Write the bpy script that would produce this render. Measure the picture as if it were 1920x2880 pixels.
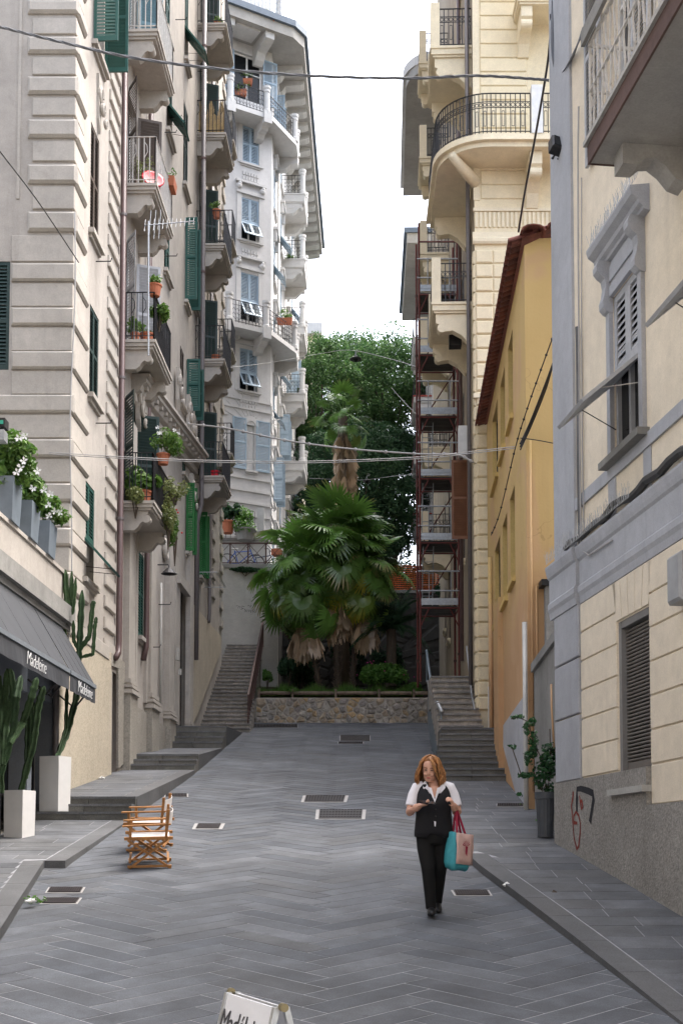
import bpy, bmesh, math, random
import numpy as np
from mathutils import Matrix, Vector
rnd = random.Random(7)
NR = np.random.default_rng(11)
sc = bpy.context.scene
for o in list(bpy.data.objects): bpy.data.objects.remove(o)
COL = sc.collection
R = math.radians
# ---------------------------------------------------------------- camera
F, PITCH, HOR = 3600.0, R(3.5), 2400.0
Y0 = HOR - F*math.tan(PITCH)
cam = bpy.data.cameras.new('camera'); camo = bpy.data.objects.new('camera', cam); COL.objects.link(camo)
cam.sensor_fit = 'VERTICAL'; cam.sensor_height = 36.0; cam.lens = F/2880*36.0
cam.shift_y = (Y0-1440)/2880; cam.clip_start = .1; cam.clip_end = 2000
camo.location = (0, 0, 0); camo.rotation_euler = (R(90)+PITCH, 0, 0)
sc.camera = camo
# ---------------------------------------------------------------- sky and sun (bright overcast)
world = bpy.data.worlds.new('World'); sc.world = world; world.use_nodes = True
wt = world.node_tree; wt.nodes.clear()
wo = wt.nodes.new('ShaderNodeOutputWorld'); wb = wt.nodes.new('ShaderNodeBackground')
sk = wt.nodes.new('ShaderNodeTexSky'); sk.sky_type = 'NISHITA'; sk.sun_disc = False
SUN_EL, SUN_AZ = R(62), R(60)
sk.sun_elevation = SUN_EL; sk.sun_rotation = SUN_AZ
sk.air_density = 1.0; sk.dust_density = 6.0; sk.ozone_density = 1.0; sk.altitude = 0
hs = wt.nodes.new('ShaderNodeHueSaturation'); hs.inputs['Saturation'].default_value = .58
wt.links.new(sk.outputs[0], hs.inputs['Color']); wt.links.new(hs.outputs[0], wb.inputs['Color'])
wb.inputs['Strength'].default_value = .15
wt.links.new(wb.outputs[0], wo.inputs[0])
sl = bpy.data.lights.new('sun', 'SUN'); sl.energy = .5; sl.angle = R(40); sl.color = (1, .97, .92)
so = bpy.data.objects.new('sun', sl); COL.objects.link(so)
so.rotation_euler = (R(90)-SUN_EL, 0, R(180)-SUN_AZ)
sc.view_settings.view_transform = 'Standard'; sc.view_settings.look = 'None'
sc.view_settings.exposure = 2.5; sc.view_settings.gamma = 1.0; sc.view_settings.use_curve_mapping = False
sc.render.engine = 'CYCLES'
# ---------------------------------------------------------------- pixel <-> place (source photo is 1920x2880)
CP, SP = math.cos(PITCH), math.sin(PITCH)
def ray(px, py):
    dx = (px-960)/F; dy = (Y0-py)/F
    Y = CP-SP*dy; Z = SP+CP*dy
    return dx/Y, Z/Y
def at(px, py, Y):
    a, b = ray(px, py); return Vector((a*Y, Y, b*Y))
GA, GS = 2.85, .17
def G(px, py, h=0):
    a, b = ray(px, py); Y = (GA-h)/(GS-b); return Vector((a*Y, Y, b*Y))
# ---------------------------------------------------------------- mesh builder
class MB:
    def __init__(s, M=None): s.v = []; s.f = []; s.M = M
    def add(s, vs, fs):
        b = len(s.v)
        if s.M is not None: vs = [s.M @ Vector(v) for v in vs]
        s.v += [tuple(v) for v in vs]; s.f += [tuple(b+i for i in f) for f in fs]; return s
    def box(s, x0, x1, y0, y1, z0, z1, m=None):
        vs = [Vector(p) for p in ((x0,y0,z0),(x1,y0,z0),(x1,y1,z0),(x0,y1,z0),(x0,y0,z1),(x1,y0,z1),(x1,y1,z1),(x0,y1,z1))]
        if m is not None: vs = [m @ v for v in vs]
        return s.add(vs, [(0,3,2,1),(4,5,6,7),(0,1,5,4),(1,2,6,5),(2,3,7,6),(3,0,4,7)])
    def fbox(s, x0, x1, y0, y1, z0, z1, c=.02, top=True):
        "box whose y1 face is inset by c all round (chamfered block proud of a wall)"
        d = c if top else 0
        vs = [(x0,y0,z0),(x1,y0,z0),(x1,y0,z1),(x0,y0,z1),(x0,y1-c,z0),(x1,y1-c,z0),(x1,y1-c,z1),(x0,y1-c,z1),
              (x0+c,y1,z0+c),(x1-c,y1,z0+c),(x1-c,y1,z1-c),(x0+c,y1,z1-c)]
        if y1 < y0: vs[4:8] = [(v[0],y1+c,v[2]) for v in vs[4:8]]
        return s.add(vs, [(0,1,2,3),(0,1,5,4),(1,2,6,5),(2,3,7,6),(3,0,4,7),(4,5,9,8),(5,6,10,9),(6,7,11,10),(7,4,8,11),(8,9,10,11)])
    def bar(s, a, b, w, h=None, up=(0,0,1)):
        "square bar from a to b, width w, height h"
        h = h or w; a = Vector(a); b = Vector(b); d = (b-a); L = d.length
        if L < 1e-6: return s
        d /= L; u = Vector(up)
        if abs(d.dot(u)) > .98: u = Vector((1,0,0)) if abs(d.x) < .9 else Vector((0,1,0))
        x = d.cross(u).normalized(); y = x.cross(d)
        vs = []
        for p in (a, b):
            for i, j in ((-1,-1),(1,-1),(1,1),(-1,1)): vs.append(p+x*(i*w/2)+y*(j*h/2))
        return s.add(vs, [(0,1,2,3),(7,6,5,4),(0,4,5,1),(1,5,6,2),(2,6,7,3),(3,7,4,0)])
    def tube(s, pts, r, n=6, cap=True):
        pts = [Vector(p) for p in pts]; k = len(pts)
        rr = r if isinstance(r, (list, tuple)) else [r]*k
        vs = []; px = None
        for i, p in enumerate(pts):
            d = (pts[min(i+1,k-1)]-pts[max(i-1,0)]).normalized()
            if px is None:
                u = Vector((0,0,1)) if abs(d.z) < .9 else Vector((1,0,0)); x = d.cross(u).normalized()
            else:
                x = px-d*px.dot(d)
                x = x.normalized() if x.length > 1e-5 else d.orthogonal().normalized()
            px = x; y = d.cross(x)
            for j in range(n):
                t = 2*math.pi*j/n; vs.append(p+(x*math.cos(t)+y*math.sin(t))*rr[i])
        fs = [(i*n+j, i*n+(j+1)%n, (i+1)*n+(j+1)%n, (i+1)*n+j) for i in range(k-1) for j in range(n)]
        if cap: fs += [tuple(range(n-1,-1,-1)), tuple((k-1)*n+j for j in range(n))]
        return s.add(vs, fs)
    def lathe(s, prof, n=12, o=(0,0,0), sx=1, sy=1):
        vs = []; o = Vector(o)
        for r, z in prof:
            for j in range(n):
                t = 2*math.pi*j/n; vs.append(o+Vector((r*math.cos(t)*sx, r*math.sin(t)*sy, z)))
        k = len(prof)
        fs = [(i*n+j, i*n+(j+1)%n, (i+1)*n+(j+1)%n, (i+1)*n+j) for i in range(k-1) for j in range(n)]
        fs += [tuple(range(n-1,-1,-1)), tuple((k-1)*n+j for j in range(n))]
        return s.add(vs, fs)
    def prism(s, poly, a, b, f):
        "poly: 2D list; f(p,q,t) -> point; extruded from t=a to t=b"
        n = len(poly); vs = [f(p, q, a) for p, q in poly]+[f(p, q, b) for p, q in poly]
        fs = [tuple(range(n-1,-1,-1)), tuple(range(n, 2*n))]+[(i, (i+1)%n, n+(i+1)%n, n+i) for i in range(n)]
        return s.add(vs, fs)
    def loft(s, rings, cap=True):
        n = len(rings[0]); vs = [p for r in rings for p in r]; k = len(rings)
        fs = [(i*n+j, i*n+(j+1)%n, (i+1)*n+(j+1)%n, (i+1)*n+j) for i in range(k-1) for j in range(n)]
        if cap: fs += [tuple(range(n-1,-1,-1)), tuple((k-1)*n+j for j in range(n))]
        return s.add(vs, fs)
    def ball(s, c, r, n=8, m=6, jit=0, sc=(1,1,1)):
        vs = []; c = Vector(c)
        for i in range(m+1):
            a = math.pi*i/m
            for j in range(n):
                t = 2*math.pi*j/n; q = 1+(rnd.uniform(-jit, jit) if jit else 0)
                vs.append(c+Vector((math.sin(a)*math.cos(t)*sc[0], math.sin(a)*math.sin(t)*sc[1], math.cos(a)*sc[2]))*r*q)
        return s.add(vs, [(i*n+j, i*n+(j+1)%n, (i+1)*n+(j+1)%n, (i+1)*n+j) for i in range(m) for j in range(n)])
    def build(s, name, mat, parent=None, smooth=False, kind=None, fix=True, label=None):
        return link_mesh(name, s.v, s.f, mat, parent, smooth, kind, fix, label)
ROOT = {}
def root_loc(p):
    while p is not None:
        if p.name in ROOT: return ROOT[p.name]
        p = p.parent
    return Vector((0,0,0))
def link_mesh(name, v, f, mat, parent=None, smooth=False, kind=None, fix=True, label=None):
    me = bpy.data.meshes.new(name); off = root_loc(parent)
    me.from_pydata([(a[0]-off.x, a[1]-off.y, a[2]-off.z) for a in v], [], f)
    if fix:
        bm = bmesh.new(); bm.from_mesh(me); bmesh.ops.recalc_face_normals(bm, faces=bm.faces); bm.to_mesh(me); bm.free()
    if smooth: me.polygons.foreach_set('use_smooth', [True]*len(me.polygons))
    if mat: me.materials.append(mat)
    o = bpy.data.objects.new(name, me); COL.objects.link(o)
    if parent: o.parent = parent
    if kind: o['kind'] = kind
    if label: o['label'] = label
    return o
def np_mesh(name, V, nper, mat, parent=None, kind=None, smooth=False):
    "V: (n*nper,3) array of separate polygons with nper corners"
    off = root_loc(parent); V = np.asarray(V, dtype=np.float32).reshape(-1,3)-np.array(off, dtype=np.float32)
    n = len(V)//nper; me = bpy.data.meshes.new(name)
    me.vertices.add(len(V)); me.vertices.foreach_set('co', V.ravel())
    me.loops.add(len(V)); me.loops.foreach_set('vertex_index', np.arange(len(V), dtype=np.int32))
    me.polygons.add(n); me.polygons.foreach_set('loop_start', np.arange(0, len(V), nper, dtype=np.int32))
    try: me.polygons.foreach_set('loop_total', np.full(n, nper, dtype=np.int32))
    except Exception: pass
    me.update(calc_edges=True); me.validate()
    if mat: me.materials.append(mat)
    o = bpy.data.objects.new(name, me); COL.objects.link(o)
    if parent: o.parent = parent
    if kind: o['kind'] = kind
    return o
def thing(name, loc, label, cat, group=None):
    o = bpy.data.objects.new(name, None); o.empty_display_size = .2; COL.objects.link(o)
    o.location = loc; ROOT[o.name] = Vector(loc); tag(o, label, cat, group); return o
def tag(o, label, cat, group=None):
    o['label'] = label; o['category'] = cat
    if group: o['group'] = group
    return o
def struct(o): o['kind'] = 'structure'; return o
def copy_tree(o, parent=None, loc=None):
    c = o.copy(); COL.objects.link(c); c.parent = parent
    if loc is not None: c.location = loc
    for ch in list(o.children): copy_tree(ch, c)
    return c
# ---------------------------------------------------------------- facade frames: (u along, o outwards, w up)
class Fr:
    def __init__(s, P, d, n):
        s.P = Vector((P[0], P[1], 0)); s.d = Vector((d[0], d[1], 0)).normalized()
        q = Vector((-s.d.y, s.d.x, 0)); s.n = q if q.dot(Vector((n[0], n[1], 0))) > 0 else -q
        s.M = Matrix(((s.d.x, s.n.x, 0, s.P.x), (s.d.y, s.n.y, 0, s.P.y), (0, 0, 1, 0), (0, 0, 0, 1)))
    def p(s, u, o, w): return s.M @ Vector((u, o, w))
    def uw(s, px, py, o=0):
        a, b = ray(px, py)                         # point (a t, t, b t)
        r = Vector((a, 1, 0)); P = s.P+s.n*o; t = P.dot(s.n)/r.dot(s.n)
        return (r*t-s.P).dot(s.d), b*t
    def mb(s): return MB(s.M)
# ---------------------------------------------------------------- materials
MATS = {}
class NT:
    def __init__(s, name):
        s.m = bpy.data.materials.new(name); s.m.use_nodes = True; s.t = s.m.node_tree; s.t.nodes.clear()
        s.out = s.n('ShaderNodeOutputMaterial'); s.b = s.n('ShaderNodeBsdfPrincipled'); s.l(s.b.outputs[0], s.out.inputs[0])
        s.pos = None
    def n(s, k, **kw):
        x = s.t.nodes.new(k)
        for a, b in kw.items(): setattr(x, a, b)
        return x
    def l(s, a, b): s.t.links.new(a, b)
    def P(s):
        if s.pos is None: s.pos = s.n('ShaderNodeNewGeometry')
        return s.pos.outputs['Position']
    def mapped(s, scale):
        mp = s.n('ShaderNodeMapping'); s.l(s.P(), mp.inputs[0]); mp.inputs['Scale'].default_value = scale; return mp.outputs[0]
    def noise(s, scale, detail=3, rough=.55, vec=None, dist=0):
        x = s.n('ShaderNodeTexNoise'); x.inputs['Scale'].default_value = scale; x.inputs['Detail'].default_value = detail
        x.inputs['Roughness'].default_value = rough; x.inputs['Distortion'].default_value = dist
        s.l(vec if vec is not None else s.P(), x.inputs['Vector']); return x.outputs[0]
    def rng(s, v, a, b, c, d):
        x = s.n('ShaderNodeMapRange'); s.l(v, x.inputs[0])
        for i, q in enumerate((a, b, c, d)): x.inputs[1+i].default_value = q
        return x.outputs[0]
    def math(s, op, a, b=None):
        x = s.n('ShaderNodeMath', operation=op)
        for i, q in enumerate((a, b)):
            if q is None: continue
            if isinstance(q, (int, float)): x.inputs[i].default_value = q
            else: s.l(q, x.inputs[i])
        return x.outputs[0]
    def mix(s, fac, a, b, mode='MIX'):
        x = s.n('ShaderNodeMix', data_type='RGBA', blend_type=mode)
        for k, q in ((0, fac), (6, a), (7, b)):
            if isinstance(q, (int, float)): x.inputs[k].default_value = q
            elif isinstance(q, (tuple, list)): x.inputs[k].default_value = (*q, 1) if len(q) == 3 else q
            else: s.l(q, x.inputs[k])
        return x.outputs[2]
    def grey(s, v):
        x = s.n('ShaderNodeCombineColor')
        for i in range(3): s.l(v, x.inputs[i])
        return x.outputs[0]
    def bump(s, h, st=.3, d=.01):
        x = s.n('ShaderNodeBump'); x.inputs['Strength'].default_value = st; x.inputs['Distance'].default_value = d
        s.l(h, x.inputs['Height']); s.l(x.outputs[0], s.b.inputs['Normal'])
    def fin(s, col, rough=.7, metal=0, spec=.3):
        if isinstance(col, (tuple, list)): s.b.inputs['Base Color'].default_value = (*col, 1)
        else: s.l(col, s.b.inputs['Base Color'])
        if isinstance(rough, (int, float)): s.b.inputs['Roughness'].default_value = rough
        else: s.l(rough, s.b.inputs['Roughness'])
        s.b.inputs['Metallic'].default_value = metal; s.b.inputs['Specular IOR Level'].default_value = spec
        return s.m
def sc3(c, k): return tuple(min(1, x*k) for x in c)
def plaster(name, col, var=.16, streak=.2, grain=60, bump=.25, rough=.85, dirt=(.12,.11,.10), dirtamt=.18, speck=0):
    t = NT(name)
    a = t.noise(.7, 5, .6); b = t.noise(9, 4, .6)
    c = t.mix(t.rng(a, .3, .7, 0, 1), sc3(col, 1-var*.75), sc3(col, 1+var*.5))
    c = t.mix(t.rng(b, .35, .75, 0, .35), c, sc3(col, 1-var))
    st = t.noise(1, 4, .65, t.mapped((3.2, 3.2, .22)))
    c = t.mix(t.rng(st, .54, .78, 0, streak), c, sc3(col, .55))
    d = t.noise(2.3, 6, .7, None, .6)
    c = t.mix(t.rng(d, .6, .85, 0, dirtamt), c, dirt)
    f = t.noise(grain*.7, 3, .65); c = t.mix(1, c, t.grey(t.rng(f, .3, .7, 1-.10-speck, 1.06+speck*.7)), 'MULTIPLY')
    m = t.noise(3.6, 5, .7); c = t.mix(1, c, t.grey(t.rng(m, .3, .72, .90, 1.05)), 'MULTIPLY')
    t.bump(t.noise(grain, 3, .6), bump, .006+.02*speck)
    return t.fin(c, rough)
def paint(name, col, var=.12, rough=.5, scale=6, bump=.1, wear=None, wearamt=.3, spec=.35):
    t = NT(name); a = t.noise(scale, 4, .6)
    c = t.mix(t.rng(a, .3, .7, 0, 1), sc3(col, 1-var), sc3(col, 1+var))
    oi = t.n('ShaderNodeObjectInfo'); c = t.mix(t.rng(oi.outputs['Random'], 0, 1, 0, .25), c, sc3(col, .75))
    if wear: c = t.mix(t.rng(t.noise(scale*5, 5, .7), .58, .72, 0, wearamt), c, wear)
    t.bump(t.noise(scale*9, 2), bump, .004)
    return t.fin(c, rough, 0, spec)
def metal(name, col, rough=.45, rust=None, amt=.5, metalness=.8):
    t = NT(name); a = t.noise(14, 5, .65); c = t.mix(t.rng(a, .3, .7, 0, 1), sc3(col, .8), sc3(col, 1.15))
    if rust: c = t.mix(t.rng(t.noise(22, 6, .7), .5, .7, 0, amt), c, rust)
    t.bump(t.noise(60, 2), .08, .003)
    return t.fin(c, rough, metalness, .4)
def leafmat(name, col, col2, trans=.35, rough=.45):
    t = NT(name); g = t.n('ShaderNodeNewGeometry'); r = g.outputs['Random Per Island']
    oi = t.n('ShaderNodeObjectInfo'); v = t.math('FRACT', t.math('ADD', r, oi.outputs['Random']))
    big = t.noise(.9, 3, .6)
    c = t.mix(v, col, col2); c = t.mix(t.rng(big, .35, .7, 0, .6), c, sc3(col, .7))
    t.fin(c, rough, 0, .35)
    tr = t.n('ShaderNodeBsdfTranslucent'); t.l(c, tr.inputs[0]); mx = t.n('ShaderNodeMixShader'); mx.inputs[0].default_value = trans
    t.l(t.b.outputs[0], mx.inputs[1]); t.l(tr.outputs[0], mx.inputs[2]); t.l(mx.outputs[0], t.out.inputs[0])
    return t.m
def stone(name, cols, scale=5, var=.25, bump=.4, rough=.8, isl=True, fine=45):
    "stone whose colour varies from piece to piece"
    t = NT(name); g = t.n('ShaderNodeNewGeometry'); oi = t.n('ShaderNodeObjectInfo')
    v = t.math('FRACT', t.math('ADD', t.math('MULTIPLY', oi.outputs['Random'], 7.13), g.outputs['Random Per Island']))
    cr = t.n('ShaderNodeValToRGB'); t.l(v, cr.inputs[0]); el = cr.color_ramp.elements
    el[0].color = (*cols[0], 1); el[1].color = (*cols[-1], 1)
    for i, c in enumerate(cols[1:-1]): e = el.new((i+1)/(len(cols)-1)); e.color = (*c, 1)
    a = t.noise(scale, 6, .65); c = t.mix(t.rng(a, .3, .72, 0, 1), cr.outputs[0], t.mix(.0, cr.outputs[0], (0,0,0)))
    m = t.grey(t.rng(a, .3, .7, 1-var, 1+var*.5)); c = t.mix(1, c, m, 'MULTIPLY')
    f = t.noise(fine, 4, .7); m2 = t.grey(t.rng(f, .33, .7, .74, 1.16)); c = t.mix(1, c, m2, 'MULTIPLY')
    vo = t.n('ShaderNodeTexVoronoi'); vo.inputs['Scale'].default_value = 2.3; t.l(t.P(), vo.inputs['Vector']); c = t.mix(t.rng(vo.outputs['Distance'], .045, .075, .38 if isl else 0, 0), c, sc3(cols[0], .45))
    b2 = t.noise(.55, 5, .65); c = t.mix(1, c, t.grey(t.rng(b2, .32, .7, .76, 1.18)), 'MULTIPLY')
    t.bump(t.noise(fine, 4, .7), bump, .006)
    return t.fin(c, t.rng(a, .3, .7, rough-.12, rough+.08))
WALL_A = plaster('beige_plaster', (.43,.395,.355), streak=.42, var=.26, dirtamt=.36)
WALL_A2 = plaster('beige_plaster_trim', (.46,.425,.38), streak=.34, var=.22, dirtamt=.34)
ROUGH_A = plaster('cream_roughcast', (.52,.46,.36), grain=40, bump=.9, speck=.14, streak=.25)
GREYDADO = plaster('grey_roughcast', (.36,.335,.29), grain=40, bump=.8, speck=.16)
WALL_C = plaster('white_plaster', (.55,.545,.54), streak=.24, var=.12, dirtamt=.2)
TRIM_C = plaster('white_trim', (.54,.535,.525), streak=.26, var=.14, dirtamt=.3)
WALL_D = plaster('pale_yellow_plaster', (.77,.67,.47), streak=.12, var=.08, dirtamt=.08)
SIDE_D = plaster('shaded_unpainted_plaster', (.36,.30,.215), streak=.5, var=.3, dirtamt=.5)  # bare brown plaster, with the narrow street's shade put into its colour
TRIM_D = plaster('pale_yellow_trim', (.77,.68,.50), streak=.12, var=.08, dirtamt=.08)
CREAM_R = plaster('cream_plaster', (.76,.67,.53), streak=.26, var=.12, grain=90, bump=.45, dirtamt=.16)
GREY_R = plaster('blue_grey_plaster', (.41,.42,.445), streak=.34, var=.18, grain=90, dirt=(.20,.18,.15), dirtamt=.35)
ROUGHCAST = plaster('grey_roughcast_base', (.30,.285,.26), grain=42, bump=1.0, speck=.26, streak=.3, dirtamt=.35)
CONC = plaster('old_concrete', (.26,.255,.24), var=.4, streak=.45, grain=40, bump=.5, dirt=(.06,.06,.055), dirtamt=.6)
CONC_L = plaster('grey_render', (.42,.41,.385), var=.2, streak=.3, grain=40, bump=.3, dirtamt=.3)
DARKROCK = plaster('dark_stone_face', (.062,.058,.052), var=.5, streak=.5, grain=14, bump=.8, dirt=(.02,.025,.015), dirtamt=.6)
SOIL = plaster('soil', (.09,.07,.05), var=.4, grain=20, bump=.8)
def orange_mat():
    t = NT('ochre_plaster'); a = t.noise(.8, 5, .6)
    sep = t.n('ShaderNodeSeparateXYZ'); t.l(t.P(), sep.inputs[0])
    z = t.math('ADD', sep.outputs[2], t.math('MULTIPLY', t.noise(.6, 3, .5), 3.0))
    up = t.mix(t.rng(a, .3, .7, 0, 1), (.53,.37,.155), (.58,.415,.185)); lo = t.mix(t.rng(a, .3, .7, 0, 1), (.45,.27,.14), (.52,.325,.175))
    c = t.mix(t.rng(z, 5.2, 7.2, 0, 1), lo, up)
    p = t.rng(t.noise(.55, 3, .5, None, .8), .56, .60, 0, .55); c = t.mix(p, c, (.53,.34,.20))
    st = t.noise(1, 4, .65, t.mapped((3, 3, .2))); c = t.mix(t.rng(st, .55, .8, 0, .25), c, (.30,.20,.10))
    v = t.n('ShaderNodeTexVoronoi', feature='DISTANCE_TO_EDGE'); v.inputs['Scale'].default_value = .35
    w = t.n('ShaderNodeVectorMath', operation='ADD'); t.l(t.P(), w.inputs[0])
    nn = t.n('ShaderNodeTexNoise'); nn.inputs['Scale'].default_value = 2.5; t.l(t.P(), nn.inputs['Vector'])
    t.l(nn.outputs['Color'], w.inputs[1]); t.l(w.outputs[0], v.inputs['Vector'])
    c = t.mix(t.rng(v.outputs[0], .0008, .003, .3, 0), c, (.2,.13,.06))
    t.bump(t.noise(26, 4, .6), .35, .008); return t.fin(c, .85)
OCHRE = orange_mat()
OCHRE_IN = plaster('ochre_reveal', (.60,.43,.16), streak=.1)
PAVE = stone('street_slab_stone', [(.080,.088,.102),(.096,.104,.118),(.110,.118,.132),(.086,.092,.104),(.124,.132,.147),(.094,.098,.105)], scale=2.6, var=.42, bump=.35, rough=.8, fine=80)
PAVE_L = stone('pavement_slab_stone', [(.092,.098,.108),(.115,.12,.13),(.135,.14,.15),(.104,.108,.115),(.12,.122,.126)], scale=2.2, var=.36, bump=.35, rough=.8, fine=80)
MORTAR = plaster('joint_mortar', (.29,.295,.31), var=.5, grain=50, dirt=(.08,.08,.08), dirtamt=.55)
KERB = stone('kerb_stone', [(.098,.100,.104),(.108,.110,.114),(.103,.103,.105)], scale=3, var=.25, fine=70)
RISER = stone('dark_tooled_stone', [(.14,.135,.12),(.165,.16,.145),(.15,.15,.135)], scale=3, var=.35, fine=60, isl=False)
STEP = stone('worn_pale_riser', [(.46,.43,.39),(.54,.50,.46),(.50,.46,.41)], scale=6, var=.45, fine=40, isl=False)
TREAD = stone('worn_tread', [(.23,.22,.21),(.28,.27,.255)], scale=5, var=.4, fine=50, isl=False)
TREAD_D = stone('dark_tread', [(.15,.152,.155),(.175,.177,.18)], scale=4, var=.3, fine=60, isl=False)
FARPAVE = stone('far_paving', [(.058,.058,.058),(.072,.072,.072)], scale=1.2, var=.35, fine=50, isl=False)
RUB = stone('rubble_stone', [(.50,.42,.32),(.45,.41,.36),(.60,.42,.22),(.38,.35,.32),(.56,.51,.44),(.34,.30,.28)], scale=6, var=.5, bump=.9, fine=22, isl=False)
RUBM = plaster('rubble_mortar', (.46,.42,.36), var=.4, grain=20, bump=1.0, dirt=(.12,.13,.07), dirtamt=.5)
WOODLOG = stone('weathered_log', [(.20,.15,.11),(.26,.20,.15)], scale=8, var=.5, isl=False)
GREEN = paint('dark_green_shutter', (.022,.085,.070), wear=(.12,.17,.15), wearamt=.15)
GREEN2 = paint('bright_green_shutter', (.020,.14,.035), wear=(.1,.2,.1), wearamt=.15)
GREENB = paint('blackish_green_shutter', (.022,.045,.042))
BROWNS = paint('brown_shutter', (.075,.058,.048), wear=(.2,.17,.14), wearamt=.2)
BROWN_D = paint('red_brown_shutter', (.19,.085,.045))
BLUE_A = paint('grey_blue_shutter', (.11,.20,.24))
BLUE_C = paint('pale_blue_shutter', (.30,.39,.47), var=.08)
GREY_SH = paint('pale_grey_shutter', (.40,.41,.43), wear=(.2,.19,.17), wearamt=.5)
DOORB = paint('brown_door', (.11,.045,.030), rough=.4)
NAVY = paint('navy_door', (.014,.018,.028), rough=.4)
PIPE_B = paint('brown_pipe', (.115,.075,.072), rough=.35, scale=12)
PIPE_G = paint('grey_brown_pipe', (.15,.135,.135), rough=.4, scale=14, wear=(.07,.06,.055), wearamt=.5)
PIPE_W = paint('white_pipe', (.46,.45,.42), rough=.4)
IRON = metal('black_iron', (.030,.031,.034), .5, (.09,.05,.03), .3, .5)
IRON_W = paint('flaking_white_iron', (.52,.50,.47), wear=(.16,.08,.04), wearamt=.8, scale=9)
ZINC = metal('galvanised_steel', (.36,.38,.40), .42, (.2,.2,.2), .3, .6)
RAILZ = metal('grey_steel_panel', (.22,.28,.33), .4, (.15,.19,.22), .4, .5)
RED = metal('red_scaffold_paint', (.12,.026,.022), .5, (.06,.04,.035), .7, .1)
RUSTR = metal('rust_brown_rail', (.075,.040,.034), .6, (.04,.025,.02), .6, .2)
DARKDECK = paint('dark_deck', (.035,.033,.033))
GLASS = NT('dark_window').fin((.010,.011,.013), .12, 0, .22)
CURT = paint('curtain', (.45,.43,.40))
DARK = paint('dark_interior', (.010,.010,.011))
FRAMEW = paint('white_frame', (.66,.66,.65))
TERRA = paint('terracotta', (.40,.135,.07), rough=.8, scale=14)
REDP = paint('red_plastic', (.55,.012,.028), rough=.3)
CABLE = paint('grey_cable', (.17,.18,.20), rough=.5)
CABLEK = paint('black_cable', (.030,.028,.028), rough=.6)
CABLEB = paint('pale_cable', (.36,.35,.34), rough=.5)
ROOFT = stone('roof_tile', [(.16,.055,.042),(.21,.075,.055),(.12,.05,.045)], scale=9, var=.4, fine=30, isl=False)
GUTTER = paint('gutter_brown', (.10,.07,.07), rough=.35)
SLATE = paint('slate_edge', (.10,.13,.17))
SOFFIT = plaster('weathered_soffit', (.34,.33,.31), var=.25, streak=.2, dirt=(.1,.09,.08), dirtamt=.4)
FASCIA = plaster('red_brown_fascia', (.13,.085,.075), var=.4, streak=.4, dirt=(.16,.03,.03), dirtamt=.5)
# ---------------------------------------------------------------- ground, street, pavements, steps
def street_z(Y):
    z1 = -GA+GS*8
    return -GA+GS*Y if Y > 8 else z1-.014*(8-Y)
def sheet(name, prof, x0, x1, mat, parent=None):
    m = MB()
    for i in range(len(prof)-1):
        (ya, za), (yb, zb) = prof[i], prof[i+1]
        m.add([(x0,ya,za),(x1,ya,za),(x1,yb,zb),(x0,yb,zb)], [(0,1,2,3)])
    o = m.build(name, mat, parent)
    return o
GROUNDM = plaster('bare_ground', (.13,.12,.10), var=.4)
UPZ = 10.35                                   # level of the cross street above the bank
struct(sheet('ground', [(-400,-1.7),(0,-1.72),(8,-1.56),(42.3,4.25),(42.6,4.9),(50.6,5.2),(50.8,UPZ-.1),(90,UPZ+.4),(500,UPZ+60)], -400, 400, GROUNDM))
street = struct(sheet('street', [(-12,street_z(-12)+.006),(8,street_z(8)+.006),(42.2,street_z(42.2)+.006)], -4.4, 3.6, MORTAR))
def slab_pts(poly, zf, h, gap, th=.02):
    "poly: plan corners; shrunk by gap; top follows zf+h"
    c = Vector((sum(p[0] for p in poly)/len(poly), sum(p[1] for p in poly)/len(poly)))
    n = len(poly); P = [Vector((p[0], p[1])) for p in poly]; Q = []
    for i in range(n):
        a, b, d = P[i-1], P[i], P[(i+1)%n]
        e1 = (b-a).normalized(); e2 = (d-b).normalized()
        n1 = Vector((-e1.y, e1.x)); n2 = Vector((-e2.y, e2.x))
        if n1.dot(c-b) < 0: n1 = -n1
        if n2.dot(c-b) < 0: n2 = -n2
        k = max(.35, 1+n1.dot(n2)); Q.append(b+(n1+n2)*(gap/k))
    tilt = rnd.uniform(-.0006, .0006)
    top = [(q.x, q.y, zf(q.y)+h+tilt*(q.x-c.x)/.3) for q in Q]; bot = [(x, y, z-th) for x, y, z in top]
    return top+bot, [tuple(range(n))]+[(i, n+i, n+(i+1)%n, (i+1)%n) for i in range(n)]
# herringbone slabs of the carriageway
W, N = .235, 4
cells = []
ca, sa = math.cos(R(45)), math.sin(R(45))
def herr(i, j): return (i*1+j*N, i*1-j*N)
for i in range(-170, 170):
    for j in range(-32, 32):
        bx, by = i+j*N, i-j*N
        for (x0, x1, y0, y1) in ((bx, bx+N, by, by+1), (bx, bx+1, by+1, by+1+N)):
            q = []
            for (x, y) in ((x0,y0),(x1,y0),(x1,y1),(x0,y1)):
                X = (x*ca-y*sa)*W*1.22-.1; Y = (x*sa+y*ca)*W+14
                q.append((X, Y))
            cx = sum(p[0] for p in q)/4; cy = sum(p[1] for p in q)/4
            lim = 4.3
            if -lim < cx < 3.4 and 8.2 < cy < 41.9: cells.append((cy, cx, q))
cells.sort(key=lambda t: t[0])
rest = MB(); k = 0
def street_half(cy):
    xl = -3.1 if cy < 12 else (-3.1-(cy-12)*.14 if cy < 15.7 else -3.4+(cy-15.7)*.02)
    xr = 2.6-(cy-8.5)*.137 if cy < 16 else 2.4
    return xl-.3, xr+.3
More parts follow.
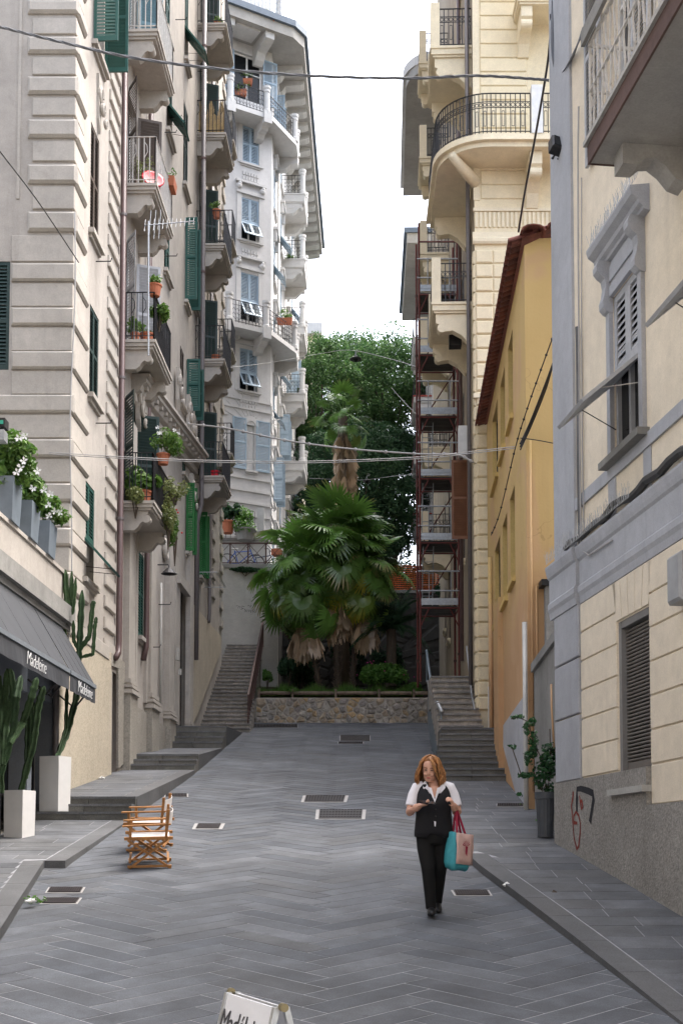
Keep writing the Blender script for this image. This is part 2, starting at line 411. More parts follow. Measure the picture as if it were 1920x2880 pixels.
for cy, cx, q in cells:
    l, r_ = street_half(cy)
    vis = l < cx < r_ and cy > 9.0
    vs, fs = slab_pts(q, street_z, .0085+rnd.uniform(-.0006, .0012), .0078)
    if vis and k < 300:
        link_mesh('paving_slab', vs, fs, PAVE, street); k += 1
    else: rest.add(vs, fs)
rest.build('far_paving_slabs', PAVE, street, kind='stuff')
# tooled drainage strip crossing the street
m = MB()
for i in range(62):
    x = -3.0+i*.075; Y = G(460+i*13, 2458-i*.35).y
    if x < 1.5: m.box(x, x+.068, 14.05+.035*i*.3, 14.05+.035*i*.3+.10, street_z(14.05+.01*i)-.02, street_z(14.05+.01*i)+.0115)
tag(m.build('drainage_strip', KERB), 'thin ribbed stone drain strip running across the street behind the woman', 'drain')
# ---- right pavement
def hR(Y):
    P = [(0,.02),(8,.02),(10,.045),(11,.07),(12,.085),(13,.095),(14.5,.10),(16,.10),(19,.075),(25,.012),(60,.012)]
    for (a, b), (c, d) in zip(P, P[1:]):
        if Y <= c: return b+(d-b)*(Y-a)/(c-a)
def kerbR(Y): return 2.45-(Y-9.44)*.135 if Y < 16 else 1.57+(Y-16)*.03
def wallR(Y): return 2.9+.115*(17-Y)+.1 if Y < 17.2 else 3.02+.044*(Y-20.6)+.25
def wallL(Y): return -5.21+.0264*Y
zR = lambda Y: street_z(Y)+hR(Y)
def pavement_base(name, ys, xa, xb, zf, mat):
    m = MB()
    for a, b in zip(ys, ys[1:]):
        pts = [(xa(a),a),(xb(a),a),(xb(b),b),(xa(b),b)]
        m.add([(x,y,zf(y)-.0025) for x, y in pts]+[(x,y,street_z(y)-.3) for x, y in pts], [(0,1,2,3),(0,4,5,1),(3,2,6,7),(0,3,7,4),(1,5,6,2)])
    return struct(m.build(name, mat))
pr_ = pavement_base('right_pavement', [6,8,10,11,12,13,14.5,16.2,16.21,19,25.1], lambda Y: kerbR(Y)+(.25 if Y < 16.205 else .03), wallR, zR, MORTAR)
def rows(parent, y0, y1, xa, xb, zf, d, lmin, lmax, mat, name='paving_slab'):
    y = y0
    while y < y1-.05:
        dd = min(d*rnd.uniform(.85, 1.15), y1-y); x = xa(y+dd/2)-(0 if rnd.random() < .5 else .0); first = True
        while x < xb(y+dd/2)-.02:
            L = rnd.uniform(lmin, lmax)*(rnd.uniform(.4, 1) if first else 1); x2 = min(x+L, xb(y+dd/2))
            if xb(y+dd/2)-x2 < .15: x2 = xb(y+dd/2)
            sk_ = (xa(y+dd)-xa(y))*.5 if first else 0
            q = [(x-sk_,y),(x2,y),(x2,y+dd),(x+sk_,y+dd)]
            vs, fs = slab_pts(q, zf, rnd.uniform(-.0008,.001), .006); link_mesh(name, vs, fs, mat, parent); x = x2; first = False
        y += dd
rows(pr_, 8.2, 25.0, lambda Y: kerbR(Y)+(.27 if Y < 16.2 else .04), wallR, zR, .40, .55, 1.15, PAVE_L)
y = 7.5
while y < 16.1:
    y2 = min(y+rnd.uniform(.8,1.2), 16.22)
    q = [(kerbR(y),y),(kerbR(y)+.26,y),(kerbR(y2)+.26,y2),(kerbR(y2),y2)]
    vs, fs = slab_pts(q, zR, 0, .004, .28); link_mesh('kerb_stone', vs, fs, KERB, pr_); y = y2
# ---- left pavement, with its groups of steps
def hL(Y):
    P = [(0,.14),(8,.14),(13,.125),(15.65,.10),(19.5,.03),(60,.03)]
    for (a, b), (c, d) in zip(P, P[1:]):
        if Y <= c: return b+(d-b)*(Y-a)/(c-a)
def kerbL(Y):
    P = [(0,-2.0),(11.83,-3.14),(15.65,-3.62),(15.72,-3.36),(19.6,-3.24),(26,-3.0),(40,-2.86)]
    for (a, b), (c, d) in zip(P, P[1:]):
        if Y <= c: return b+(d-b)*(Y-a)/(c-a)
zL = lambda Y: street_z(Y)+hL(Y)
pl_ = pavement_base('left_pavement', [6,8,11.83,13,15.65,15.72,18,19.5,19.6], wallL, lambda Y: kerbL(Y)-.24, zL, MORTAR)
rows(pl_, 10.0, 19.57, lambda Y: wallL(Y)-.05, lambda Y: kerbL(Y)-.27, zL, .34, .6, 1.2, PAVE_L)
y = 9.2
while y < 19.5:
    y2 = min(y+rnd.uniform(.8,1.2), 19.57)
    if y < 15.64 < y2: y2 = 15.65
    kx = kerbL(15.72) if 15.64 < y < 15.7 else kerbL(y)
    q = [(kx-.26,y),(kx,y),(kerbL(y2),y2),(kerbL(y2)-.26,y2)]
    vs, fs = slab_pts(q, zL, 0, .004, .28); link_mesh('kerb_stone', vs, fs, KERB, pl_); y = y2
def riser_block(parent, x0, x1, y, z0, z1, d, mat=RISER, name='step', nose=.0, seg=1):
    xs = [x0+(x1-x0)*i/seg for i in range(seg+1)]
    for a, b in zip(xs, xs[1:]):
        m = MB(); m.box(a+.004, b-.004, y+.001, y+d, z0-.25, z1-.04); o = m.build(name, mat, parent)
        e = rnd.uniform(-.003, .003); m = MB(); m.box(a+.002, b-.002, y-nose-.008, y+d, z1-.0395, z1+e); m.build('tread', TREAD if mat is STEP else TREAD_D, parent)
def landing(name, y0, y1, z0, z1, xa, xb, mat):
    zf = lambda Y: z0+(z1-z0)*(Y-y0)/(y1-y0)
    m = MB(); pts = [(xa(y0),y0),(xb(y0),y0),(xb(y1),y1),(xa(y1),y1)]
    m.add([(x,y,zf(y)-.0025) for x, y in pts]+[(x,y,street_z(y)-.4) for x, y in pts], [(0,1,2,3),(0,4,5,1),(1,5,6,2),(2,6,7,3),(3,7,4,0)])
    o = struct(m.build(name, mat))
    rows(o, y0+.04, y1, xa, lambda Y: xb(Y)-.24, zf, .42, .6, 1.1, PAVE_L)
    y = y0
    while y < y1-.01:
        y2 = min(y+1.0, y1); q = [(xb(y)-.24,y),(xb(y)+.015,y),(xb(y2)+.015,y2),(xb(y2)-.24,y2)]
        vs, fs = slab_pts(q, zf, 0, .004, .5); link_mesh('kerb_stone', vs, fs, KERB, o); y = y2
    return o
L1 = [19.57, 19.87, 20.2]; z = zL(19.57)
st = struct(bpy.data.objects.new('lower_steps', None)); COL.objects.link(st)
za = .507
for i, y in enumerate((19.57, 19.87, 20.17)):
    riser_block(st, wallL(y)-.05, kerbL(y)-.02, y, za-.3, .507+(i+1)*.13, .34 if i < 2 else .12, seg=2)
landing('first_landing', 20.28, 26.3, .897, 1.717, lambda Y: wallL(Y)-.05, lambda Y: kerbL(Y)-.03, CONC)
for i, y in enumerate((26.3, 26.62, 26.94)):
    riser_block(st, wallL(y)-.05, kerbL(y)-.02, y, 1.3, 1.717+(i+1)*.125, .36 if i < 2 else .12, seg=2)
landing('second_landing', 27.05, 31.7, 2.092, 2.61, lambda Y: wallL(Y)-.05, lambda Y: kerbL(Y)-.03, CONC)
for i, y in enumerate((31.7, 32.05, 32.4, 32.75)):
    riser_block(st, wallL(y)-.05, kerbL(y)-.02, y, 2.2, 2.61+(i+1)*.165, .38 if i < 3 else .12, seg=2)
landing('third_landing', 32.86, 37.75, 3.27, 3.55, lambda Y: wallL(Y)-.05, lambda Y: kerbL(Y)-.03, CONC)
st2 = struct(bpy.data.objects.new('left_stone_stairs', None)); COL.objects.link(st2)
NS = 24
for i in range(NS):
    y = 37.8+i*.315; zt = 3.55+(i+1)*.16
    xr = -2.72 if i < 8 else -2.86
    riser_block(st2, wallL(y)-.05, xr, y, zt-.3, zt, .36 if i < NS-1 else .6, STEP, nose=.05, seg=2)
m = MB()                                      # solid stair flank
m.prism([(37.8,3.0),(45.8,3.0),(45.8,7.2),(45.2,7.2),(37.8,3.45)], -4.0, -2.9, lambda p, q, t: (t, p, q)); m.build('flank', CONC, st2)
# ---- right stairs
st3 = struct(bpy.data.objects.new('right_dark_stairs', None)); COL.objects.link(st3)
for i in range(9):
    y = 25.0+i*.3; riser_block(st3, 1.78+i*.045, 3.02+.044*(y-20.6)+.1, y, 1.2, 1.405+(i+1)*.1433, .36 if i < 8 else 1.0, nose=.012, seg=2)
st4 = struct(bpy.data.objects.new('right_pale_stairs', None)); COL.objects.link(st4)
for i in range(10):
    y = 28.6+i*.31; riser_block(st4, 2.2, 3.18, y, 2.4+i*.16, 2.695+(i+1)*.167, .36 if i < 9 else .9, STEP, nose=.05)
m = MB(); m.add([(2.36,31.9,4.345),(4.5,31.9,4.345),(4.5,36,4.85),(2.58,36,4.85),(4.5,50.5,5.35),(2.92,50.5,5.35),(2.9,42.2,5.06)], [(0,1,2,3),(3,2,4,5,6)]); struct(m.build('upper_passage', CONC))
sw_ = thing('stair_side_wall', (2.3, 31, 2), 'low concrete flank wall under the grey steel stair panels', 'wall')
for (ya, yb, z0a, z0b, z1a, z1b) in ((25.0,28.6,1.1,1.7,1.40,2.68),(28.6,31.9,1.7,2.3,2.72,4.3),(31.9,42.0,2.3,4.0,4.34,5.1)):
    xa, xb = ((2.02 if y < 28 else 2.32) if y < 30 else 2.32+(y-31.9)*.05 for y in (ya, yb)); m = MB(); V = []
    for dx in (0, .14): V += [(xa+dx,ya,z0a),(xb+dx,yb,z0b),(xb+dx,yb,z1b),(xa+dx,ya,z1a)]
    m.add(V, [(0,1,2,3),(4,5,6,7),(0,4,5,1),(1,5,6,2),(2,6,7,3),(3,7,4,0)]); m.build('wall_section', CONC_L, sw_)
# ---- bed behind the rubble wall, upper street
struct(sheet('planting_bed', [(42.2,5.2),(44,5.3),(50.6,5.6)], -2.75, 2.9, SOIL))
m = MB(); m.add([(-30,46.0,UPZ),(-2.32,46.0,UPZ),(-2.32,50.55,UPZ+.04),(-30,50.55,UPZ+.04),(30,50.55,UPZ+.04),(30,92,UPZ+.45),(-30,92,UPZ+.45)], [(0,1,2,3),(3,4,5,6)]); struct(m.build('upper_street', PAVE_L))
# ---------------------------------------------------------------- facade kit
def wall_holes(fr, u0, u1, w0, w1, holes, depth=.22, o=0.0):
    us = sorted({u0, u1, *[h[0] for h in holes], *[h[1] for h in holes]}); ws = sorted({w0, w1, *[h[2] for h in holes], *[h[3] for h in holes]})
    us = [u for u in us if u0 <= u <= u1]; ws = [w for w in ws if w0 <= w <= w1]
    m = fr.mb()
    for a, b in zip(us, us[1:]):
        run = None
        for c, d in list(zip(ws, ws[1:]))+[(None, None)]:
            inside = c is None or any(h[0] < (a+b)/2 < h[1] and h[2] < (c+d)/2 < h[3] for h in holes)
            if inside:
                if run: m.add([(a,o,run[0]),(b,o,run[0]),(b,o,run[1]),(a,o,run[1])], [(0,1,2,3)]); run = None
            else: run = (run[0], d) if run else (c, d)
    for a, b, c, d in holes:
        e = o-depth
        m.add([(a,o,c),(b,o,c),(b,o,d),(a,o,d),(a,e,c),(b,e,c),(b,e,d),(a,e,d)], [(0,1,5,4),(1,2,6,5),(2,3,7,6),(3,0,4,7)])
    return m
def shutter(M, w, h, mat, parent, name='shutter', mid=.52, slat=.062, fw=.055):
    m = MB(M); t = .02
    m.box(0, fw, -t, t, 0, h); m.box(w-fw, w, -t, t, 0, h)
    rails = [(0, fw*1.6), (h-fw, h)]
    if mid: rails.insert(1, (h*mid-fw*.6, h*mid+fw*.6))
    for a, b in rails: m.box(fw, w-fw, -t*.98, t*.98, a, b)
    for (a, b), (c, d) in zip(rails, rails[1:]):
        n = max(2, int((c-b)/slat)); s = (c-b)/n
        for i in range(n):
            z = b+(i+.5)*s; k = s*.42
            m.add([(fw,-.016,z+k),(w-fw,-.016,z+k),(w-fw,.016,z-k),(fw,.016,z-k),(fw,-.016,z+k+.006),(w-fw,-.016,z+k+.006),(w-fw,.016,z-k+.006),(fw,.016,z-k+.006)],
                  [(0,1,2,3),(4,5,6,7),(0,1,5,4),(2,3,7,6)])
    return m.build(name, mat, parent, fix=False)
def Mx(o, x, y, z):
    return Matrix(((x[0],y[0],z[0],o[0]),(x[1],y[1],z[1],o[1]),(x[2],y[2],z[2],o[2]),(0,0,0,1)))
def win(fr, parent, u0, u1, w0, w1, style='closed', mat=None, sill=True, depth=.2, curtain=False, sillmat=None, frame=None, flapang=38, slat=.062, mid=.52, name='window'):
    "returns the window part; the hole itself is cut by wall_holes"
    m = fr.mb(); f = .06; d = -depth+.03
    m.box(u0, u0+f, d-.03, d+.03, w0, w1); m.box(u1-f, u1, d-.03, d+.03, w0, w1)
    m.box(u0+f, u1-f, d-.03, d+.03, w0, w0+f); m.box(u0+f, u1-f, d-.03, d+.03, w1-f, w1)
    c = (u0+u1)/2; m.box(c-.035, c+.035, d-.028, d+.032, w0+f, w1-f); m.box(u0+f, u1-f, d-.026, d+.028, w0+(w1-w0)*.62, w0+(w1-w0)*.62+.04)
    wn = m.build(name, frame or FRAMEW, parent)
    p = fr.mb().box(u0+f*.5, u1-f*.5, d-.03, d-.016, w0+f*.5, w1-f*.5); p.build('pane', GLASS, wn)
    if curtain:
        q = fr.mb(); n = 14
        for s0, s1 in ((u0+f, c-.12), (c+.12, u1-f)):
            pts = [(s0+(s1-s0)*i/n, d-.06-.015*math.sin(i*1.9)) for i in range(n+1)]
            for (a, oa), (b, ob) in zip(pts, pts[1:]): q.add([(a,oa,w0+f),(b,ob,w0+f),(b,ob,w1-f),(a,oa,w1-f)], [(0,1,2,3)])
        q.build('curtain', CURT, wn, fix=False)
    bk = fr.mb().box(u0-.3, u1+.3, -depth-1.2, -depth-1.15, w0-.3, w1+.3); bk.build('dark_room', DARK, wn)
    if sill:
        s = fr.mb().box(u0-.12, u1+.12, 0, .11, w0-.09, w0-.003); s.box(u0-.06, u1+.06, 0, .05, w0-.16, w0-.091); s.build('sill', sillmat or WALL_A2, wn)
    if mat is None: return wn
    h = w1-w0; hw = (u1-u0)/2-.004
    D, Nn, Z = fr.d, fr.n, Vector((0,0,1))
    if style == 'closed':
        for a in (u0+.002, c+.002): shutter(Mx(fr.p(a, -.03, w0+.01), D, Nn, Z), hw, h-.02, mat, wn, slat=slat, mid=mid)
    elif style == 'open90':
        shutter(Mx(fr.p(u0-.02, .02, w0+.01), Nn, -D, Z), hw, h-.02, mat, wn, slat=slat, mid=mid)
        shutter(Mx(fr.p(u1+.02, .02, w0+.01), Nn, D, Z), hw, h-.02, mat, wn, slat=slat, mid=mid)
    elif style == 'open180':
        shutter(Mx(fr.p(u0-.02-hw, .05, w0+.01), D, Nn, Z), hw, h-.02, mat, wn, slat=slat, mid=mid)
        shutter(Mx(fr.p(u1+.02, .05, w0+.01), D, Nn, Z), hw, h-.02, mat, wn, slat=slat, mid=mid)
    elif style == 'open120':
        a = R(60)
        shutter(Mx(fr.p(u0-.02, .03, w0+.01), (Nn*math.cos(a)-D*math.sin(a)), -D, Z), hw, h-.02, mat, wn, slat=slat, mid=mid)
        shutter(Mx(fr.p(u1+.02, .03, w0+.01), (Nn*math.sin(R(70))+D*math.cos(R(70))), D, Z), hw, h-.02, mat, wn, slat=slat, mid=mid)
    elif style == 'flap':
        fh = h*.42; ang = R(flapang)
        for a in (u0+.002, c+.002):
            shutter(Mx(fr.p(a, -.03, w0+fh+.01), D, Nn, Z), hw, h-fh-.02, mat, wn, slat=slat, mid=0)
            down = (-Z*math.cos(ang)+Nn*math.sin(ang)); org = fr.p(a, -.02, w0+fh)+down*fh
            shutter(Mx(org, D, Nn*math.cos(ang)+Z*math.sin(ang), -down), hw, fh, mat, wn, slat=slat, mid=0, name='shutter_flap')
            m = MB().tube([org+D*hw*.5, fr.p(a+hw*.5, -.02, w0+.25)], .006, 4); m.build('stay', IRON, wn)
    return wn
def railing(path, h, parent, mat=IRON, sp=.115, r=.009, closed=False, style=0, name='railing', zigzag=False):
    m = MB(); Z = Vector((0,0,1))
    for a, b in zip(path, path[1:]):
        a = Vector(a); b = Vector(b); L = (b-a).length; n = max(1, round(L/sp)); d = (b-a)/L
        m.bar(a+Z*h, b+Z*h, .035, .014); m.bar(a+Z*.09, b+Z*.09, .022, .014)
        if style in (1, 2): m.bar(a+Z*h*.80, b+Z*h*.80, .018, .012)
        if style == 2: m.bar(a+Z*h*.66, b+Z*h*.66, .018, .012)
        for i in range(n+1):
            p = a+d*(L*i/n); big = i % 6 == 0
            m.bar(p+Z*.02, p+Z*h, .022 if big else r*2, .022 if big else r*2)
            if style == 0 and i % 2 == 0 and i < n:
                q = p+d*(L/n)
                pts = [p+Z*(h*.55), p+d*(L/n)*.6+Z*(h*.68), p+d*(L/n)*.5+Z*(h*.82), p+Z*(h*.9)]
                for s, e in zip(pts, pts[1:]): m.bar(s, e, .012)
            if style == 2 and i < n:                       # scrolls in the frieze, meander below
                c = p+d*(L/n)*.5+Z*h*.73; rr = min(L/n*.42, h*.065)
                pts = [c+d*(math.cos(t)*rr)+Z*(math.sin(t)*rr) for t in [k*math.pi/3 for k in range(7)]]
                for s, e in zip(pts, pts[1:]): m.bar(s, e, .011)
                if i % 2 == 0:
                    x0, x1 = p+d*(L/n)*.25, p+d*(L/n)*.75
                    for s, e in ((x0+Z*h*.22, x0+Z*h*.58), (x0+Z*h*.58, x1+Z*h*.58), (x1+Z*h*.58, x1+Z*h*.22), (x1+Z*h*.22, x0+Z*h*.22)): m.bar(s, e, .011)
            if style == 1 and i < n:
                q = p+d*(L/n)
                for k in range(3):
                    z0 = h*(.15+.2*k); m.bar(p+Z*z0, p+d*(L/n)*.5+Z*(z0+h*.12), .011); m.bar(p+d*(L/n)*.5+Z*(z0+h*.12), q+Z*z0, .011)
    return m.build(name, mat, parent, fix=False)
def bracket_prof(P, H, kind=0):
    if kind == 0:   # scrolled console under the beige balconies: (o, w) below the slab
        pts = [(0,0),(P*.97,0),(P*.97,-.06)]
        c = (P*.90, -.16)
        for t in range(0, 10): a = R(80-t*24); pts.append((c[0]+.085*math.cos(a), c[1]+.085*math.sin(a)))
        pts += [(P*.72,-H*.62),(P*.62,-H*.86),(P*.5,-H),(0,-H)]
        return pts
    pts = [(0,0),(P,0),(P,-H*.30),(P*.93,-H*.34)]
    for t in range(8): a = R(60-t*26); pts.append((P*.84+.11*math.cos(a), -H*.46+.11*math.sin(a)))
    pts += [(P*.55,-H*.55),(P*.30,-H*.72),(P*.10,-H),(0,-H)]
    return pts
def balcony(fr, parent, u0, u1, P, w, wallmat, H=.42, railh=1.0, railmat=IRON, style=0, kind=0, nb=2, bw=.2, rail=True, slab=.13, name='balcony', low=True, sp=.115):
    m = fr.mb(); m.box(u0, u1, 0, P, w-.06, w); m.box(u0+.03, u1-.03, 0, P-.03, w-slab, w-.061); m.box(u0+.07, u1-.07, 0, P-.07, w-slab-.05, w-slab-.001)
    b = m.build(name, wallmat, parent)
    for i in range(nb):
        u = u0+.12+(u1-u0-.24-bw)*i/max(1, nb-1)
        q = fr.mb(); q.prism(bracket_prof(P-.12, H, kind), u, u+bw, lambda p, s, t: (t, p, w-slab-.052+s)); q.build('bracket', wallmat, b)
    if rail:
        e = .05; railing([fr.p(u0+e, 0, w), fr.p(u0+e, P-e, w), fr.p(u1-e, P-e, w), fr.p(u1-e, 0, w)], railh, b, railmat, style=style, sp=sp)
    return b
def poly_on(fr, pts, o0, o1, name, mat, parent):
    "polygon given in photo pixels laid on a facade, o0..o1 thick"
    uw = [fr.uw(x, y, o1) for x, y in pts]; m = fr.mb(); m.prism(uw, o0, o1, lambda p, q, t: (p, t, q)); return m.build(name, mat, parent)
def pipe(parent, pts, r, mat, name='downpipe', n=10, clips=0):
    m = MB(); m.tube(pts, r, n); P = [Vector(p) for p in pts]
    o = m.build(name, mat, parent, smooth=True)
    return o
def leafpatch(C, rad, n, size, up=.3, aspect=.5, seed=None, shell=.0):
    "n separate leaf quads scattered through an ellipsoid"
    g = NR; d = g.normal(size=(n,3)); d /= np.linalg.norm(d, axis=1, keepdims=True)
    r = g.random((n,1))**(1/3); r = shell+(1-shell)*r
    c = np.array(C)+d*r*np.array(rad)
    return leaf_quads(c, d, size, up, aspect)
def leaf_quads(c, outward, size, up=.3, aspect=.5, jitter=.9):
    g = NR; n = len(c); nm = outward+np.array([0,0,up])+g.normal(size=(n,3))*jitter; nm /= np.linalg.norm(nm, axis=1, keepdims=True)
    t = g.normal(size=(n,3)); t -= nm*np.sum(t*nm, axis=1, keepdims=True); t /= np.linalg.norm(t, axis=1, keepdims=True); b = np.cross(nm, t)
    s = size*g.uniform(.6, 1.35, (n,1)); L = t*s; Wd = b*s*aspect*.5; k = nm*s*.12
    q = np.stack([c-L*.5, c+Wd+k, c+L*.5, c-Wd+k], axis=1)
    return q.reshape(-1,3)
# frames of the facades
kA = .0264; XA = -5.21
FA = Fr((XA+kA*21.5, 21.5), (kA,1), (1,0)); UA = lambda Y: (Y-21.5)*math.hypot(1, kA)
FAF = Fr((XA+kA*21.5, 21.5), (-1,0), (0,-1))
kR = -.115; FR = Fr((2.9, 17.0), (-kR*-1, -1) if False else (.115,-1), (-1,0))     # u grows towards the camera
FRE = Fr((2.9, 17.0), (1,.115), (0,1))
kO = .044; FO = Fr((3.02, 20.6), (kO,1), (-1,0)); FOF = Fr((3.02, 20.6), (1,0), (0,-1))
kD = .034; FD = Fr((3.17, 29.7), (kD,1), (-1,0)); FDF = Fr((3.17, 29.7), (1,0), (0,-1))
# ---------------------------------------------------------------- beige apartment building on the left
bA = thing('apartment_building', (XA+kA*21.5, 21.5, .9), 'tall beige plaster apartment building with block quoins, green shutters and scrolled balconies', 'building')
HOLES_A = []; LATER = []
def wA(px0, px1, pyt, pyb, style, mat, **kw):
    pxm = px0; u0, w1 = FA.uw(px0, pyt); u1, _ = FA.uw(px1, pyt); _, w0 = FA.uw(px0, pyb)
    HOLES_A.append((u0, u1, w0, w1)); LATER.append((u0, u1, w0, w1, style, mat, kw))
wA(266, 296, -190, 130, 'open90', GREEN)
wA(257, 281, 341, 655, 'closed', BROWNS)
wA(254, 279, 853, 1112, 'closed', GREENB)
wA(236, 267, 1343, 1627, 'flap', GREEN, flapang=42)
for (a, b, t, bo, stl, mt) in ((470,486,168,367,'flap',GREEN),(517,530,278,520,'closed',GREENB),(466,480,-110,80,'closed',GREEN),(463,478,598,760,'closed',GREEN),(521,531,612,850,'open90',GREEN),
        (507,518,970,1128,'closed',BROWNS),(545,553,640,860,'closed',GREENB),(525,536,1010,1160,'open90',GREEN),(521,531,-60,170,'flap',GREEN),
        (391,406,1550,1790,'closed',GREEN),(523,530,1358,1553,'open90',GREEN2),(561,567,1440,1620,'open90',GREEN2),(514,524,1190,1330,'closed',GREEN)):
    wA(a, b, t, bo, stl, mt)
B1 = [(25.6, 27.8)]; lev1 = [7.15, 10.5, 13.8, 17.1, 20.4]; lev2 = [10.9, 14.35, 17.8, 21.15, 24.5, 27.9]
for i, z in enumerate(lev1):
    a, b = UA(26.15), UA(27.2); HOLES_A.append((a, b, z+.03, z+2.35)); LATER.append((a, b, z+.03, z+2.35, 'open120', [GREENB, GREY_SH, BROWNS, BLUE_A, BLUE_A][i], dict(sill=False)))
for z in lev2:
    a, b = UA(36.9), UA(37.8); HOLES_A.append((a, b, z+.03, z+2.4)); LATER.append((a, b, z+.03, z+2.4, 'open120', GREENB, dict(sill=False)))
dd = FA.uw(314, 2158); d2 = FA.uw(333, 1888); dr = (dd[0], d2[0], FA.uw(316,2158)[1]-.3, FA.uw(316,1888)[1]); HOLES_A.append(dr)
e1, e2 = FA.uw(506, 1640), FA.uw(527, 1640); dr2 = (e1[0], e2[0], FA.uw(510,2080)[1]-.2, e1[1]); HOLES_A.append(dr2)
UE = UA(43.2)
wall_holes(FA, 0, UE, -.5, 33, HOLES_A).build('wall', WALL_A, bA, fix=False)
fh0 = FAF.uw(30, 735); fh1 = FAF.uw(-70, 1040); HF = (fh0[0], fh1[0], fh1[1], fh0[1])
wall_holes(FAF, 0, 9, -.5, 33, [HF]).build('front_wall', WALL_A, bA, fix=False)
m = FA.mb(); m.box(UE-.01, UE, -9, 0, -.5, 33); m.box(0, UE, -9, -8.95, -.5, 33); m.box(0, UE, -9, 0, 32.9, 33); m.build('rear_walls', WALL_A, bA)
win(FAF, bA, *HF, 'closed', GREENB, sill=False, mid=.45)
for u0, u1, w0, w1, stl, mt, kw in LATER: win(FA, bA, u0, u1, w0, w1, stl, mt, **kw)
# corner blocks (each wraps the corner)
def quoin(y0, y1, pxl, pxr, proud, ch):
    if pxl < 0 and y1 > 725 and y0 < 1050: pxl = 34          # stop beside the front window
    uf = FAF.uw(pxl, (y0+y1)/2)[0]; us = FA.uw(pxr, (y0+y1)/2)[0]; w1 = FAF.uw(150, y0)[1]; w0 = FAF.uw(150, y1)[1]
    a = FAF.mb(); a.fbox(-proud, uf, 0, proud, w0, w1, ch); b = FA.mb(); b.fbox(-.001, us, 0, proud, w0+.001, w1-.001, ch)
    a.v += b.v; n = len(a.v)-len(b.v); a.f += [tuple(i+n for i in f) for f in b.f]; a.build('quoin', WALL_A2, bA)
for k, (a, b) in enumerate(((10,100),(260,375),(535,655),(830,955),(1140,1270),(1465,1600))): quoin(a/2.45, b/2.45, 80, 238, .075, .045)
for a, b in ((-110,-20),(130,240),(400,520),(680,800),(980,1115),(1290,1445)): quoin(a/2.45, b/2.45, 93, 233, .035, .012)
quoin(-250/2.45, -140/2.45, 80, 238, .075, .045)
quoin(1625/2.45, 700+90/2.45, -260, 243, .03, .01)
ys = [105, 410, 710, 1010, 1315, 1620, 1925, 2230, 2530]
for y in ys: quoin(700+y/2.45, 700+(y+122)/2.45, -260, 243 if y < 2500 else 300, .07, .035)
for y in ys: quoin(700+(y+135)/2.45, 700+(y+295)/2.45, -260, 238 if y < 2400 else 296, .03, .012)
m = FAF.mb(); u = FAF.uw(60, 300)[0]; m.box(u-.0, u+.05, 0, .02, 11.3, 33); m.build('edge_strip', WALL_A2, bA)
# narrow rusticated strips beside the balconies
def strip(Y0, Y1, w0, w1, step, hh, proud=.05, skip=()):
    w = w0
    while w < w1:
        b = FA.mb(); b.fbox(UA(Y0), UA(Y1), 0, proud, w, w+hh, .02); b.build('rustic_block', WALL_A2, bA); w += step
strip(24.35, 25.3, 3.9, 21, .42, .22)
strip(38.9, 39.6, 8.5, 28, .62, .30, .06)
strip(42.5, 43.15, 7.6, 28, .62, .30, .06)
strip(40.5, 41.1, 8.2, 28, .62, .30, .05)
# balconies
for i, z in enumerate(lev1):
    st_ = [1, 0, 0, 1, 0][i]; b = balcony(FA, bA, UA(25.6), UA(27.8), .74, z, WALL_A2, H=.40, railmat=IRON if i < 2 else IRON_W, style=0)
for i, z in enumerate(lev2):
    balcony(FA, bA, UA(36.4), UA(38.4), .86, z, WALL_A2, H=.45, style=0)
for z in (13.1, 16.6, 20.3, 23.7):
    b = balcony(FA, bA, UA(41.2), UA(42.3), .55, z, WALL_A2, H=.25, style=0)
# pipes
def pA(px, py, o): u, w = FA.uw(px, py, o); return FA.p(u, o, w)
P1 = FA.p(UA(25.42), .09, 30); pipe(bA, [P1, FA.p(UA(25.42), .09, 4.2), FA.p(UA(25.36), .09, 4.0), FA.p(UA(25.1), .09, 3.85)], .062, PIPE_B)
for z in (16.4, 13.0, 9.6, 6.7): MB().lathe([(.075,0),(.075,.05)], 10, FA.p(UA(25.42), .09, z)).build('pipe_clip', PIPE_G, bA)
pipe(bA, [FA.p(UA(28.4), .1, 30), FA.p(UA(28.4), .1, 4.6), FA.p(UA(28.3), .06, 4.3)], .062, PIPE_B)
pipe(bA, [FA.p(UA(36.2), .24, 32), FA.p(UA(36.2), .24, 10.0), FA.p(UA(36.2), .12, 9.5), FA.p(UA(36.2), .12, 5.5)], .07, PIPE_G)
for z in (23.6, 20.2, 16.8, 13.4): MB().lathe([(.085,0),(.085,.06)], 10, FA.p(UA(36.2), .24, z)).build('pipe_clip', PIPE_B, bA)
pipe(bA, [FA.p(UA(39.2), .1, 30), FA.p(UA(39.2), .1, 7.4), FA.p(UA(39.0), .1, 7.1)], .06, PIPE_G)
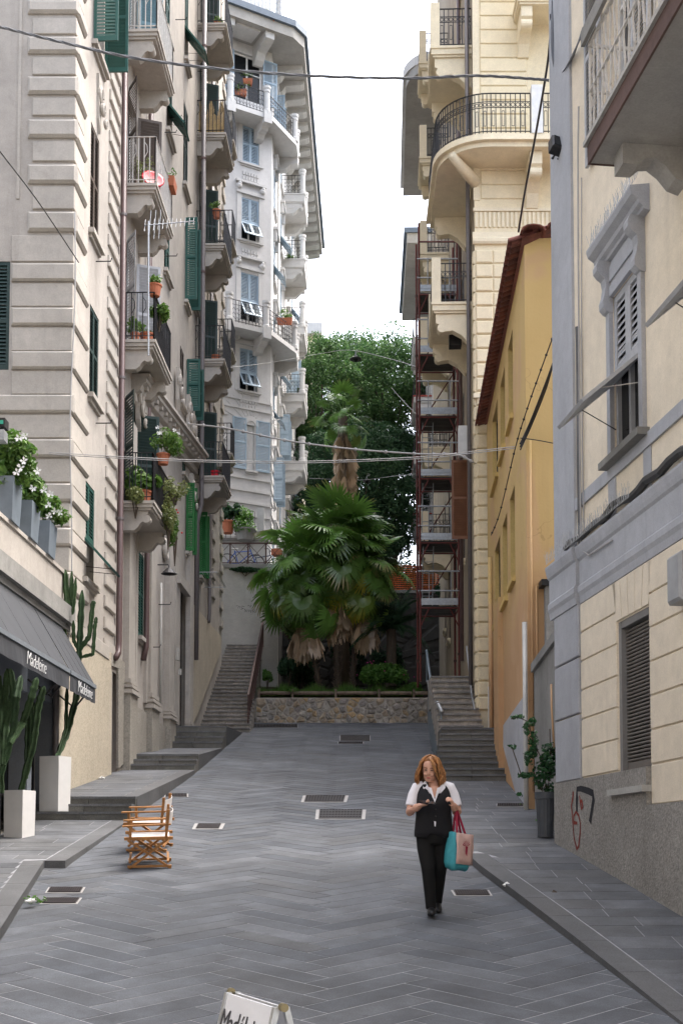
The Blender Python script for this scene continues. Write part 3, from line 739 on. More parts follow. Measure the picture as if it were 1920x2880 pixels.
# portal cornice, raking with the belt course
c0 = FA.uw(415, 1050, .35); c1 = FA.uw(583, 1280, .35)
dirw = (c1[1]-c0[1])/(c1[0]-c0[0])
prof = [(0,0),(.40,0),(.40,-.07),(.33,-.10),(.33,-.18),(.24,-.24),(.20,-.36),(.10,-.42),(.10,-.58),(.05,-.62),(0,-.62)]
m = FA.mb(); n = len(prof)
m.add([(c0[0], o, c0[1]+w) for o, w in prof]+[(c1[0], o, c1[1]+w) for o, w in prof], [tuple(range(n)), tuple(range(2*n-1, n-1, -1))]+[(i, (i+1)%n, n+(i+1)%n, n+i) for i in range(n)])
m.build('portal_cornice', WALL_A2, bA)
for t in np.linspace(.04, .96, 15):
    u = c0[0]+(c1[0]-c0[0])*t; w = c0[1]+(c1[1]-c0[1])*t; FA.mb().box(u-.07, u+.07, 0, .30, w-.30, w-.185).build('dentil', WALL_A2, bA)
def volute(u, w, o, s=.3):
    m = FA.mb()
    for k in range(3):
        pts = [(u+(s*.9-k*s*.22)*math.cos(a)*.5, o+.05*k, w-k*.28+(s*.9-k*s*.22)*math.sin(a)*.5) for a in np.linspace(0, 5.2, 12)]
        m.tube(pts, .05-.008*k, 6)
    m.prism([(-.16,.35),(.16,.35),(.12,-.5),(0,-.75),(-.12,-.5)], o-.1, o, lambda p, q, t: (u+p, t, w+q)); m.build('carved_bracket', WALL_A2, bA, smooth=False)
for px, py in ((398,1120),(404,1150),(545,1370),(508,1075),(536,1150),(546,1185)):
    u, w = FA.uw(px, py, .15); volute(u, w, .15, .34)
u, w = FA.uw(277, 270); volute(u, w, .05, .26)
u, w = FA.uw(460, 1545); m = FA.mb(); m.tube([(u+.22*math.cos(a), .06, w+.22*math.sin(a)) for a in np.linspace(0, 6.28, 14)], .06, 6); m.ball((u,.05,w), .1); m.build('medallion', WALL_A2, bA)
# ground floor: roughcast, door, pilasters
poly_on(FA, [(238,1795),(314,1836),(314,2200),(160,2330),(160,1795)], 0, .05, 'roughcast_dado', ROUGH_A, bA)
poly_on(FA, [(334,1850),(358,1868),(358,2140),(334,2160)], 0, .05, 'door_surround', GREYDADO, bA)
poly_on(FA, [(314,1838),(358,1868),(358,1888),(314,1872)], 0, .052, 'door_lintel', GREYDADO, bA)
m = FA.mb(); m.box(dr[0], dr[1], -.16, -.12, dr[2], dr[3]); dm = m.build('door', DOORB, bA)
for i in range(2):
    for j in range(5):
        a = dr[0]+.05+i*(dr[1]-dr[0]-.05)/2; b = a+(dr[1]-dr[0])/2-.1; h = (dr[3]-dr[2]-.35)/5
        FA.mb().fbox(a, b, -.12, -.095, dr[2]+.32+j*h, dr[2]+.32+(j+.86)*h, .02).build('door_panel', DOORB, dm)
m = FA.mb(); m.box(dr2[0], dr2[1], -.18, -.14, dr2[2], dr2[3]); m.build('side_door', BROWNS, bA)
for (pa, pb, yt, yb, top) in ((358,376,1908,1950,1160),(420,438,1948,1992,1300),(472,486,1992,2022,1330),(530,540,2030,2052,1400)):
    u0, w0 = FA.uw(pa, yb, .1); u1 = FA.uw(pb, yb, .1)[0]; wt = FA.uw(pa, top, .1)[1]; wb = FA.uw(pa, yt, .1)[1]
    m = FA.mb(); m.box(u0, u1, 0, .13, wb, wt); m.build('pilaster', WALL_A2, bA)
    m = FA.mb(); hh = wb-w0
    for k, (e, t) in enumerate(((.10,.25),(.045,.15),(.085,.2),(.02,.12),(.05,.28))):
        zz = w0+hh*sum(q[1] for q in ((.10,.25),(.045,.15),(.085,.2),(.02,.12),(.05,.28))[:k]); m.box(u0-e, u1+e, 0, .13+e, zz+.001, zz+hh*t-.001)
    m.build('pilaster_base', WALL_A2, bA)
    m = FA.mb(); m.box(u0-.06, u1+.06, 0, .18, w0-2.2, w0-.002); m.build('plinth', GREYDADO, bA)
for (pa, pb, yt) in ((380,418,1985),(442,470,2030)):
    u0, w = FA.uw(pa, yt, .05); u1 = FA.uw(pb, yt, .05)[0]; FA.mb().box(u0, u1, 0, .06, w-2, w).build('grey_dado', GREYDADO, bA)
for (pa, pb, yt, yb) in ((383,415,1500,1980),(493,503,1560,2040)):
    u0, w1 = FA.uw(pa, yt, .05); u1, w0 = FA.uw(pb, yb, .05); m = FA.mb()
    if pa == 383: m.box(u0, u0+.22, 0, .07, w0, w1); m.box(u1-.25, u1, 0, .07, w0, w1); m.box(u0-.05, u1+.05, 0, .10, w1, w1+.35)
    else: m.box(u0, u1, 0, .07, w0, w1)
    m.build('window_surround', WALL_A2, bA)
poly_on(FA, [(541,1695),(622,1790),(622,1830),(560,2000),(532,2060)], 0, .07, 'stair_dado', ROUGH_A, bA)
u0, w = FA.uw(504, 1625, .1); u1 = FA.uw(530, 1625, .1)[0]; FA.mb().box(u0-.1, u1+.1, 0, .16, w-.15, w+.1).build('side_door_hood', WALL_A2, bA)
# laundry rack under the bright green shutters
u0, w = FA.uw(548, 1600); m = MB()
for k in range(5): m.tube([FA.p(u0-.1+k*0, .1+k*.13, w-.12), FA.p(u0+2.0, .1+k*.13, w-.12)], .008, 4)
m.tube([FA.p(u0-.1, .0, w-.12), FA.p(u0-.1, .66, w-.12), FA.p(u0+2.0, .66, w-.12), FA.p(u0+2.0, 0, w-.12)], .014, 5); m.build('laundry_rack', ZINC, bA)
for (px, py) in ((300,735),(488,720),(442,232),(500,330),(515,55),(560,1350),(300,1190),(575,200),(486,372),(470,1700),(440,1820)):
    u, w = FA.uw(px, py, .2); m = MB(); m.tube([FA.p(u, 0, w), FA.p(u, .28, w), FA.p(u, .3, w+.06)], .012, 5); m.build('line_hook', IRON, bA)
# thin cable running down the corner
m = MB(); P = [FAF.p(-.06, .12, w) for w in np.linspace(11.0, 2.5, 12)]; P = [p+Vector((.03*math.sin(i), 0, 0)) for i, p in enumerate(P)]
m.tube(P, .012, 5); tag(m.build('wall_cable', CABLEB), 'pale cable running down the corner blocks of the beige building', 'cable')
# ---------------------------------------------------------------- shop block in front of it, with terrace parapet
shp = thing('shop_building', (-6, 20.9, .6), 'low shop front with rendered terrace parapet above a concrete ledge', 'building')
FS = Fr((XA+kA*21.46, 21.46), (-kA,-1), (1,0)); US = 8.5
t0 = FS.uw(165, 1592); t1 = FS.uw(0, 1433); b0 = FS.uw(165, 1700)[1]
zt = t0[1]; m = FS.mb(); m.box(.12, US, -.25, 0, zt-.62, zt-.06); m.box(.1, US, -.28, .03, zt-.059, zt); m.build('parapet', WALL_A, shp)
m = FS.mb(); m.box(.05, US, -.3, .16, zt-.90, zt-.622); m.box(.05, US, -.3, .08, zt-1.0, zt-.902); m.build('ledge', CONC, shp)
m = FS.mb(); m.box(.05, US, -3, -.25, zt-.9, zt-.75); m.build('terrace_floor', CONC, shp)
SW = plaster('blue_grey_shop_panel', (.20,.22,.25), streak=.1)
za_ = .35
m = FS.mb(); m.box(0.0, .75, -.3, -.02, za_-.6, zt-1.0); m.box(2.0, 2.25, -.3, -.02, za_-.8, zt-1.0); m.box(.75, US, -.3, -.03, zt-2.3, zt-1.0); m.build('shop_front', SW, shp)
m = FS.mb(); m.box(.75, US, -.5, -.42, za_-1, zt-2.2); m.build('shop_glass', GLASS, shp)
for u in (.8, 1.4, 2.6, 3.4, 4.4): FS.mb().box(u, u+.07, -.42, -.3, za_-1, zt-2.3).build('shop_mullion', IRON, shp)
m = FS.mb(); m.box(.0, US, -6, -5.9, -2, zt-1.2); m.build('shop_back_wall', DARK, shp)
pipe(shp, [FS.p(.95, .08, zt-1.62), FS.p(.95, .08, .2)], .05, PIPE_G, 'pipe')
# awnings
AWN = paint('charcoal_canvas', (.042,.045,.052), rough=.8, bump=.3, scale=3)
AWNE = paint('grey_awning_bar', (.16,.18,.20), rough=.5)
LET = paint('white_lettering', (.75,.75,.75))
def text_mesh(s, size, M, mat, parent, name='lettering', shear=.15, ext=.002, ofs=.0):
    cu = bpy.data.curves.new(name, 'FONT'); cu.body = s; cu.size = size; cu.align_x = 'CENTER'; cu.align_y = 'CENTER'; cu.extrude = ext; cu.shear = shear; cu.offset = ofs; cu.space_character = .92; cu.resolution_u = 3
    ob = bpy.data.objects.new(name, cu); COL.objects.link(ob); bpy.context.view_layer.update()
    me = bpy.data.meshes.new_from_object(ob.evaluated_get(bpy.context.evaluated_depsgraph_get())); bpy.data.objects.remove(ob)
    off = root_loc(parent); me.transform(Matrix.Translation(-off) @ M); me.materials.clear(); me.materials.append(mat)
    o = bpy.data.objects.new(name, me); COL.objects.link(o); o.parent = parent; return o
def awning(u0, u1, lbl, wt, wb, out, grp, tx):
    c = FS.p((u0+u1)/2, .1, wb); a = thing('awning', c, lbl, 'awning', grp)
    n = 8; m = FS.mb()
    for i in range(n):
        ua = u0+(u1-u0)*i/n; ub = u0+(u1-u0)*(i+1)/n-.004; z = .004*(i % 2)
        m.add([(ua,.06,wt),(ub,.06,wt),(ub,out,wb+z),(ua,out,wb+z),(ua,.06,wt-.01),(ub,.06,wt-.01),(ub,out,wb-.01),(ua,out,wb-.01)], [(0,1,2,3),(7,6,5,4),(0,4,5,1),(1,5,6,2),(2,6,7,3),(3,7,4,0)])
    m.build('canopy', AWN, a, fix=False)
    m = FS.mb(); m.box(u0, u1, out-.03, out+.02, wb-.05, wb+.012); m.build('front_bar', AWNE, a)
    m = FS.mb(); k = 24
    for i in range(k):
        ua = u0+(u1-u0)*i/k; ub = u0+(u1-u0)*(i+1)/k; oa = out+.012*math.sin(i*1.3); ob = out+.012*math.sin((i+1)*1.3)
        m.add([(ua,oa,wb-.30),(ub,ob,wb-.30),(ub,out,wb-.05),(ua,out,wb-.05)], [(0,1,2,3)])
    m.build('valance', AWN, a, fix=False)
    for u in (u0+.12, u1-.12): MB().tube([FS.p(u, .03, wb-.15), FS.p(u, out*.5, wb-.38), FS.p(u, out-.03, wb-.03)], .018, 6).build('arm', IRON, a)
    um = tx; Mt = Mx(FS.p(um, out+.022, wb-.18), -FS.d, Vector((0,0,1)), FS.n)
    text_mesh('Madeleine', .27, Mt, LET, a, shear=.22, ofs=-.006)
    return a
bar = FS.uw(269, 1933-4, .62); ua2 = bar[0]; wb_ = bar[1]; wt_ = zt-1.02
ub2 = FS.uw(197, 1880, .62)[0]
awning(ua2, ub2-.02, 'smaller charcoal awning with white lettering beside the tall cacti', wt_, wb_, .62, 'shop awnings', FS.uw(237, 1930, .62)[0])
awning(ub2+.03, ub2+4.2, 'long charcoal canvas awning with white lettering over the shop front', wt_, wb_, .62, 'shop awnings', FS.uw(100, 1855, .62)[0])
# ---------------------------------------------------------------- cream and grey building on the right
bR = thing('corner_building', (3.4, 15, -.2), 'cream building with blue-grey corner strip, roughcast base and louvred window under a hood', 'building')
r0 = FR.uw(1737, 1752); rs = FR.uw(1737, 2222); r1 = FR.uw(1820, 1752)                     # roller window
HRl = (r0[0], FR.uw(1828, 1900)[0], rs[1], r0[1])
g0 = FR.uw(1722, 838); g1 = FR.uw(1802, 838)[0]; gb = FR.uw(1730, 1285)[1]; HRu = (g0[0], g1, gb, FR.uw(1722, 838)[1])
v0 = FR.uw(2010, 960)[0]; HRv = (v0, v0+1.0, HRu[2], HRu[3])
sh0 = FR.uw(1665, 400); HRb = (FR.uw(1700, 400)[0], FR.uw(1700,400)[0]+1.1, FR.uw(1640,510)[1], FR.uw(1640,510)[1]+2.6)
wall_holes(FR, 0, 14, -3, 17, [HRl, HRu, HRv, HRb], .26).build('wall', CREAM_R, bR, fix=False)
m = FR.mb(); m.box(0, .02, -8, -.002, -3, 17); m.box(14, 14.02, -8, 0, -3, 17); m.box(0, 14, -8, -7.9, -3, 17); m.box(0, 14, -8, 0, 17, 17.1); m.build('rear_walls', GREY_R, bR)
# grey corner strip, with joints
us = FR.uw(1636, 1900)[0]; bot = FR.uw(1600, 2200)[1]
cz = FR.uw(1640, 1690)[1]
m = FR.mb(); m.box(-.03, us*.86, -.02, .035, cz+.3, 17); m.build('corner_strip', GREY_R, bR)
zs = [bot, FR.uw(1600, 2020)[1], FR.uw(1600, 1865)[1], cz]
for a, b in zip(zs, zs[1:]): FR.mb().fbox(-.03, us, -.02, .05, a+.012, b-.012, .012).build('strip_block', GREY_R, bR)
# cornice band
pr = [(0,-.12),(.02,-.12),(.03,-.03),(.05,.02),(.05,.09),(.025,.12),(.025,.42),(.05,.45),(.065,.50),(.08,.57),(.08,.60),(0,.62)]
def run(fr, prof, u0, u1, w, name, mat, par, add=0):
    m = fr.mb(); m.prism(prof, u0, u1, lambda p, q, t: (t, p+add*(p > 0), w+q)); return m.build(name, mat, par)
run(FR, pr, us+.001, 14, cz+.10, 'cornice_band', GREY_R, bR)
run(FR, [(o+.045*(o > 0), w) for o, w in pr], -.17, us, cz+.10, 'cornice_band', GREY_R, bR)
# string band under the window and vertical strips
q0 = FR.uw(1642, 1385); ql = FR.uw(1642, 1420)[1]
m = FR.mb(); m.box(us*.86+.001, 14, 0, .03, ql, q0[1]); m.build('string_band', GREY_R, bR)
cw = cz+.76
for pa, pb in ((1713,1734),(1813,1835)):
    a = FR.uw(pa, 1500)[0]; b = FR.uw(pb, 1500)[0]; FR.mb().box(a, b, 0, .012, cw, ql-.001).build('grey_panel_strip', GREY_R, bR)
# rusticated courses
jl = [2185, 2096, 2011, 1922, 1834, 1749]; wl = [FR.uw(1690, y)[1] for y in jl]; wl[0] = bot+.02
step = (wl[5]-wl[0])/5; wl = [wl[0]+step*i for i in range(6)]+[cz-.02]
ur = HRl[1]+.02
for a, b in zip(wl, wl[1:]):
    FR.mb().fbox(us+.012, HRl[0]-.02, -.005, .022, a+.010, b-.010, .008).build('course_block', CREAM_R, bR)
    u = ur
    for k in range(3):
        FR.mb().fbox(u+.012, u+1.9, -.005, .022, a+.010-(step if b == wl[1] and False else 0), b-.010, .008).build('course_block', CREAM_R, bR); u += 1.91
FR.mb().fbox(ur+.012, ur+4, -.005, .022, wl[0]-.42, wl[0]-.010, .008).build('course_block', CREAM_R, bR)
for k in range(5):                                        # splayed voussoirs over the roller window
    t0 = k/5; t1 = (k+1)/5; a0 = HRl[0]-.02+(HRl[1]-HRl[0]+.04)*t0; a1 = HRl[0]-.02+(HRl[1]-HRl[0]+.04)*t1; e0 = a0+(t0-.5)*.22; e1 = a1+(t1-.5)*.22
    FR.mb().prism([(a0+.007,HRl[3]+.02),(a1-.007,HRl[3]+.02),(e1-.007,cz-.035),(e0+.007,cz-.035)], -.005, .022, lambda p, q, t: (p, t, q)).build('voussoir', CREAM_R, bR)
# roughcast base, uneven
m = FR.mb(); m.box(-.02, ur, .0, .075, -3, bot); m.box(ur+.001, 14, 0, .075, -3, wl[0]-.43); m.build('roughcast_base', ROUGHCAST, bR)
# roller-shutter window
h = HRl; rw = FR.mb(); rw.box(h[0], h[0]+.09, -.22, -.005, h[2], h[3]); rw.box(h[1]-.05, h[1], -.22, -.01, h[2], h[3]); rw.box(h[0]+.091, h[1]-.051, -.22, -.008, h[3]-.08, h[3])
rwo = rw.build('roller_window', paint('grey_window_frame', (.20,.195,.19), wear=(.35,.34,.32), wearamt=.4), bR)
SL = paint('brown_grey_slat', (.15,.135,.12), rough=.55, wear=(.07,.055,.045), wearamt=.5)
n = 36; z0 = h[2]+.30; s = (h[3]-.1-z0)/n
for i in range(n):
    m = FR.mb(); zz = z0+i*s
    m.prism([(-.10,zz+.004),(-.062,zz+s*.25),(-.055,zz+s*.5),(-.062,zz+s*.8),(-.10,zz+s-.004)], h[0]+.092, h[1]-.052, lambda p, q, t: (t, p, q)); m.build('slat', SL, rwo)
FR.mb().box(h[0]+.092, h[1]-.052, -.12, -.06, h[2]+.02, z0-.002).build('bottom_board', SL, rwo)
FR.mb().box(h[0]-.10, h[1]+.04, -.02, .13, h[2]-.07, h[2]).build('sill', CONC_L, rwo)
# louvred window with hood
def hooded(H, full=True):
    w_ = win(FR, bR, *H, 'none', None, sill=False, depth=.085, frame=GREY_SH)
    a, b, c, d = H; t = .12
    m = FR.mb(); m.box(a-t, a-.001, 0, .05, c-.02, d+t); m.box(b+.001, b+t, 0, .05, c-.02, d+t); m.box(a-.001, b+.001, 0, .05, d, d+t); m.box(a-t, b+t, 0, .03, d+t+.001, d+t+.30)
    m.box(a-.02, b+.02, .03, .05, d+t+.06, d+t+.24); m.build('surround', GREY_R, w_)
    m = FR.mb(); m.prism([(0,0),(.07,.02),(.08,.05),(.12,.08),(.13,.13),(.20,.18),(.22,.24),(.22,.27),(0,.30)], a-.30, b+.30, lambda p, q, s_: (s_, p, d+t+.30+q)); m.build('hood', GREY_R, w_)
    for u in (a-t-.02, b+.0):
        m = FR.mb(); m.prism([(0,.02),(.17,.02),(.195,-.04),(.19,-.10),(.15,-.15),(.10,-.19),(.085,-.28),(.10,-.38),(.125,-.46),(.12,-.53),(.08,-.58),(.03,-.60),(0,-.60)], u, u+.15, lambda p, q, s_: (s_, p, d+t+.30+q)); m.build('console', GREY_R, w_)
    m = FR.mb(); m.box(a-.20, b+.20, -.05, .14, c-.10, c-.021); m.build('sill', CONC, w_)
    D, Nn, Z = FR.d, FR.n, Vector((0,0,1)); hh = d-c; fh = hh*.47; hw = (b-a)/2-.004
    for u in (a+.002, (a+b)/2+.002): shutter(Mx(FR.p(u, -.03, c+fh+.01), D, Nn, Z), hw, hh-fh-.02, GREY_SH, w_, slat=.085, mid=0, fw=.085)
    ang = R(50); down = -Z*math.cos(ang)+Nn*math.sin(ang); org = FR.p(a+.002, -.01, c+fh)+down*fh
    shutter(Mx(org, D, Nn*math.cos(ang)+Z*math.sin(ang), -down), (b-a)-.01, fh, GREY_SH, w_, slat=.085, mid=0, fw=.085, name='shutter_flap')
    MB().tube([org+D*(b-a)*.9-down*fh*.3, FR.p(b-.02, -.01, c+fh*.62)], .006, 5).build('stay', IRON_W, w_); MB().tube([org+D*.1-down*fh*.35, FR.p(a+.02, -.01, c+fh*.36)], .006, 5).build('stay', IRON, w_)
hooded(HRu); hooded(HRv)
# anti-bird spikes on hood and cornice
def spikes(u0, u1, o, w, n, hmin=.12, hmax=.2):
    m = FR.mb()
    for i in range(n):
        u = u0+(u1-u0)*i/n; a = rnd.uniform(-.06, .06); b_ = rnd.uniform(-.05, .05); hh = rnd.uniform(hmin, hmax)
        m.tube([(u,o,w),(u+a,o+b_,w+hh)], .0022, 3, False)
    return m.build('bird_spikes', ZINC, bR, kind=None)
spikes(HRu[0]-.36, HRu[1]+.36, .16, HRu[3]+.17+.30+.28, 90); spikes(-.15, 3.2, .12, cz+.74, 150)
# rolled net and cable on the cornice
m = FR.mb(); m.tube([(.55+i*.25, .06+.02*math.sin(i), cz+.80+.03*math.sin(i*1.7)+.0*i) for i in range(22)], [.03+.02*min(1, i/6) for i in range(22)], 7); m.build('cornice_cable', paint('dark_net', (.05,.05,.05)), bR)
# balcony at the upper right
bl = FR.uw(1905, 462); uB0 = (17-12.75)/.9934; uB1 = (17-9.6)/.9934; wB = at(1654, 462, 12.65).z
m = FR.mb(); m.box(uB0, uB1, 0, .86, wB+.012, wB+.20); bb = m.build('balcony', SOFFIT, bR)
m = FR.mb(); m.box(uB0-.015, uB1+.015, .862, .885, wB, wB+.2); m.box(uB0-.016, uB0-.001, 0, .861, wB, wB+.2); m.box(uB1+.001, uB1+.016, 0, .861, wB, wB+.2); m.build('fascia', FASCIA, bb)
m = FR.mb(); m.box(uB0-.05, uB1+.05, 0, .92, wB+.201, wB+.25); m.build('stone_edge', CONC_L, bb)
for u in (uB0+.15, uB1-.6):
    m = FR.mb(); m.prism([(0,.01),(.66,.01),(.66,-.20),(.50,-.20),(.42,-.13),(.33,-.12),(.22,-.20),(.12,-.32),(0,-.36)], u, u+.26, lambda p, q, t: (t, p, wB+q)); m.build('bracket', SOFFIT, bb)
m = MB(); wr = wB+.25
def rpath(u, o): return FR.p(u, o, wr)
sides = [(lambda t: (uB0+.02+(uB1-uB0-.04)*t, .86), uB1-uB0), (lambda t: (uB0+.02, .86*t), .86)]
for fn, L in sides:
    n = int(L/.13)
    for i in range(n+1):
        u, o = fn(i/n); pts = []
        for k in range(9):
            z = .05+k*.115; e = .022*math.sin(k*math.pi*.5+(i % 2)*math.pi); uu, oo = fn(min(1, max(0, (i+e/.13*.9)/n))); pts.append(FR.p(uu, oo, wr+z))
        for a, b in zip(pts, pts[1:]): m.bar(a, b, .034, .016)
    for z, hh in ((.06,.02),(.99,.03),(.5,.014)):
        a = FR.p(*fn(0), wr+z); b = FR.p(*fn(1), wr+z); m.bar(a, b, .03, hh)
m.build('railing', IRON_W, bb, fix=False)
m = FR.mb(); m.box(uB0-.02, uB1, .90, .94, wr+1.0, wr+1.16); m.build('rolled_screen', CONC, bb)
win(FR, bR, *HRb, 'open180', GREY_SH, sill=False, depth=.24, slat=.05)
# conduits on the corner
def pR(px, py, o=.05): u, w = FR.uw(px, py, o); return FR.p(u, o, w)
m = MB(); m.tube([pR(1626, 300), pR(1624, 430), pR(1625, 700), pR(1627, 1000), pR(1630, 1330), pR(1633, 1545), pR(1655, 1562), pR(1720, 1520)], .012, 6)
m.tube([pR(1634, 500), pR(1634, 900), pR(1636, 1250), pR(1642, 1540)], .008, 5); m.build('conduit', CABLEB, bR)
m = MB(); m.tube([pR(1622, 920), pR(1624, 1000), pR(1626, 1300), pR(1630, 1540)], .028, 6); m.build('cable_duct', plaster('peeling_duct', (.16,.16,.165), var=.6, streak=.5, dirt=(.5,.49,.45), dirtamt=.7), bR)
# graffiti
GRK = paint('black_spray', (.02,.021,.026), rough=.9); GRR = paint('red_spray', (.20,.035,.025), rough=.9)
def graf(parent, fr, pts, wd, mat, o=.078, name='graffiti'):
    U = [fr.uw(x, y, o) for x, y in pts]; V = []; n = len(U)
    for i in range(n):
        a = Vector(U[max(0,i-1)]); b = Vector(U[min(n-1,i+1)]); d = (b-a).normalized(); q = Vector((-d.y, d.x))*wd*.5*rnd.uniform(.75, 1.2); c = Vector(U[i])
        V += [(c.x+q.x, o, c.y+q.y), (c.x-q.x, o, c.y-q.y)]
    m = fr.mb(); m.add(V, [(2*i, 2*i+1, 2*i+3, 2*i+2) for i in range(n-1)]); return m.build(name, mat, parent, fix=False)
Z2 = lambda pts: [(1520+x/3.92, 2000+y/3.92) for x, y in pts]
graf(bR, FR, Z2([(395,1110),(395,960),(398,860),(440,855),(520,880),(570,905),(578,980),(560,1100),(540,1230)]), .085, GRK)
graf(bR, FR, Z2([(355,885),(350,960),(335,1040),(345,1160),(352,1260),(365,1400),(395,1520),(415,1490),(430,1350),(435,1250),(415,1150),(385,1110),(360,1160),(362,1230),(400,1235)]), .042, GRR, .080)
graf(bR, FR, Z2([(425,930),(430,990),(445,1080),(460,1060),(450,990),(428,1000)]), .045, GRR, .080)
# grey meter box at the edge of the picture
m = MB(); u, w = FR.uw(1935, 1630); u0 = u-.13
m = FR.mb(); m.fbox(u0, u0+.35, .02, .18, w-.24, w+.24, .03); tag(m.build('meter_box', paint('grey_plastic', (.34,.35,.36))), 'grey plastic meter box fixed to the cream wall beside the roller shutter', 'box')
# flood lamp
fl = thing('flood_lamp', FR.p(.05, .35, FR.uw(1580, 410)[1]), 'black square flood lamp bracketed to the blue-grey corner strip', 'lamp')
c = at(1570, 410, 16.6); q = Matrix.Rotation(R(-24), 4, 'X') @ Matrix.Rotation(R(12), 4, 'Y')
m = MB(Matrix.Translation(c) @ Matrix.Rotation(R(20), 4, 'Z') @ q); m.fbox(-.12, .12, .07, -.07, -.13, .10, .02); m.build('housing', IRON, fl)
m = MB(Matrix.Translation(c) @ Matrix.Rotation(R(20), 4, 'Z') @ q); m.box(-.10, .10, -.078, -.072, -.11, .08); m.build('lens', GLASS, fl)
m = MB(); m.tube([c+Vector((.05,.05,0)), FR.p(.12, .05, c.z-.02)], .018, 6); m.tube([c+Vector((.1,0,-.05)), c+Vector((.14,.05,-.22)), c+Vector((.2,.1,-.24)), FR.p(.35, .05, c.z-.15)], .009, 5); m.build('bracket', IRON, fl)
# ---------------------------------------------------------------- ochre house
bO = thing('ochre_house', (3.5, 21, .7), 'ochre rendered house with deep window recesses and red tiled eaves', 'house')
we = FO.uw(1470, 690)[1]-.10; UO = (29.55-20.6)
HO = []
def hO(pa, pb, yt, yb):
    u0, w1 = FO.uw(pa, yt); u1 = FO.uw(pb, yt)[0]; w0 = FO.uw(pa, yb)[1]; HO.append((min(u0,u1), max(u0,u1), w0, w1))
def hOz(pxn, pxf, yn_top, yn_bot):
    "near px and far px of the opening, y of the near edge"
    u0, w1 = FO.uw(pxn, yn_top); u1 = FO.uw(pxf, yn_top)[0]; w0 = FO.uw(pxn, yn_bot)[1]; HO.append((u0, u1, w0, w1))
hOz(1440, 1427, 925, 1170); hOz(1418, 1405, 1030, 1255); hOz(1398, 1383, 1120, 1335)
hOz(1446, 1433, 1365, 1625); hOz(1425, 1412, 1440, 1680); hOz(1405, 1390, 1505, 1730)
hOz(1381, 1373, 1818, 1930)
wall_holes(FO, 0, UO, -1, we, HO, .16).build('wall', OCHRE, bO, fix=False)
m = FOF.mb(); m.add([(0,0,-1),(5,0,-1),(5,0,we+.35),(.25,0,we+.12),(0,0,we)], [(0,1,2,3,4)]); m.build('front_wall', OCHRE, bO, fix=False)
m = FO.mb(); m.box(UO-.01, UO, -5, 0, -1, we); m.build('far_wall', OCHRE, bO)
for i, H in enumerate(HO):
    if i == 6: FO.mb().box(H[0], H[1], -.12, -.08, H[2], H[3]).build('wooden_hatch', WOODLOG, bO); continue
    w_ = win(FO, bO, *H, 'none', None, sill=False, depth=.15, frame=IRON)
    FO.mb().box(H[0]-.06, H[1]+.06, -.1, .07, H[2]-.10, H[2]-.004).build('sill', OCHRE_IN, w_)
    a, b, c_, d = H; m = FO.mb(); m.add([(a+.004,-.002,c_+.004),(a+.004,-.14,c_+.004),(a+.004,-.14,d-.004),(a+.004,-.002,d-.004)], [(0,1,2,3)]); m.build('reveal', OCHRE_IN, w_, fix=False); m = FO.mb(); m.add([(b-.004,-.002,c_+.004),(b-.004,-.14,c_+.004),(b-.004,-.14,d-.004),(b-.004,-.002,d-.004)], [(0,1,2,3)]); m.build('reveal', OCHRE_IN, w_, fix=False)
# tiled roof: eave tiles along the street
m = FO.mb(); m.add([(-.15,.05,we+.11),(UO+.2,.05,we+.11),(UO+.2,-3.5,we+1.35),(-.15,-3.5,we+1.35)], [(0,1,2,3)]); m.add([(-.15,.05,we+.05),(UO+.2,.05,we+.05),(UO+.2,-3.5,we+1.29),(-.15,-3.5,we+1.29)], [(0,1,2,3)]); rf = m.build('roof', ROOFT, bO, fix=False)
def tile(o_in=False):
    V = []; n = 6
    for k in range(n+1):
        a = math.pi*k/n; V.append((-.10*math.cos(a), .10*math.sin(a)))
    return V
for i in range(int((UO+.3)/.21)):                           # channel tiles between the cover tiles
    u = -.12+i*.21+.205; m = FO.mb(); V = [(.10*math.cos(math.pi*k/6), -.07*math.sin(math.pi*k/6)) for k in range(7)]
    m.prism(V+[(x*.85, y*.8+.006) for x, y in reversed(V)], .21, -.3, lambda p, q, t: (u+p, t, we+.045+(.30-t)*.35+q)); m.build('channel_tile', ROOFT, rf, fix=False)
nT = int((UO+.3)/.21)
for i in range(nT):
    for j in range(4):
        u = -.12+i*.21+.10; m = FO.mb(); V = tile(); o0 = .27-j*.40; o1 = o0-.46; s_ = 1.33/3.8
        pts = [(u+x, o0, we-.02+(.30-o0)*s_+y*.75+.045+rnd.uniform(-.006,.006)) for x, y in V]+[(u+x*.8, o1, we-.02+(.30-o1)*s_+y*.7+.015) for x, y in V]
        pts += [(p[0], p[1], p[2]-.02) for p in pts]; n = len(V); N2 = 2*n
        fs = [(a, a+1, n+a+1, n+a) for a in range(n-1)]+[(N2+a, N2+a+1, N2+n+a+1, N2+n+a) for a in range(n-1)]+[(a, a+1, N2+a+1, N2+a) for a in range(n-1)]
        m.add(pts, fs); m.build('roof_tile', ROOFT, rf, fix=False)
for i in range(5):                                          # verge tiles across the gable
    m = FOF.mb(); u = .12+i*.42; V = tile()
    m.prism([(x*2.1, y*1.1) for x, y in V]+[(x*1.8, y*.9-.0) for x, y in reversed(V)], -.18, .4, lambda p, q, t: (u+p, -t*.0+.16-t*.5, we+.14+q+i*.06)); m.build('verge_tile', ROOFT, rf, fix=False)
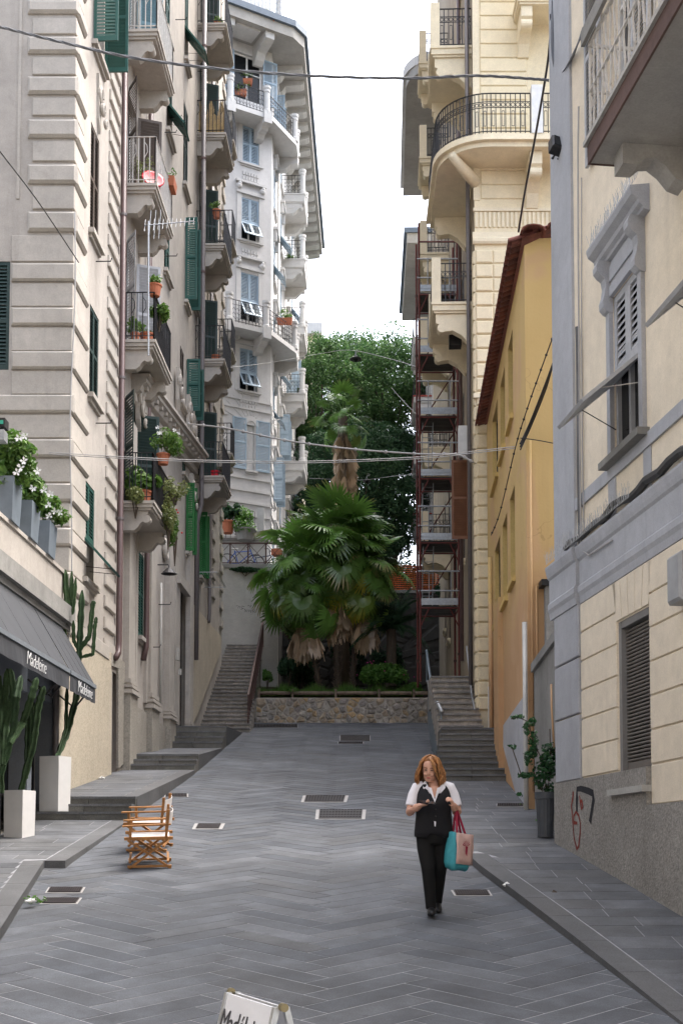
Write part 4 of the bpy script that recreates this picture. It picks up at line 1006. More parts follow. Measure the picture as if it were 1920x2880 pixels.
# pipes and plaster details on the ochre house
def pO(px, py, o=.06): u, w = FO.uw(px, py, o); return FO.p(u, o, w)
pipe(bO, [FOF.p(-.06, .06, .1), FOF.p(-.06, .06, FO.uw(1470,1775)[1])], .04, PIPE_W, 'white_pipe')
pipe(bO, [FOF.p(.06, .05, 1.0), FOF.p(.06, .05, FOF.uw(1480,1240)[1])], .018, OCHRE, 'small_pipe'); pipe(bO, [FOF.p(.14, .05, 2.0), FOF.p(.14, .05, FOF.uw(1485,1650)[1]), FOF.p(.9, .05, FOF.uw(1485,1650)[1]+.02)], .018, OCHRE, 'small_pipe')
pipe(bO, [FO.p(FO.uw(1377,1600,.06)[0], .06, 1.9), FO.p(FO.uw(1377,1600,.06)[0], .06, FO.uw(1374,1600)[1])], .045, OCHRE, 'downpipe')
pipe(bO, [FO.p(FO.uw(1378,1900,.06)[0], .07, 1.6), FO.p(FO.uw(1378,1900,.06)[0], .07, FO.uw(1378,1945)[1])], .05, PIPE_W, 'white_pipe')
WPATCH = plaster('white_wash', (.46,.47,.50), var=.2, streak=.35, dirtamt=.3)
u, w = FO.uw(1467, 1960, .03); poly_on(FO, [(1470,1960),(1472,2320),(1414,2100),(1414,2040)], 0, .012, 'whitewash_patch', WPATCH, bO)
FO.mb().prism([(FO.uw(1414,2060)[0], -.5), (FO.uw(1414,2060)[0], FO.uw(1414,1000)[1]), (FO.uw(1414,2060)[0]+1.1, FO.uw(1414,1000)[1]*0+4.6), (FO.uw(1414,2060)[0]+1.1, -.5)], 0, .0, lambda p, q, t: (p, t, q))
u0 = FO.uw(1415, 2000)[0]; FO.mb().box(u0, u0+1.2, 0, .10, .5, FO.uw(1412,1680)[1]).build('buttress', OCHRE, bO)
# concrete garden wall between the ochre house and the corner building
gw = thing('garden_wall', (3.0, 18.5, .3), 'stained concrete garden wall with sloping coping between ochre and cream buildings', 'wall')
YG0, YG1 = 17.2, 20.5
def gx(Y): return 2.93+(Y-17.2)*.035
a0 = at(1571, 1790, 17.3).z; a1 = at(1507, 1890, 20.4).z
m = MB(); m.prism([(YG0,-.6),(YG1,-.6),(YG1,a1),(YG0,a0)], 0, .3, lambda p, q, t: (gx(p)+t+.05, p, q)); m.build('body', CONC, gw)
m = MB(); m.prism([(YG0,a0+.004),(YG1,a1+.004),(YG1,a1+.14),(YG0,a0+.14)], -.05, .40, lambda p, q, t: (gx(p)+t+.05, p, q)); m.build('coping', CONC, gw)
m = MB(); zc = at(1530, 1650, 20.4).z; m.box(3.28, 4.4, 20.35, 20.55, .3, zc); m.build('rough_panel', CONC, gw)
m = MB(); m.box(3.2, 4.4, 20.28, 20.6, zc, zc+.1); m.build('tar_capping', paint('tar', (.012,.012,.013)), gw)
pipe(gw, [at(1558, 2120, 17.6), at(1550, 1990, 17.9), at(1549, 1925, 18.1)], .014, OCHRE, 'cane')
# ---------------------------------------------------------------- unseen houses added behind and beside the viewer to hold back sky light
def block(name, x0, x1, y0, y1, z1, mat, lbl, cols):
    t = thing(name, ((x0+x1)/2, (y0+y1)/2, -1.6), lbl, 'building', None)
    faces = [Fr((x0,y1),(1,0),(0,1)), Fr((x1,y1),(0,-1),(1,0)), Fr((x0,y1),(0,-1),(-1,0))]
    for fr, L in zip(faces, (x1-x0, y1-y0, y1-y0)):
        H = [(u, u+1.0, z, z+1.9) for z in np.arange(1.2, z1-2.5, 3.4) for u in np.arange(1.2, L-1.5, 3.0)]
        wall_holes(fr, 0, L, -4, z1, H).build('wall', mat, t, fix=False)
        m = fr.mb()
        for h in H: m.box(h[0], h[1], -.2, -.15, h[2], h[3])
        m.build('shutters', cols, t)['kind'] = 'stuff'
    MB().box(x0-.4, x1+.4, y0-.4, y1+.4, z1, z1+.4).build('roof', ROOFT, t)
block('added_opposite_house', -16, -2.5, -24, -12, 17, WALL_A, 'unseen beige house added behind the viewer to cut sky light', GREEN)
block('added_opposite_house', -1.5, 15, -24, -11, 19, CREAM_R, 'unseen cream house added behind the viewer to cut sky light', GREY_SH)
block('added_neighbour_house', -17, -7.2, -9, 12.5, 18, WALL_A, 'unseen beige house added beside the shop to cut sky light', GREEN)
# ---------------------------------------------------------------- pale yellow building with wrap-round balcony
bD = thing('yellow_building', (3.2, 29.7, 2.7), 'tall pale yellow building with banded plaster and a curved wrap-round balcony', 'building')
UD = 26.0
nd = FD.uw(1344, 2046); HDd = (.10, .75, 2.72, FD.uw(1344, 1735)[1])
HD = [HDd]
for i, z in enumerate((13.35, 16.6, 19.8, 23.0, 10.1, 7.0)):
    HD.append((1.1, 2.0, z+.05, z+2.3)); HD.append((4.3, 5.1, z+.9, z+2.5)); HD.append((8.2, 9.1, z+.9, z+2.5)); HD.append((12.0, 12.9, z+.05, z+2.4)); HD.append((15, 15.8, z+.9, z+2.4))
HD = [h for k, h in enumerate(HD) if not (1.0 < h[0] < 1.2 and h[2] < 13)]
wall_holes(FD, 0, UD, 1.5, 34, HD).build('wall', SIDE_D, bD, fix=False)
HF_ = [(2.62, 3.7, 11.3, FDF.uw(1556, 520)[1]), (2.62, 3.7, 16.7, 18.9), (2.62, 3.7, 19.9, 22.2)]
wall_holes(FDF, 0, 7, 1.5, 34, HF_).build('front_wall', WALL_D, bD, fix=False)
m = FD.mb(); m.box(UD, UD+.02, -7, 0, 1.5, 34); m.box(0, UD, -7, -6.9, 1.5, 34); m.box(0, UD, -7, 0, 34, 34.1); m.build('rear_walls', WALL_D, bD)
FD.mb().box(HDd[0], HDd[1], -.12, -.06, HDd[2], HDd[3]).build('door', NAVY, bD); FD.mb().box(HDd[0]+.5, HDd[0]+.53, -.06, -.02, 3.6, 4.3).build('door_handle', ZINC, bD)
for h in HD[1:]: win(FD, bD, *h, 'closed', BROWNS, sillmat=TRIM_D)
for h in HF_: win(FDF, bD, *h, 'closed', BROWN_D, sill=False)
m = FDF.mb()
for a, b, c, d in HF_: m.box(a-.22, a-.001, 0, .05, c, d+.2); m.box(a-.14, a-.001, .05, .08, c, d+.12); m.box(a, b, 0, .05, d, d+.2)
m.build('window_surround', TRIM_D, bD)
# banded courses on the front face, and corner blocks lower down
zdent0 = FDF.uw(1400, 640)[1]; zdent1 = FDF.uw(1400, 598)[1]
z = zdent1+.32; top = 24.5
uL, uRt = FDF.uw(1350, 300)[0], FDF.uw(1480, 300)[0]
while z < top:
    FDF.mb().fbox(uL, uRt, -.005, .03, z+.014, z+.335, .014).build('course_block', WALL_D, bD); z += .35
FDF.mb().box(-.02, uL-.03, 0, .02, zdent1+.3, top).build('corner_strip', TRIM_D, bD)
z = zdent0-.55
while z > 3.5:
    FDF.mb().fbox(.02, .42, -.005, .05, z-.33, z-.02, .025).build('course_block', WALL_D, bD); FDF.mb().fbox(.44, 2.9, -.005, .03, z-.33, z-.02, .02).build('course_block', WALL_D, bD)
    FD.mb().fbox(.0, .35, -.005, .05, z-.33, z-.02, .025).build('course_block', WALL_D, bD); z -= .345
m = FDF.mb(); m.prism([(0,0),(.06,0),(.09,.05),(.09,.12),(.05,.16),(.03,.30),(0,.30)], -.05, 2.3, lambda p, q, t: (t, p, zdent0-.42+q)); m.build('string_course', TRIM_D, bD)
for i in range(22): FDF.mb().box(.02+i*.105, .02+i*.105+.055, 0, .035, zdent0, zdent1).build('dentil', TRIM_D, bD)
FDF.mb().box(-.03, 2.3, 0, .05, zdent1+.02, zdent1+.1).build('string_course', TRIM_D, bD)
zr = FDF.uw(1400, 1110)[1]; FDF.mb().box(-.06, 2.5, 0, .09, zr-.1, zr).build('string_course', TRIM_D, bD)
# simple side balconies
for z in (13.35, 19.8):
    b = balcony(FD, bD, .55, 2.9, 1.02, z, TRIM_D, H=.75, kind=1, style=2, bw=.24, slab=.2, rail=False)
    FD.mb().box(.58, .82, .78, 1.0, z, z+1.12).build('post', TRIM_D, b); FD.mb().box(2.62, 2.86, .78, 1.0, z, z+1.12).build('post', TRIM_D, b)
    railing([FD.p(.66, 0, z), FD.p(.66, .78, z)], 1.0, b, style=2); railing([FD.p(.82, .95, z), FD.p(2.62, .95, z)], 1.0, b, style=2)
# the curved balcony
z = 16.62; P = 1.05; cx0 = FD.p(0, 0, z)
def curve_pts(e, z, n=10):
    "outline from far end of the side face, round the corner, along the front"
    pts = [FD.p(2.9, P-e, z)]; c = FD.p(.35, 0, z)+Vector((.30,0,0))
    rad = P-e+.22
    for k in range(n+1):
        a = math.pi+ (math.pi/2)*k/n; pts.append(Vector((c.x-.02+rad*math.cos(a)*1.0, c.y-.15+rad*math.sin(a)*1.0, z)))
    pts.append(Vector((c.x+4.2, pts[-1].y, z))); return pts
def slab_curve(e, z0, z1, mat, name, par):
    a = curve_pts(e, z0); n = len(a); inn = [FD.p(2.9, -.1, z0), Vector((cx0.x+4.5, cx0.y+.3, z0))]
    pts = a+[inn[1], Vector((cx0.x+.3, cx0.y+.3, z0)), inn[0]]; N_ = len(pts)
    m = MB(); m.add(pts+[p+Vector((0,0,z1-z0)) for p in pts], [tuple(range(N_)), tuple(range(N_, 2*N_))]+[(i, (i+1)%N_, N_+(i+1)%N_, N_+i) for i in range(N_)]); return m.build(name, mat, par)
cb = slab_curve(0, z-.14, z, TRIM_D, 'curved_balcony', bD); slab_curve(.10, z-.26, z-.141, TRIM_D, 'underside', cb)
cp = curve_pts(.08, z); railing(cp[:6], 1.0, cb, style=2); railing(cp[5:-1], 1.0, cb, style=2)
e0 = cp[-2]; e1 = cp[-1]; px_ = FDF.uw(1475, 380)[0]; Pm = Vector((FDF.p(px_,0,0).x, e0.y, z))
railing([e0, Vector((Pm.x-.02, e0.y, z))], 1.0, cb, style=2); railing([Vector((Pm.x+.28, e0.y, z)), e1], 1.0, cb, style=2)
MB().box(Pm.x, Pm.x+.26, e0.y-.10, e0.y+.14, z, z+1.15).build('post', FRAMEW, cb)
m = FDF.mb(); m.prism(bracket_prof(.8, 1.0, 1), px_, px_+.28, lambda p, q, t: (t, p, z-.27+q)); m.build('bracket', TRIM_D, cb)
m = FD.mb(); m.prism(bracket_prof(.85, .8, 1), 2.3, 2.55, lambda p, q, t: (t, p, z-.27+q)); m.build('bracket', TRIM_D, cb)
MB().tube([cx0+Vector((-.6,-.65,-.28)), cx0+Vector((-.3,-.3,-.42)), cx0+Vector((.05,.02,-.6))], [.10,.13,.15], 8).build('corner_rib', TRIM_D, cb, smooth=True)
# balcony top right of the front face
zt_ = FDF.uw(1450, 45)[1]; u0 = FDF.uw(1452, 60, .8)[0]; b = balcony(FDF, bD, u0, u0+3, .85, zt_, TRIM_D, H=.85, kind=1, nb=2, bw=.26, slab=.18, style=2, rail=False)
FDF.mb().box(u0+.1, u0+.38, .55, .8, zt_, zt_+1.1).build('post', TRIM_D, b); railing([FDF.p(u0+.38, .78, zt_), FDF.p(u0+3, .78, zt_)], 1.0, b, style=2)
# further column of side balconies
for z in (10.15, 13.4, 16.7, 20.0, 23.3, 26.6):
    b = balcony(FD, bD, 11.8, 13.6, .98, z, TRIM_D, H=.6, kind=1, style=2, bw=.24, slab=.2)
    for u in (11.82,): FD.mb().box(u, u+.22, .72, .96, z, z+1.1).build('post', TRIM_D, b)
m = MB(); pts = [(0,0),(1.25,0),(1.3,.5),(1.15,1.1),(.8,1.6),(.3,1.85),(0,1.9)]
cz_ = FD.uw(1160, 515, 1.3)[1]
zq = at(1150, 190, 46).z
def rs(o0, z0, z1, nm, mt):
    m = FD.mb(); P_ = [(16.3+o0*(1-math.sin(a)), o0*math.cos(a)*-1+o0) for a in []]
    arc = [(16.3+o0*(1-math.cos(a)), o0*math.sin(a)) for a in np.linspace(0, math.pi/2, 7)]
    m.prism([(16.3, -.5)]+arc+[(25.6, o0), (25.6, -.5)], z0, z1, lambda p, q, t: (p, q, t)); return m.build(nm, mt, bD)
rs(1.3, zq, zq+.35, 'roof_slab', SOFFIT); rs(1.42, zq+.351, zq+.7, 'roof_edge', TRIM_C)
pipe(bD, [FD.p(.55, .12, 24), FD.p(.55, .12, 4)], .05, PIPE_G); pipe(bD, [FD.p(3.4, .15, 26), FD.p(3.4, .15, 5)], .05, PIPE_B)
for z in (9.2,): 
    w_ = shutter(Mx(FD.p(2.6, .0, FD.uw(1300,1585)[1]), Vector((-1,0,0)), Vector((0,1,0)), Vector((0,0,1))), .44, FD.uw(1300,1375)[1]-FD.uw(1300,1585)[1], BROWN_D, bD, slat=.06)
m = FD.mb(); m.box(1.9, 2.15, 0, .3, FD.uw(1326,1260)[1], FD.uw(1326,1215)[1]+.35); m.build('white_duct', FRAMEW, bD)
m = FD.mb(); wq = FD.uw(1300,1110)[1]; m.box(1.2, 1.5, .25, .55, wq-.1, wq+.22); tag(m.build('wall_lantern', IRON), 'dark square lantern on the pale yellow wall below the tiled eaves', 'lamp')
# ---------------------------------------------------------------- far building behind the scaffold
bE = thing('far_building', (5.2, 62, 10.4), 'distant grey-white building with balconies edged in red behind the scaffold', 'building')
FE = Fr((4.75, 62), (.02,1), (-1,0)); zE = at(1150, 690, 62).z
HE = []
for i in range(5):
    for u in (2, 5, 9.3, 13): HE.append((u, u+.9, 11+i*3.3+.9, 11+i*3.3+2.5))
wall_holes(FE, 0, 26, 9, zE, HE).build('wall', WALL_C, bE, fix=False); wall_holes(Fr((4.75,62),(1,0),(0,-1)), 0, 9, 9, zE, []).build('front_wall', WALL_C, bE, fix=False)
for h in HE: win(FE, bE, *h, 'closed', BROWN_D, sill=False)
REDE = paint('red_edge', (.30,.05,.035))
for k, y in enumerate((946, 1112, 1284, 1443)):
    w = at(1160, y, 67.4).z; b = balcony(FE, bE, 5.4, 9.4, 1.0, w, TRIM_C, H=.5, nb=2, style=0, slab=.35)
    if k: FE.mb().box(5.38, 9.42, 1.001, 1.02, w-.07, w+.01).build('red_edge', REDE, b); FE.mb().box(5.37, 5.399, 0, 1.02, w-.07, w+.01).build('red_edge', REDE, b)
m = FE.mb(); m.box(-.3, 9, -1, 1.5, zE, zE+.5); m.build('roof_slab', SOFFIT, bE); FE.mb().box(-.4, 9.2, -1, 1.65, zE+.5, zE+.75).build('roof_edge', SLATE, bE)
# ---------------------------------------------------------------- white building with the bracketed cornice
bC = thing('white_building', (-3.2, 55, 10.5), 'white ornate apartment building with pale blue shutters and a deep bracketed cornice', 'building')
XC = at(763, 700, 55).x; FC2 = Fr((XC, 55), (kA,1), (1,0)); FC = Fr((XC, 55), (-1.7,-1), (1,-1.7))   # u grows to the left / nearer
LC = 6.5
def cw_(px0, px1, yt, yb): u0, w1 = FC.uw(px1, yt); u1, w0 = FC.uw(px0, yb); w1b = FC.uw(px0, yt)[1]; return (min(u0,u1), max(u0,u1), w0, w1b)
CW = [(cw_(681,728,351,455),'closed'),(cw_(678,728,553,672),'flap'),(cw_(676,727,764,900),'flap'),(cw_(673,723,977,1095),'flap'),(cw_(658,738,140,270),'glass'),(cw_(695,716,1194,1322),'arch')]
HC2 = []
for i in range(7):
    for u in (1.2, 5.2, 9.6, 13.4): HC2.append((u, u+.95, 11.6+i*3.35+.7, 11.6+i*3.35+2.7))
CT = 36.6
wall_holes(FC, 0, LC, 9, CT, [c[0] for c in CW]).build('chamfer_wall', WALL_C, bC, fix=False)
wall_holes(FC2, 0, 19, 9, CT, HC2).build('side_wall', WALL_C, bC, fix=False)
m = FC2.mb(); m.box(19, 19.02, -9, 0, 9, CT); m.build('rear_wall', WALL_C, bC)
for H, s in CW:
    if s == 'glass': win(FC, bC, *H, 'open180', BLUE_C, sill=False, curtain=True)
    elif s == 'arch':
        w_ = win(FC, bC, *H, 'none', None, sillmat=TRIM_C, curtain=False); a, b, c, d = H; r = (b-a)/2; uc = (a+b)/2
        m = FC.mb(); n = 12
        o = [(uc+(r+.18)*math.cos(t), d-.0+(r+.18)*math.sin(t)) for t in np.linspace(0, math.pi, n)]; i_ = [(uc+r*math.cos(t), d+r*math.sin(t)) for t in np.linspace(math.pi, 0, n)]
        m.prism(o+i_, 0, .06, lambda p, q, t: (p, t, q)); m.build('arch', TRIM_C, w_)
        m = FC.mb(); m.prism([(uc+r*math.cos(t), d+r*math.sin(t)) for t in np.linspace(0, math.pi, n)], 0, .02, lambda p, q, t: (p, t, q)); m.build('arch_pane', FRAMEW, w_)
        FC.mb().box(a+.06, b-.06, -.13, -.10, c+.06, d-.04).build('inner_blind', FRAMEW, w_)
        for u in (a-.72, b+.06):
            s_ = shutter(Mx(FC.p(u+.66 if u < a else u+.66, .05, c), -FC.d, FC.n, Vector((0,0,1))), .66, (d-c)+.25, BLUE_C, w_)
        for k in range(9):
            t = R(20+k*17.5); m = FC.mb(); m.bar((uc+(r+.25)*math.cos(t), .0, d+(r+.25)*math.sin(t)), (uc+(r+1.3)*math.cos(t), .0, d+(r+1.3)*math.sin(t)), .05, .05); m.build('voussoir_rib', TRIM_C, w_)
    else: win(FC, bC, *H, s, BLUE_C, sillmat=TRIM_C, flapang=32)
    a, b, c, d = H
    if s in ('closed', 'flap'):
        m = FC.mb(); m.box(a-.22, a-.001, 0, .05, c-.05, d+.15); m.box(b+.001, b+.22, 0, .05, c-.05, d+.15); m.box(a-.25, b+.25, 0, .10, d+.151, d+.32); m.box(a-.30, b+.30, 0, .16, d+.62, d+.72); m.build('surround', TRIM_C, bC)
        for u in (a-.14, b+.14): m = FC.mb(); m.lathe([(.13,0),(.15,.05),(.11,.1)], 10); m.v = []; m.f = []; m.ball((u,.08,d+.42), .14, 8, 6); m.ball((u-.02,.13,d+.52), .09); m.build('scroll', TRIM_C, bC)
        m = FC.mb()
        for k in range(6):
            for j in range(2): m.box(a+.02+k*(b-a)/6, a+.02+(k+.6)*(b-a)/6, 0, .04, c-.55-j*.22, c-.40-j*.22)
        m.build('carved_panel', TRIM_C, bC)
for i, h in enumerate(HC2): win(FC2, bC, *h, ['closed','flap','closed','flap','open90'][i % 5], BLUE_C, sillmat=TRIM_C)
for i in range(7):
    for u in (1.2, 5.2, 9.6, 13.4):
        w = 11.6+i*3.35+2.75; m = FC2.mb(); m.box(u-.2, u+1.15, 0, .22, w+.3, w+.42); m.box(u-.15, u+.02, 0, .16, w-.2, w+.3); m.box(u+.93, u+1.1, 0, .16, w-.2, w+.3); m.build('window_hood', TRIM_C, bC)
# rusticated bands on the lower storeys
for y in (1125,1150,1175,1215,1245,1280,1315,1345,1380,1415,1450,1485):
    w = FC.uw(690, y)[1]
    for a, b in ((-.0, CW[5][0][0]-.95), (CW[5][0][1]+.95, LC)) if 1170 < y < 1340 else ((0, LC),): FC.mb().box(a, b, 0, .05, w-.03, w+.06).build('band', TRIM_C, bC)
    FC2.mb().box(0, 1.0, 0, .06, w-.35, w-.05).build('band_block', TRIM_C, bC)
# corner balconies on the chamfer
def round_post(par, p, h=1.25):
    m = MB(); m.lathe([(.17,0),(.17,.16),(.14,.2),(.135,h-.3),(.16,h-.27),(.16,h-.2),(.14,h-.17),(.18,h-.1),(.18,h)], 12, p); m.build('post', TRIM_C, par, smooth=False)
for y in (300, 912):
    z = FC.uw(690, y, 1.0)[1]; b_ = None
    o = [FC.p(LC, 1.0, z), FC.p(.5, 1.0, z), FC2.p(.95, 1.05, z), FC2.p(2.4, 1.05, z), FC2.p(2.4, 0, z), FC2.p(0, -.2, z), FC.p(LC, 0, z)]
    m = MB(); n = len(o); m.add(o+[p-Vector((0,0,.2)) for p in o], [tuple(range(n)), tuple(range(n, 2*n))]+[(i, (i+1)%n, n+(i+1)%n, n+i) for i in range(n)]); b_ = m.build('corner_balcony', TRIM_C, bC)
    for u in (.55, 2.3, 4.0):
        m = FC.mb(); m.prism([(0,-.2),(1.02,-.2),(1.02,-.42),(.8,-.46),(.7,-.58),(.45,-.62),(.3,-.78),(0,-.85)], u, u+.34, lambda p, q, t: (t, p, z+q)); m.box(u-.02, u+.36, .86, 1.08, z-.42, z+.1); m.build('bracket', TRIM_C, b_)
        round_post(b_, FC.p(u+.17, .92, z))
    m = FC2.mb(); m.prism([(0,-.2),(1.05,-.2),(1.05,-.48),(.7,-.55),(.5,-.7),(0,-.75)], 1.9, 2.35, lambda p, q, t: (t, p, z+q)); m.build('bracket', TRIM_C, b_)
    round_post(b_, FC2.p(1.0, .95, z)); round_post(b_, FC2.p(2.25, .95, z))
    railing([FC.p(LC, .92, z), FC.p(.72, .92, z), FC2.p(1.0, .95, z), FC2.p(2.25, .95, z), FC2.p(2.25, 0, z)], 1.0, b_, style=1, sp=.16)
# side balconies
for y in (552, 735, 923, 1111, 1303):
    z = at(800, y, 61.5).z; b_ = balcony(FC2, bC, 6.2, 8.8, 1.15, z, TRIM_C, H=.5, nb=2, bw=.3, slab=.42, rail=False)
    FC2.mb().prism([(0,-.47),(.9,-.47),(.9,-.6),(.6,-.7),(0,-.8)], 6.3, 6.8, lambda p, q, t: (t, p, z+q)).build('stepped_corbel', TRIM_C, b_)
    for u in (6.4, 8.6): round_post(b_, FC2.p(u, 1.0, z))
    railing([FC2.p(6.3, 0, z), FC2.p(6.3, .95, z), FC2.p(8.7, .95, z)], .95, b_, style=1, sp=.16)
# cornice with modillions, gutter, roof terrace
MODIL = plaster('grey_white_modillion', (.46,.455,.44), streak=.2)
zc = at(851, 118, 54.2).z; ov = 1.45
o = [FC.p(LC, ov, zc), FC.p(-.3, ov, zc), FC2.p(-.35, ov, zc), FC2.p(19.3, ov, zc), FC2.p(19.3, -1, zc), FC.p(LC, -2, zc)]
def slabp(o, dz0, dz1, mat, name, par):
    n = len(o); m = MB(); m.add([p+Vector((0,0,dz0)) for p in o]+[p+Vector((0,0,dz1)) for p in o], [tuple(range(n)), tuple(range(n, 2*n))]+[(i, (i+1)%n, n+(i+1)%n, n+i) for i in range(n)]); return m.build(name, mat, par)
co = slabp(o, 0, .45, SOFFIT, 'cornice', bC)
slabp([FC.p(LC, ov+.14, zc), FC.p(-.35, ov+.14, zc), FC2.p(-.4, ov+.14, zc), FC2.p(19.45, ov+.14, zc), FC2.p(19.45, -1, zc), FC.p(LC, -2, zc)], .451, .72, SLATE, 'gutter', co)
for i in range(17):
    u = .9+i*1.12; m = FC2.mb(); m.prism([(0,0),(ov-.15,0),(ov-.15,-.16),(ov-.3,-.22),(.45,-.28),(.32,-.5),(.12,-.6),(0,-.6)], u, u+.5, lambda p, q, t: (t, p, zc+q-.001)); m.build('modillion', MODIL, co)
for i in range(3):
    u = .55+i*1.9; m = FC.mb(); m.prism([(0,0),(ov-.15,0),(ov-.15,-.3),(ov-.3,-.36),(.5,-.5),(.32,-.75),(.12,-.9),(0,-.9)], u, u+.42, lambda p, q, t: (t, p, zc+q-.001)); m.build('modillion', MODIL, co)
for i in range(3): FC.mb().box(1.15+i*1.9, 1.15+i*1.9+1.15, .25, 1.15, zc-.06, zc-.001).build('coffer', TRIM_C, co)
zt2 = zc+.73; t_ = bC
railing([FC.p(LC, ov-.1, zt2), FC.p(.1, ov-.1, zt2), FC2.p(.8, ov-.2, zt2), FC2.p(.8, 0, zt2)], 1.3, bC, ZINC, style=1, sp=.18)
for u in (.3, 2.2, 4.2): round_post(bC, FC.p(u, ov-.25, zt2), 1.5)
m = FC.mb(); m.box(-.2, LC, -4, -.3, zt2, zt2+4); m.build('attic', WALL_C, bC); FC.mb().box(-.4, LC, -4, .0, zt2+4, zt2+4.3).build('attic_roof', SLATE, bC)
pipe(bC, [FC2.p(2.9, .1, 34), FC2.p(2.9, .1, 11)], .06, PIPE_W)
# terrace wall and fence at the foot of the white building
tw = thing('terrace_wall', (-4.2, 52.5, UPZ), 'low grey terrace wall with iron fence and white post before the white building', 'wall')
zt3 = at(680, 1525, 52.5).z; zb3 = at(680, 1580, 52.5).z
MB().box(-9, -3.1, 52.3, 52.6, UPZ-.1, zt3).build('body', CONC_L, tw); MB().box(-9.1, -3.0, 52.22, 52.7, zt3, zt3+.12).build('coping', CONC, tw)
railing([(-9,52.45,zt3+.12), (-3.6,52.45,zt3+.12)], 1.15, tw, style=1, sp=.2)
MB().box(-3.5, -3.2, 52.3, 52.6, zt3+.12, zt3+1.4).build('post', TRIM_C, tw)
# house beyond the trees
bF = thing('background_house', (-2, 95, UPZ), 'cream house gable showing above the trees beside the white building', 'house')
zf = at(880, 915, 92).z; MB().box(-7, at(893,930,92).x, 92, 100, UPZ, zf-.8).build('wall', WALL_D, bF); MB().box(-7, at(905,915,92).x, 91.5, 100, zf-.8, zf).build('roof', TRIM_C, bF)
# ---------------------------------------------------------------- rubble wall closing the street
def clip(poly, a, b, c):
    out = []; n = len(poly)
    for i in range(n):
        p, q = poly[i], poly[(i+1)%n]; dp = a*p[0]+b*p[1]-c; dq = a*q[0]+b*q[1]-c
        if dp <= 0: out.append(p)
        if dp*dq < 0: t = dp/(dp-dq); out.append((p[0]+(q[0]-p[0])*t, p[1]+(q[1]-p[1])*t))
    return out
def voronoi(pts, box):
    cells = []
    for i, p in enumerate(pts):
        poly = [(box[0],box[2]),(box[1],box[2]),(box[1],box[3]),(box[0],box[3])]
        for j, q in enumerate(pts):
            if i == j: continue
            a, b = q[0]-p[0], q[1]-p[1]
            if a*a+b*b > 1.2: continue
            c = (q[0]**2+q[1]**2-p[0]**2-p[1]**2)/2; poly = clip(poly, a, b, c)
            if len(poly) < 3: break
        if len(poly) >= 3: cells.append((p, poly))
    return cells
rw_ = thing('rubble_wall', (0, 42, 4.2), 'low rubble stone retaining wall at the head of the street under the palms', 'wall')
zb, ztw = 4.2, at(960, 1962, 42).z
MB().box(-2.82, 2.85, 42.02, 42.5, zb-.4, ztw).build('mortar_core', RUBM, rw_)
pts = []
while len(pts) < 118:
    p = (rnd.uniform(-2.8, 2.82), rnd.uniform(zb-.02, ztw))
    if all((p[0]-q[0])**2+((p[1]-q[1])*1.25)**2 > .15**2 for q in pts): pts.append(p)
    elif rnd.random() < .004: pts.append(p)
for p, poly in voronoi(pts, (-2.82, 2.85, zb-.05, ztw)):
    cx = sum(q[0] for q in poly)/len(poly); cy = sum(q[1] for q in poly)/len(poly); k = rnd.uniform(.76, .92); pr_o = rnd.uniform(.02, .07)
    pp = []
    for i, q in enumerate(poly):
        r_ = poly[(i+1) % len(poly)]; pp += [q, ((q[0]+r_[0])/2+rnd.uniform(-.008,.008), (q[1]+r_[1])/2+rnd.uniform(-.008,.008))]
    n = len(pp); sh = lambda q, s: (cx+(q[0]-cx)*s, cy+(q[1]-cy)*s)
    V = []
    for s, o in ((k, 42.03), (k*.92, 42.02-pr_o*.7), (k*.55, 42.02-pr_o)): V += [(sh(q, s)[0], o+rnd.uniform(-.008, .008), sh(q, s)[1]) for q in pp]
    V.append((cx, 42.02-pr_o*1.05, cy))
    F_ = [(a*n+i, a*n+(i+1)%n, (a+1)*n+(i+1)%n, (a+1)*n+i) for a in range(2) for i in range(n)]+[(2*n+i, 2*n+(i+1)%n, 3*n) for i in range(n)]
    link_mesh('stone', V, F_, RUB, rw_)
# log edging on top of the wall
x = -2.75; nlog = 0
while x < 2.6:
    L = rnd.uniform(.9, 1.5)
    kk = ['log beside the left stair railing','second log from the stair railing','middle log in front of the palm trunks','log before the magenta-flowered bush','last log by the steel balustrade','short end log by the steel balustrade'][min(5, nlog)]; nlog += 1
    tag(MB().tube([(x,42.25,ztw+.17),(x+L*.5,42.25+rnd.uniform(-.02,.02),ztw+.18),(min(x+L,2.75)-.04,42.25,ztw+.17)], .065, 8).build('edging_log', WOODLOG, smooth=True), 'weathered round edging '+kk, 'log', 'logs edging the bed')
    tag(MB().tube([(x+.02,42.17,ztw-.01),(x+.02,42.17,ztw+.30)], .04, 7).build('log_stake', WOODLOG), 'short stake at the start of the '+kk, 'stake', 'stakes of the log edging'); x += L
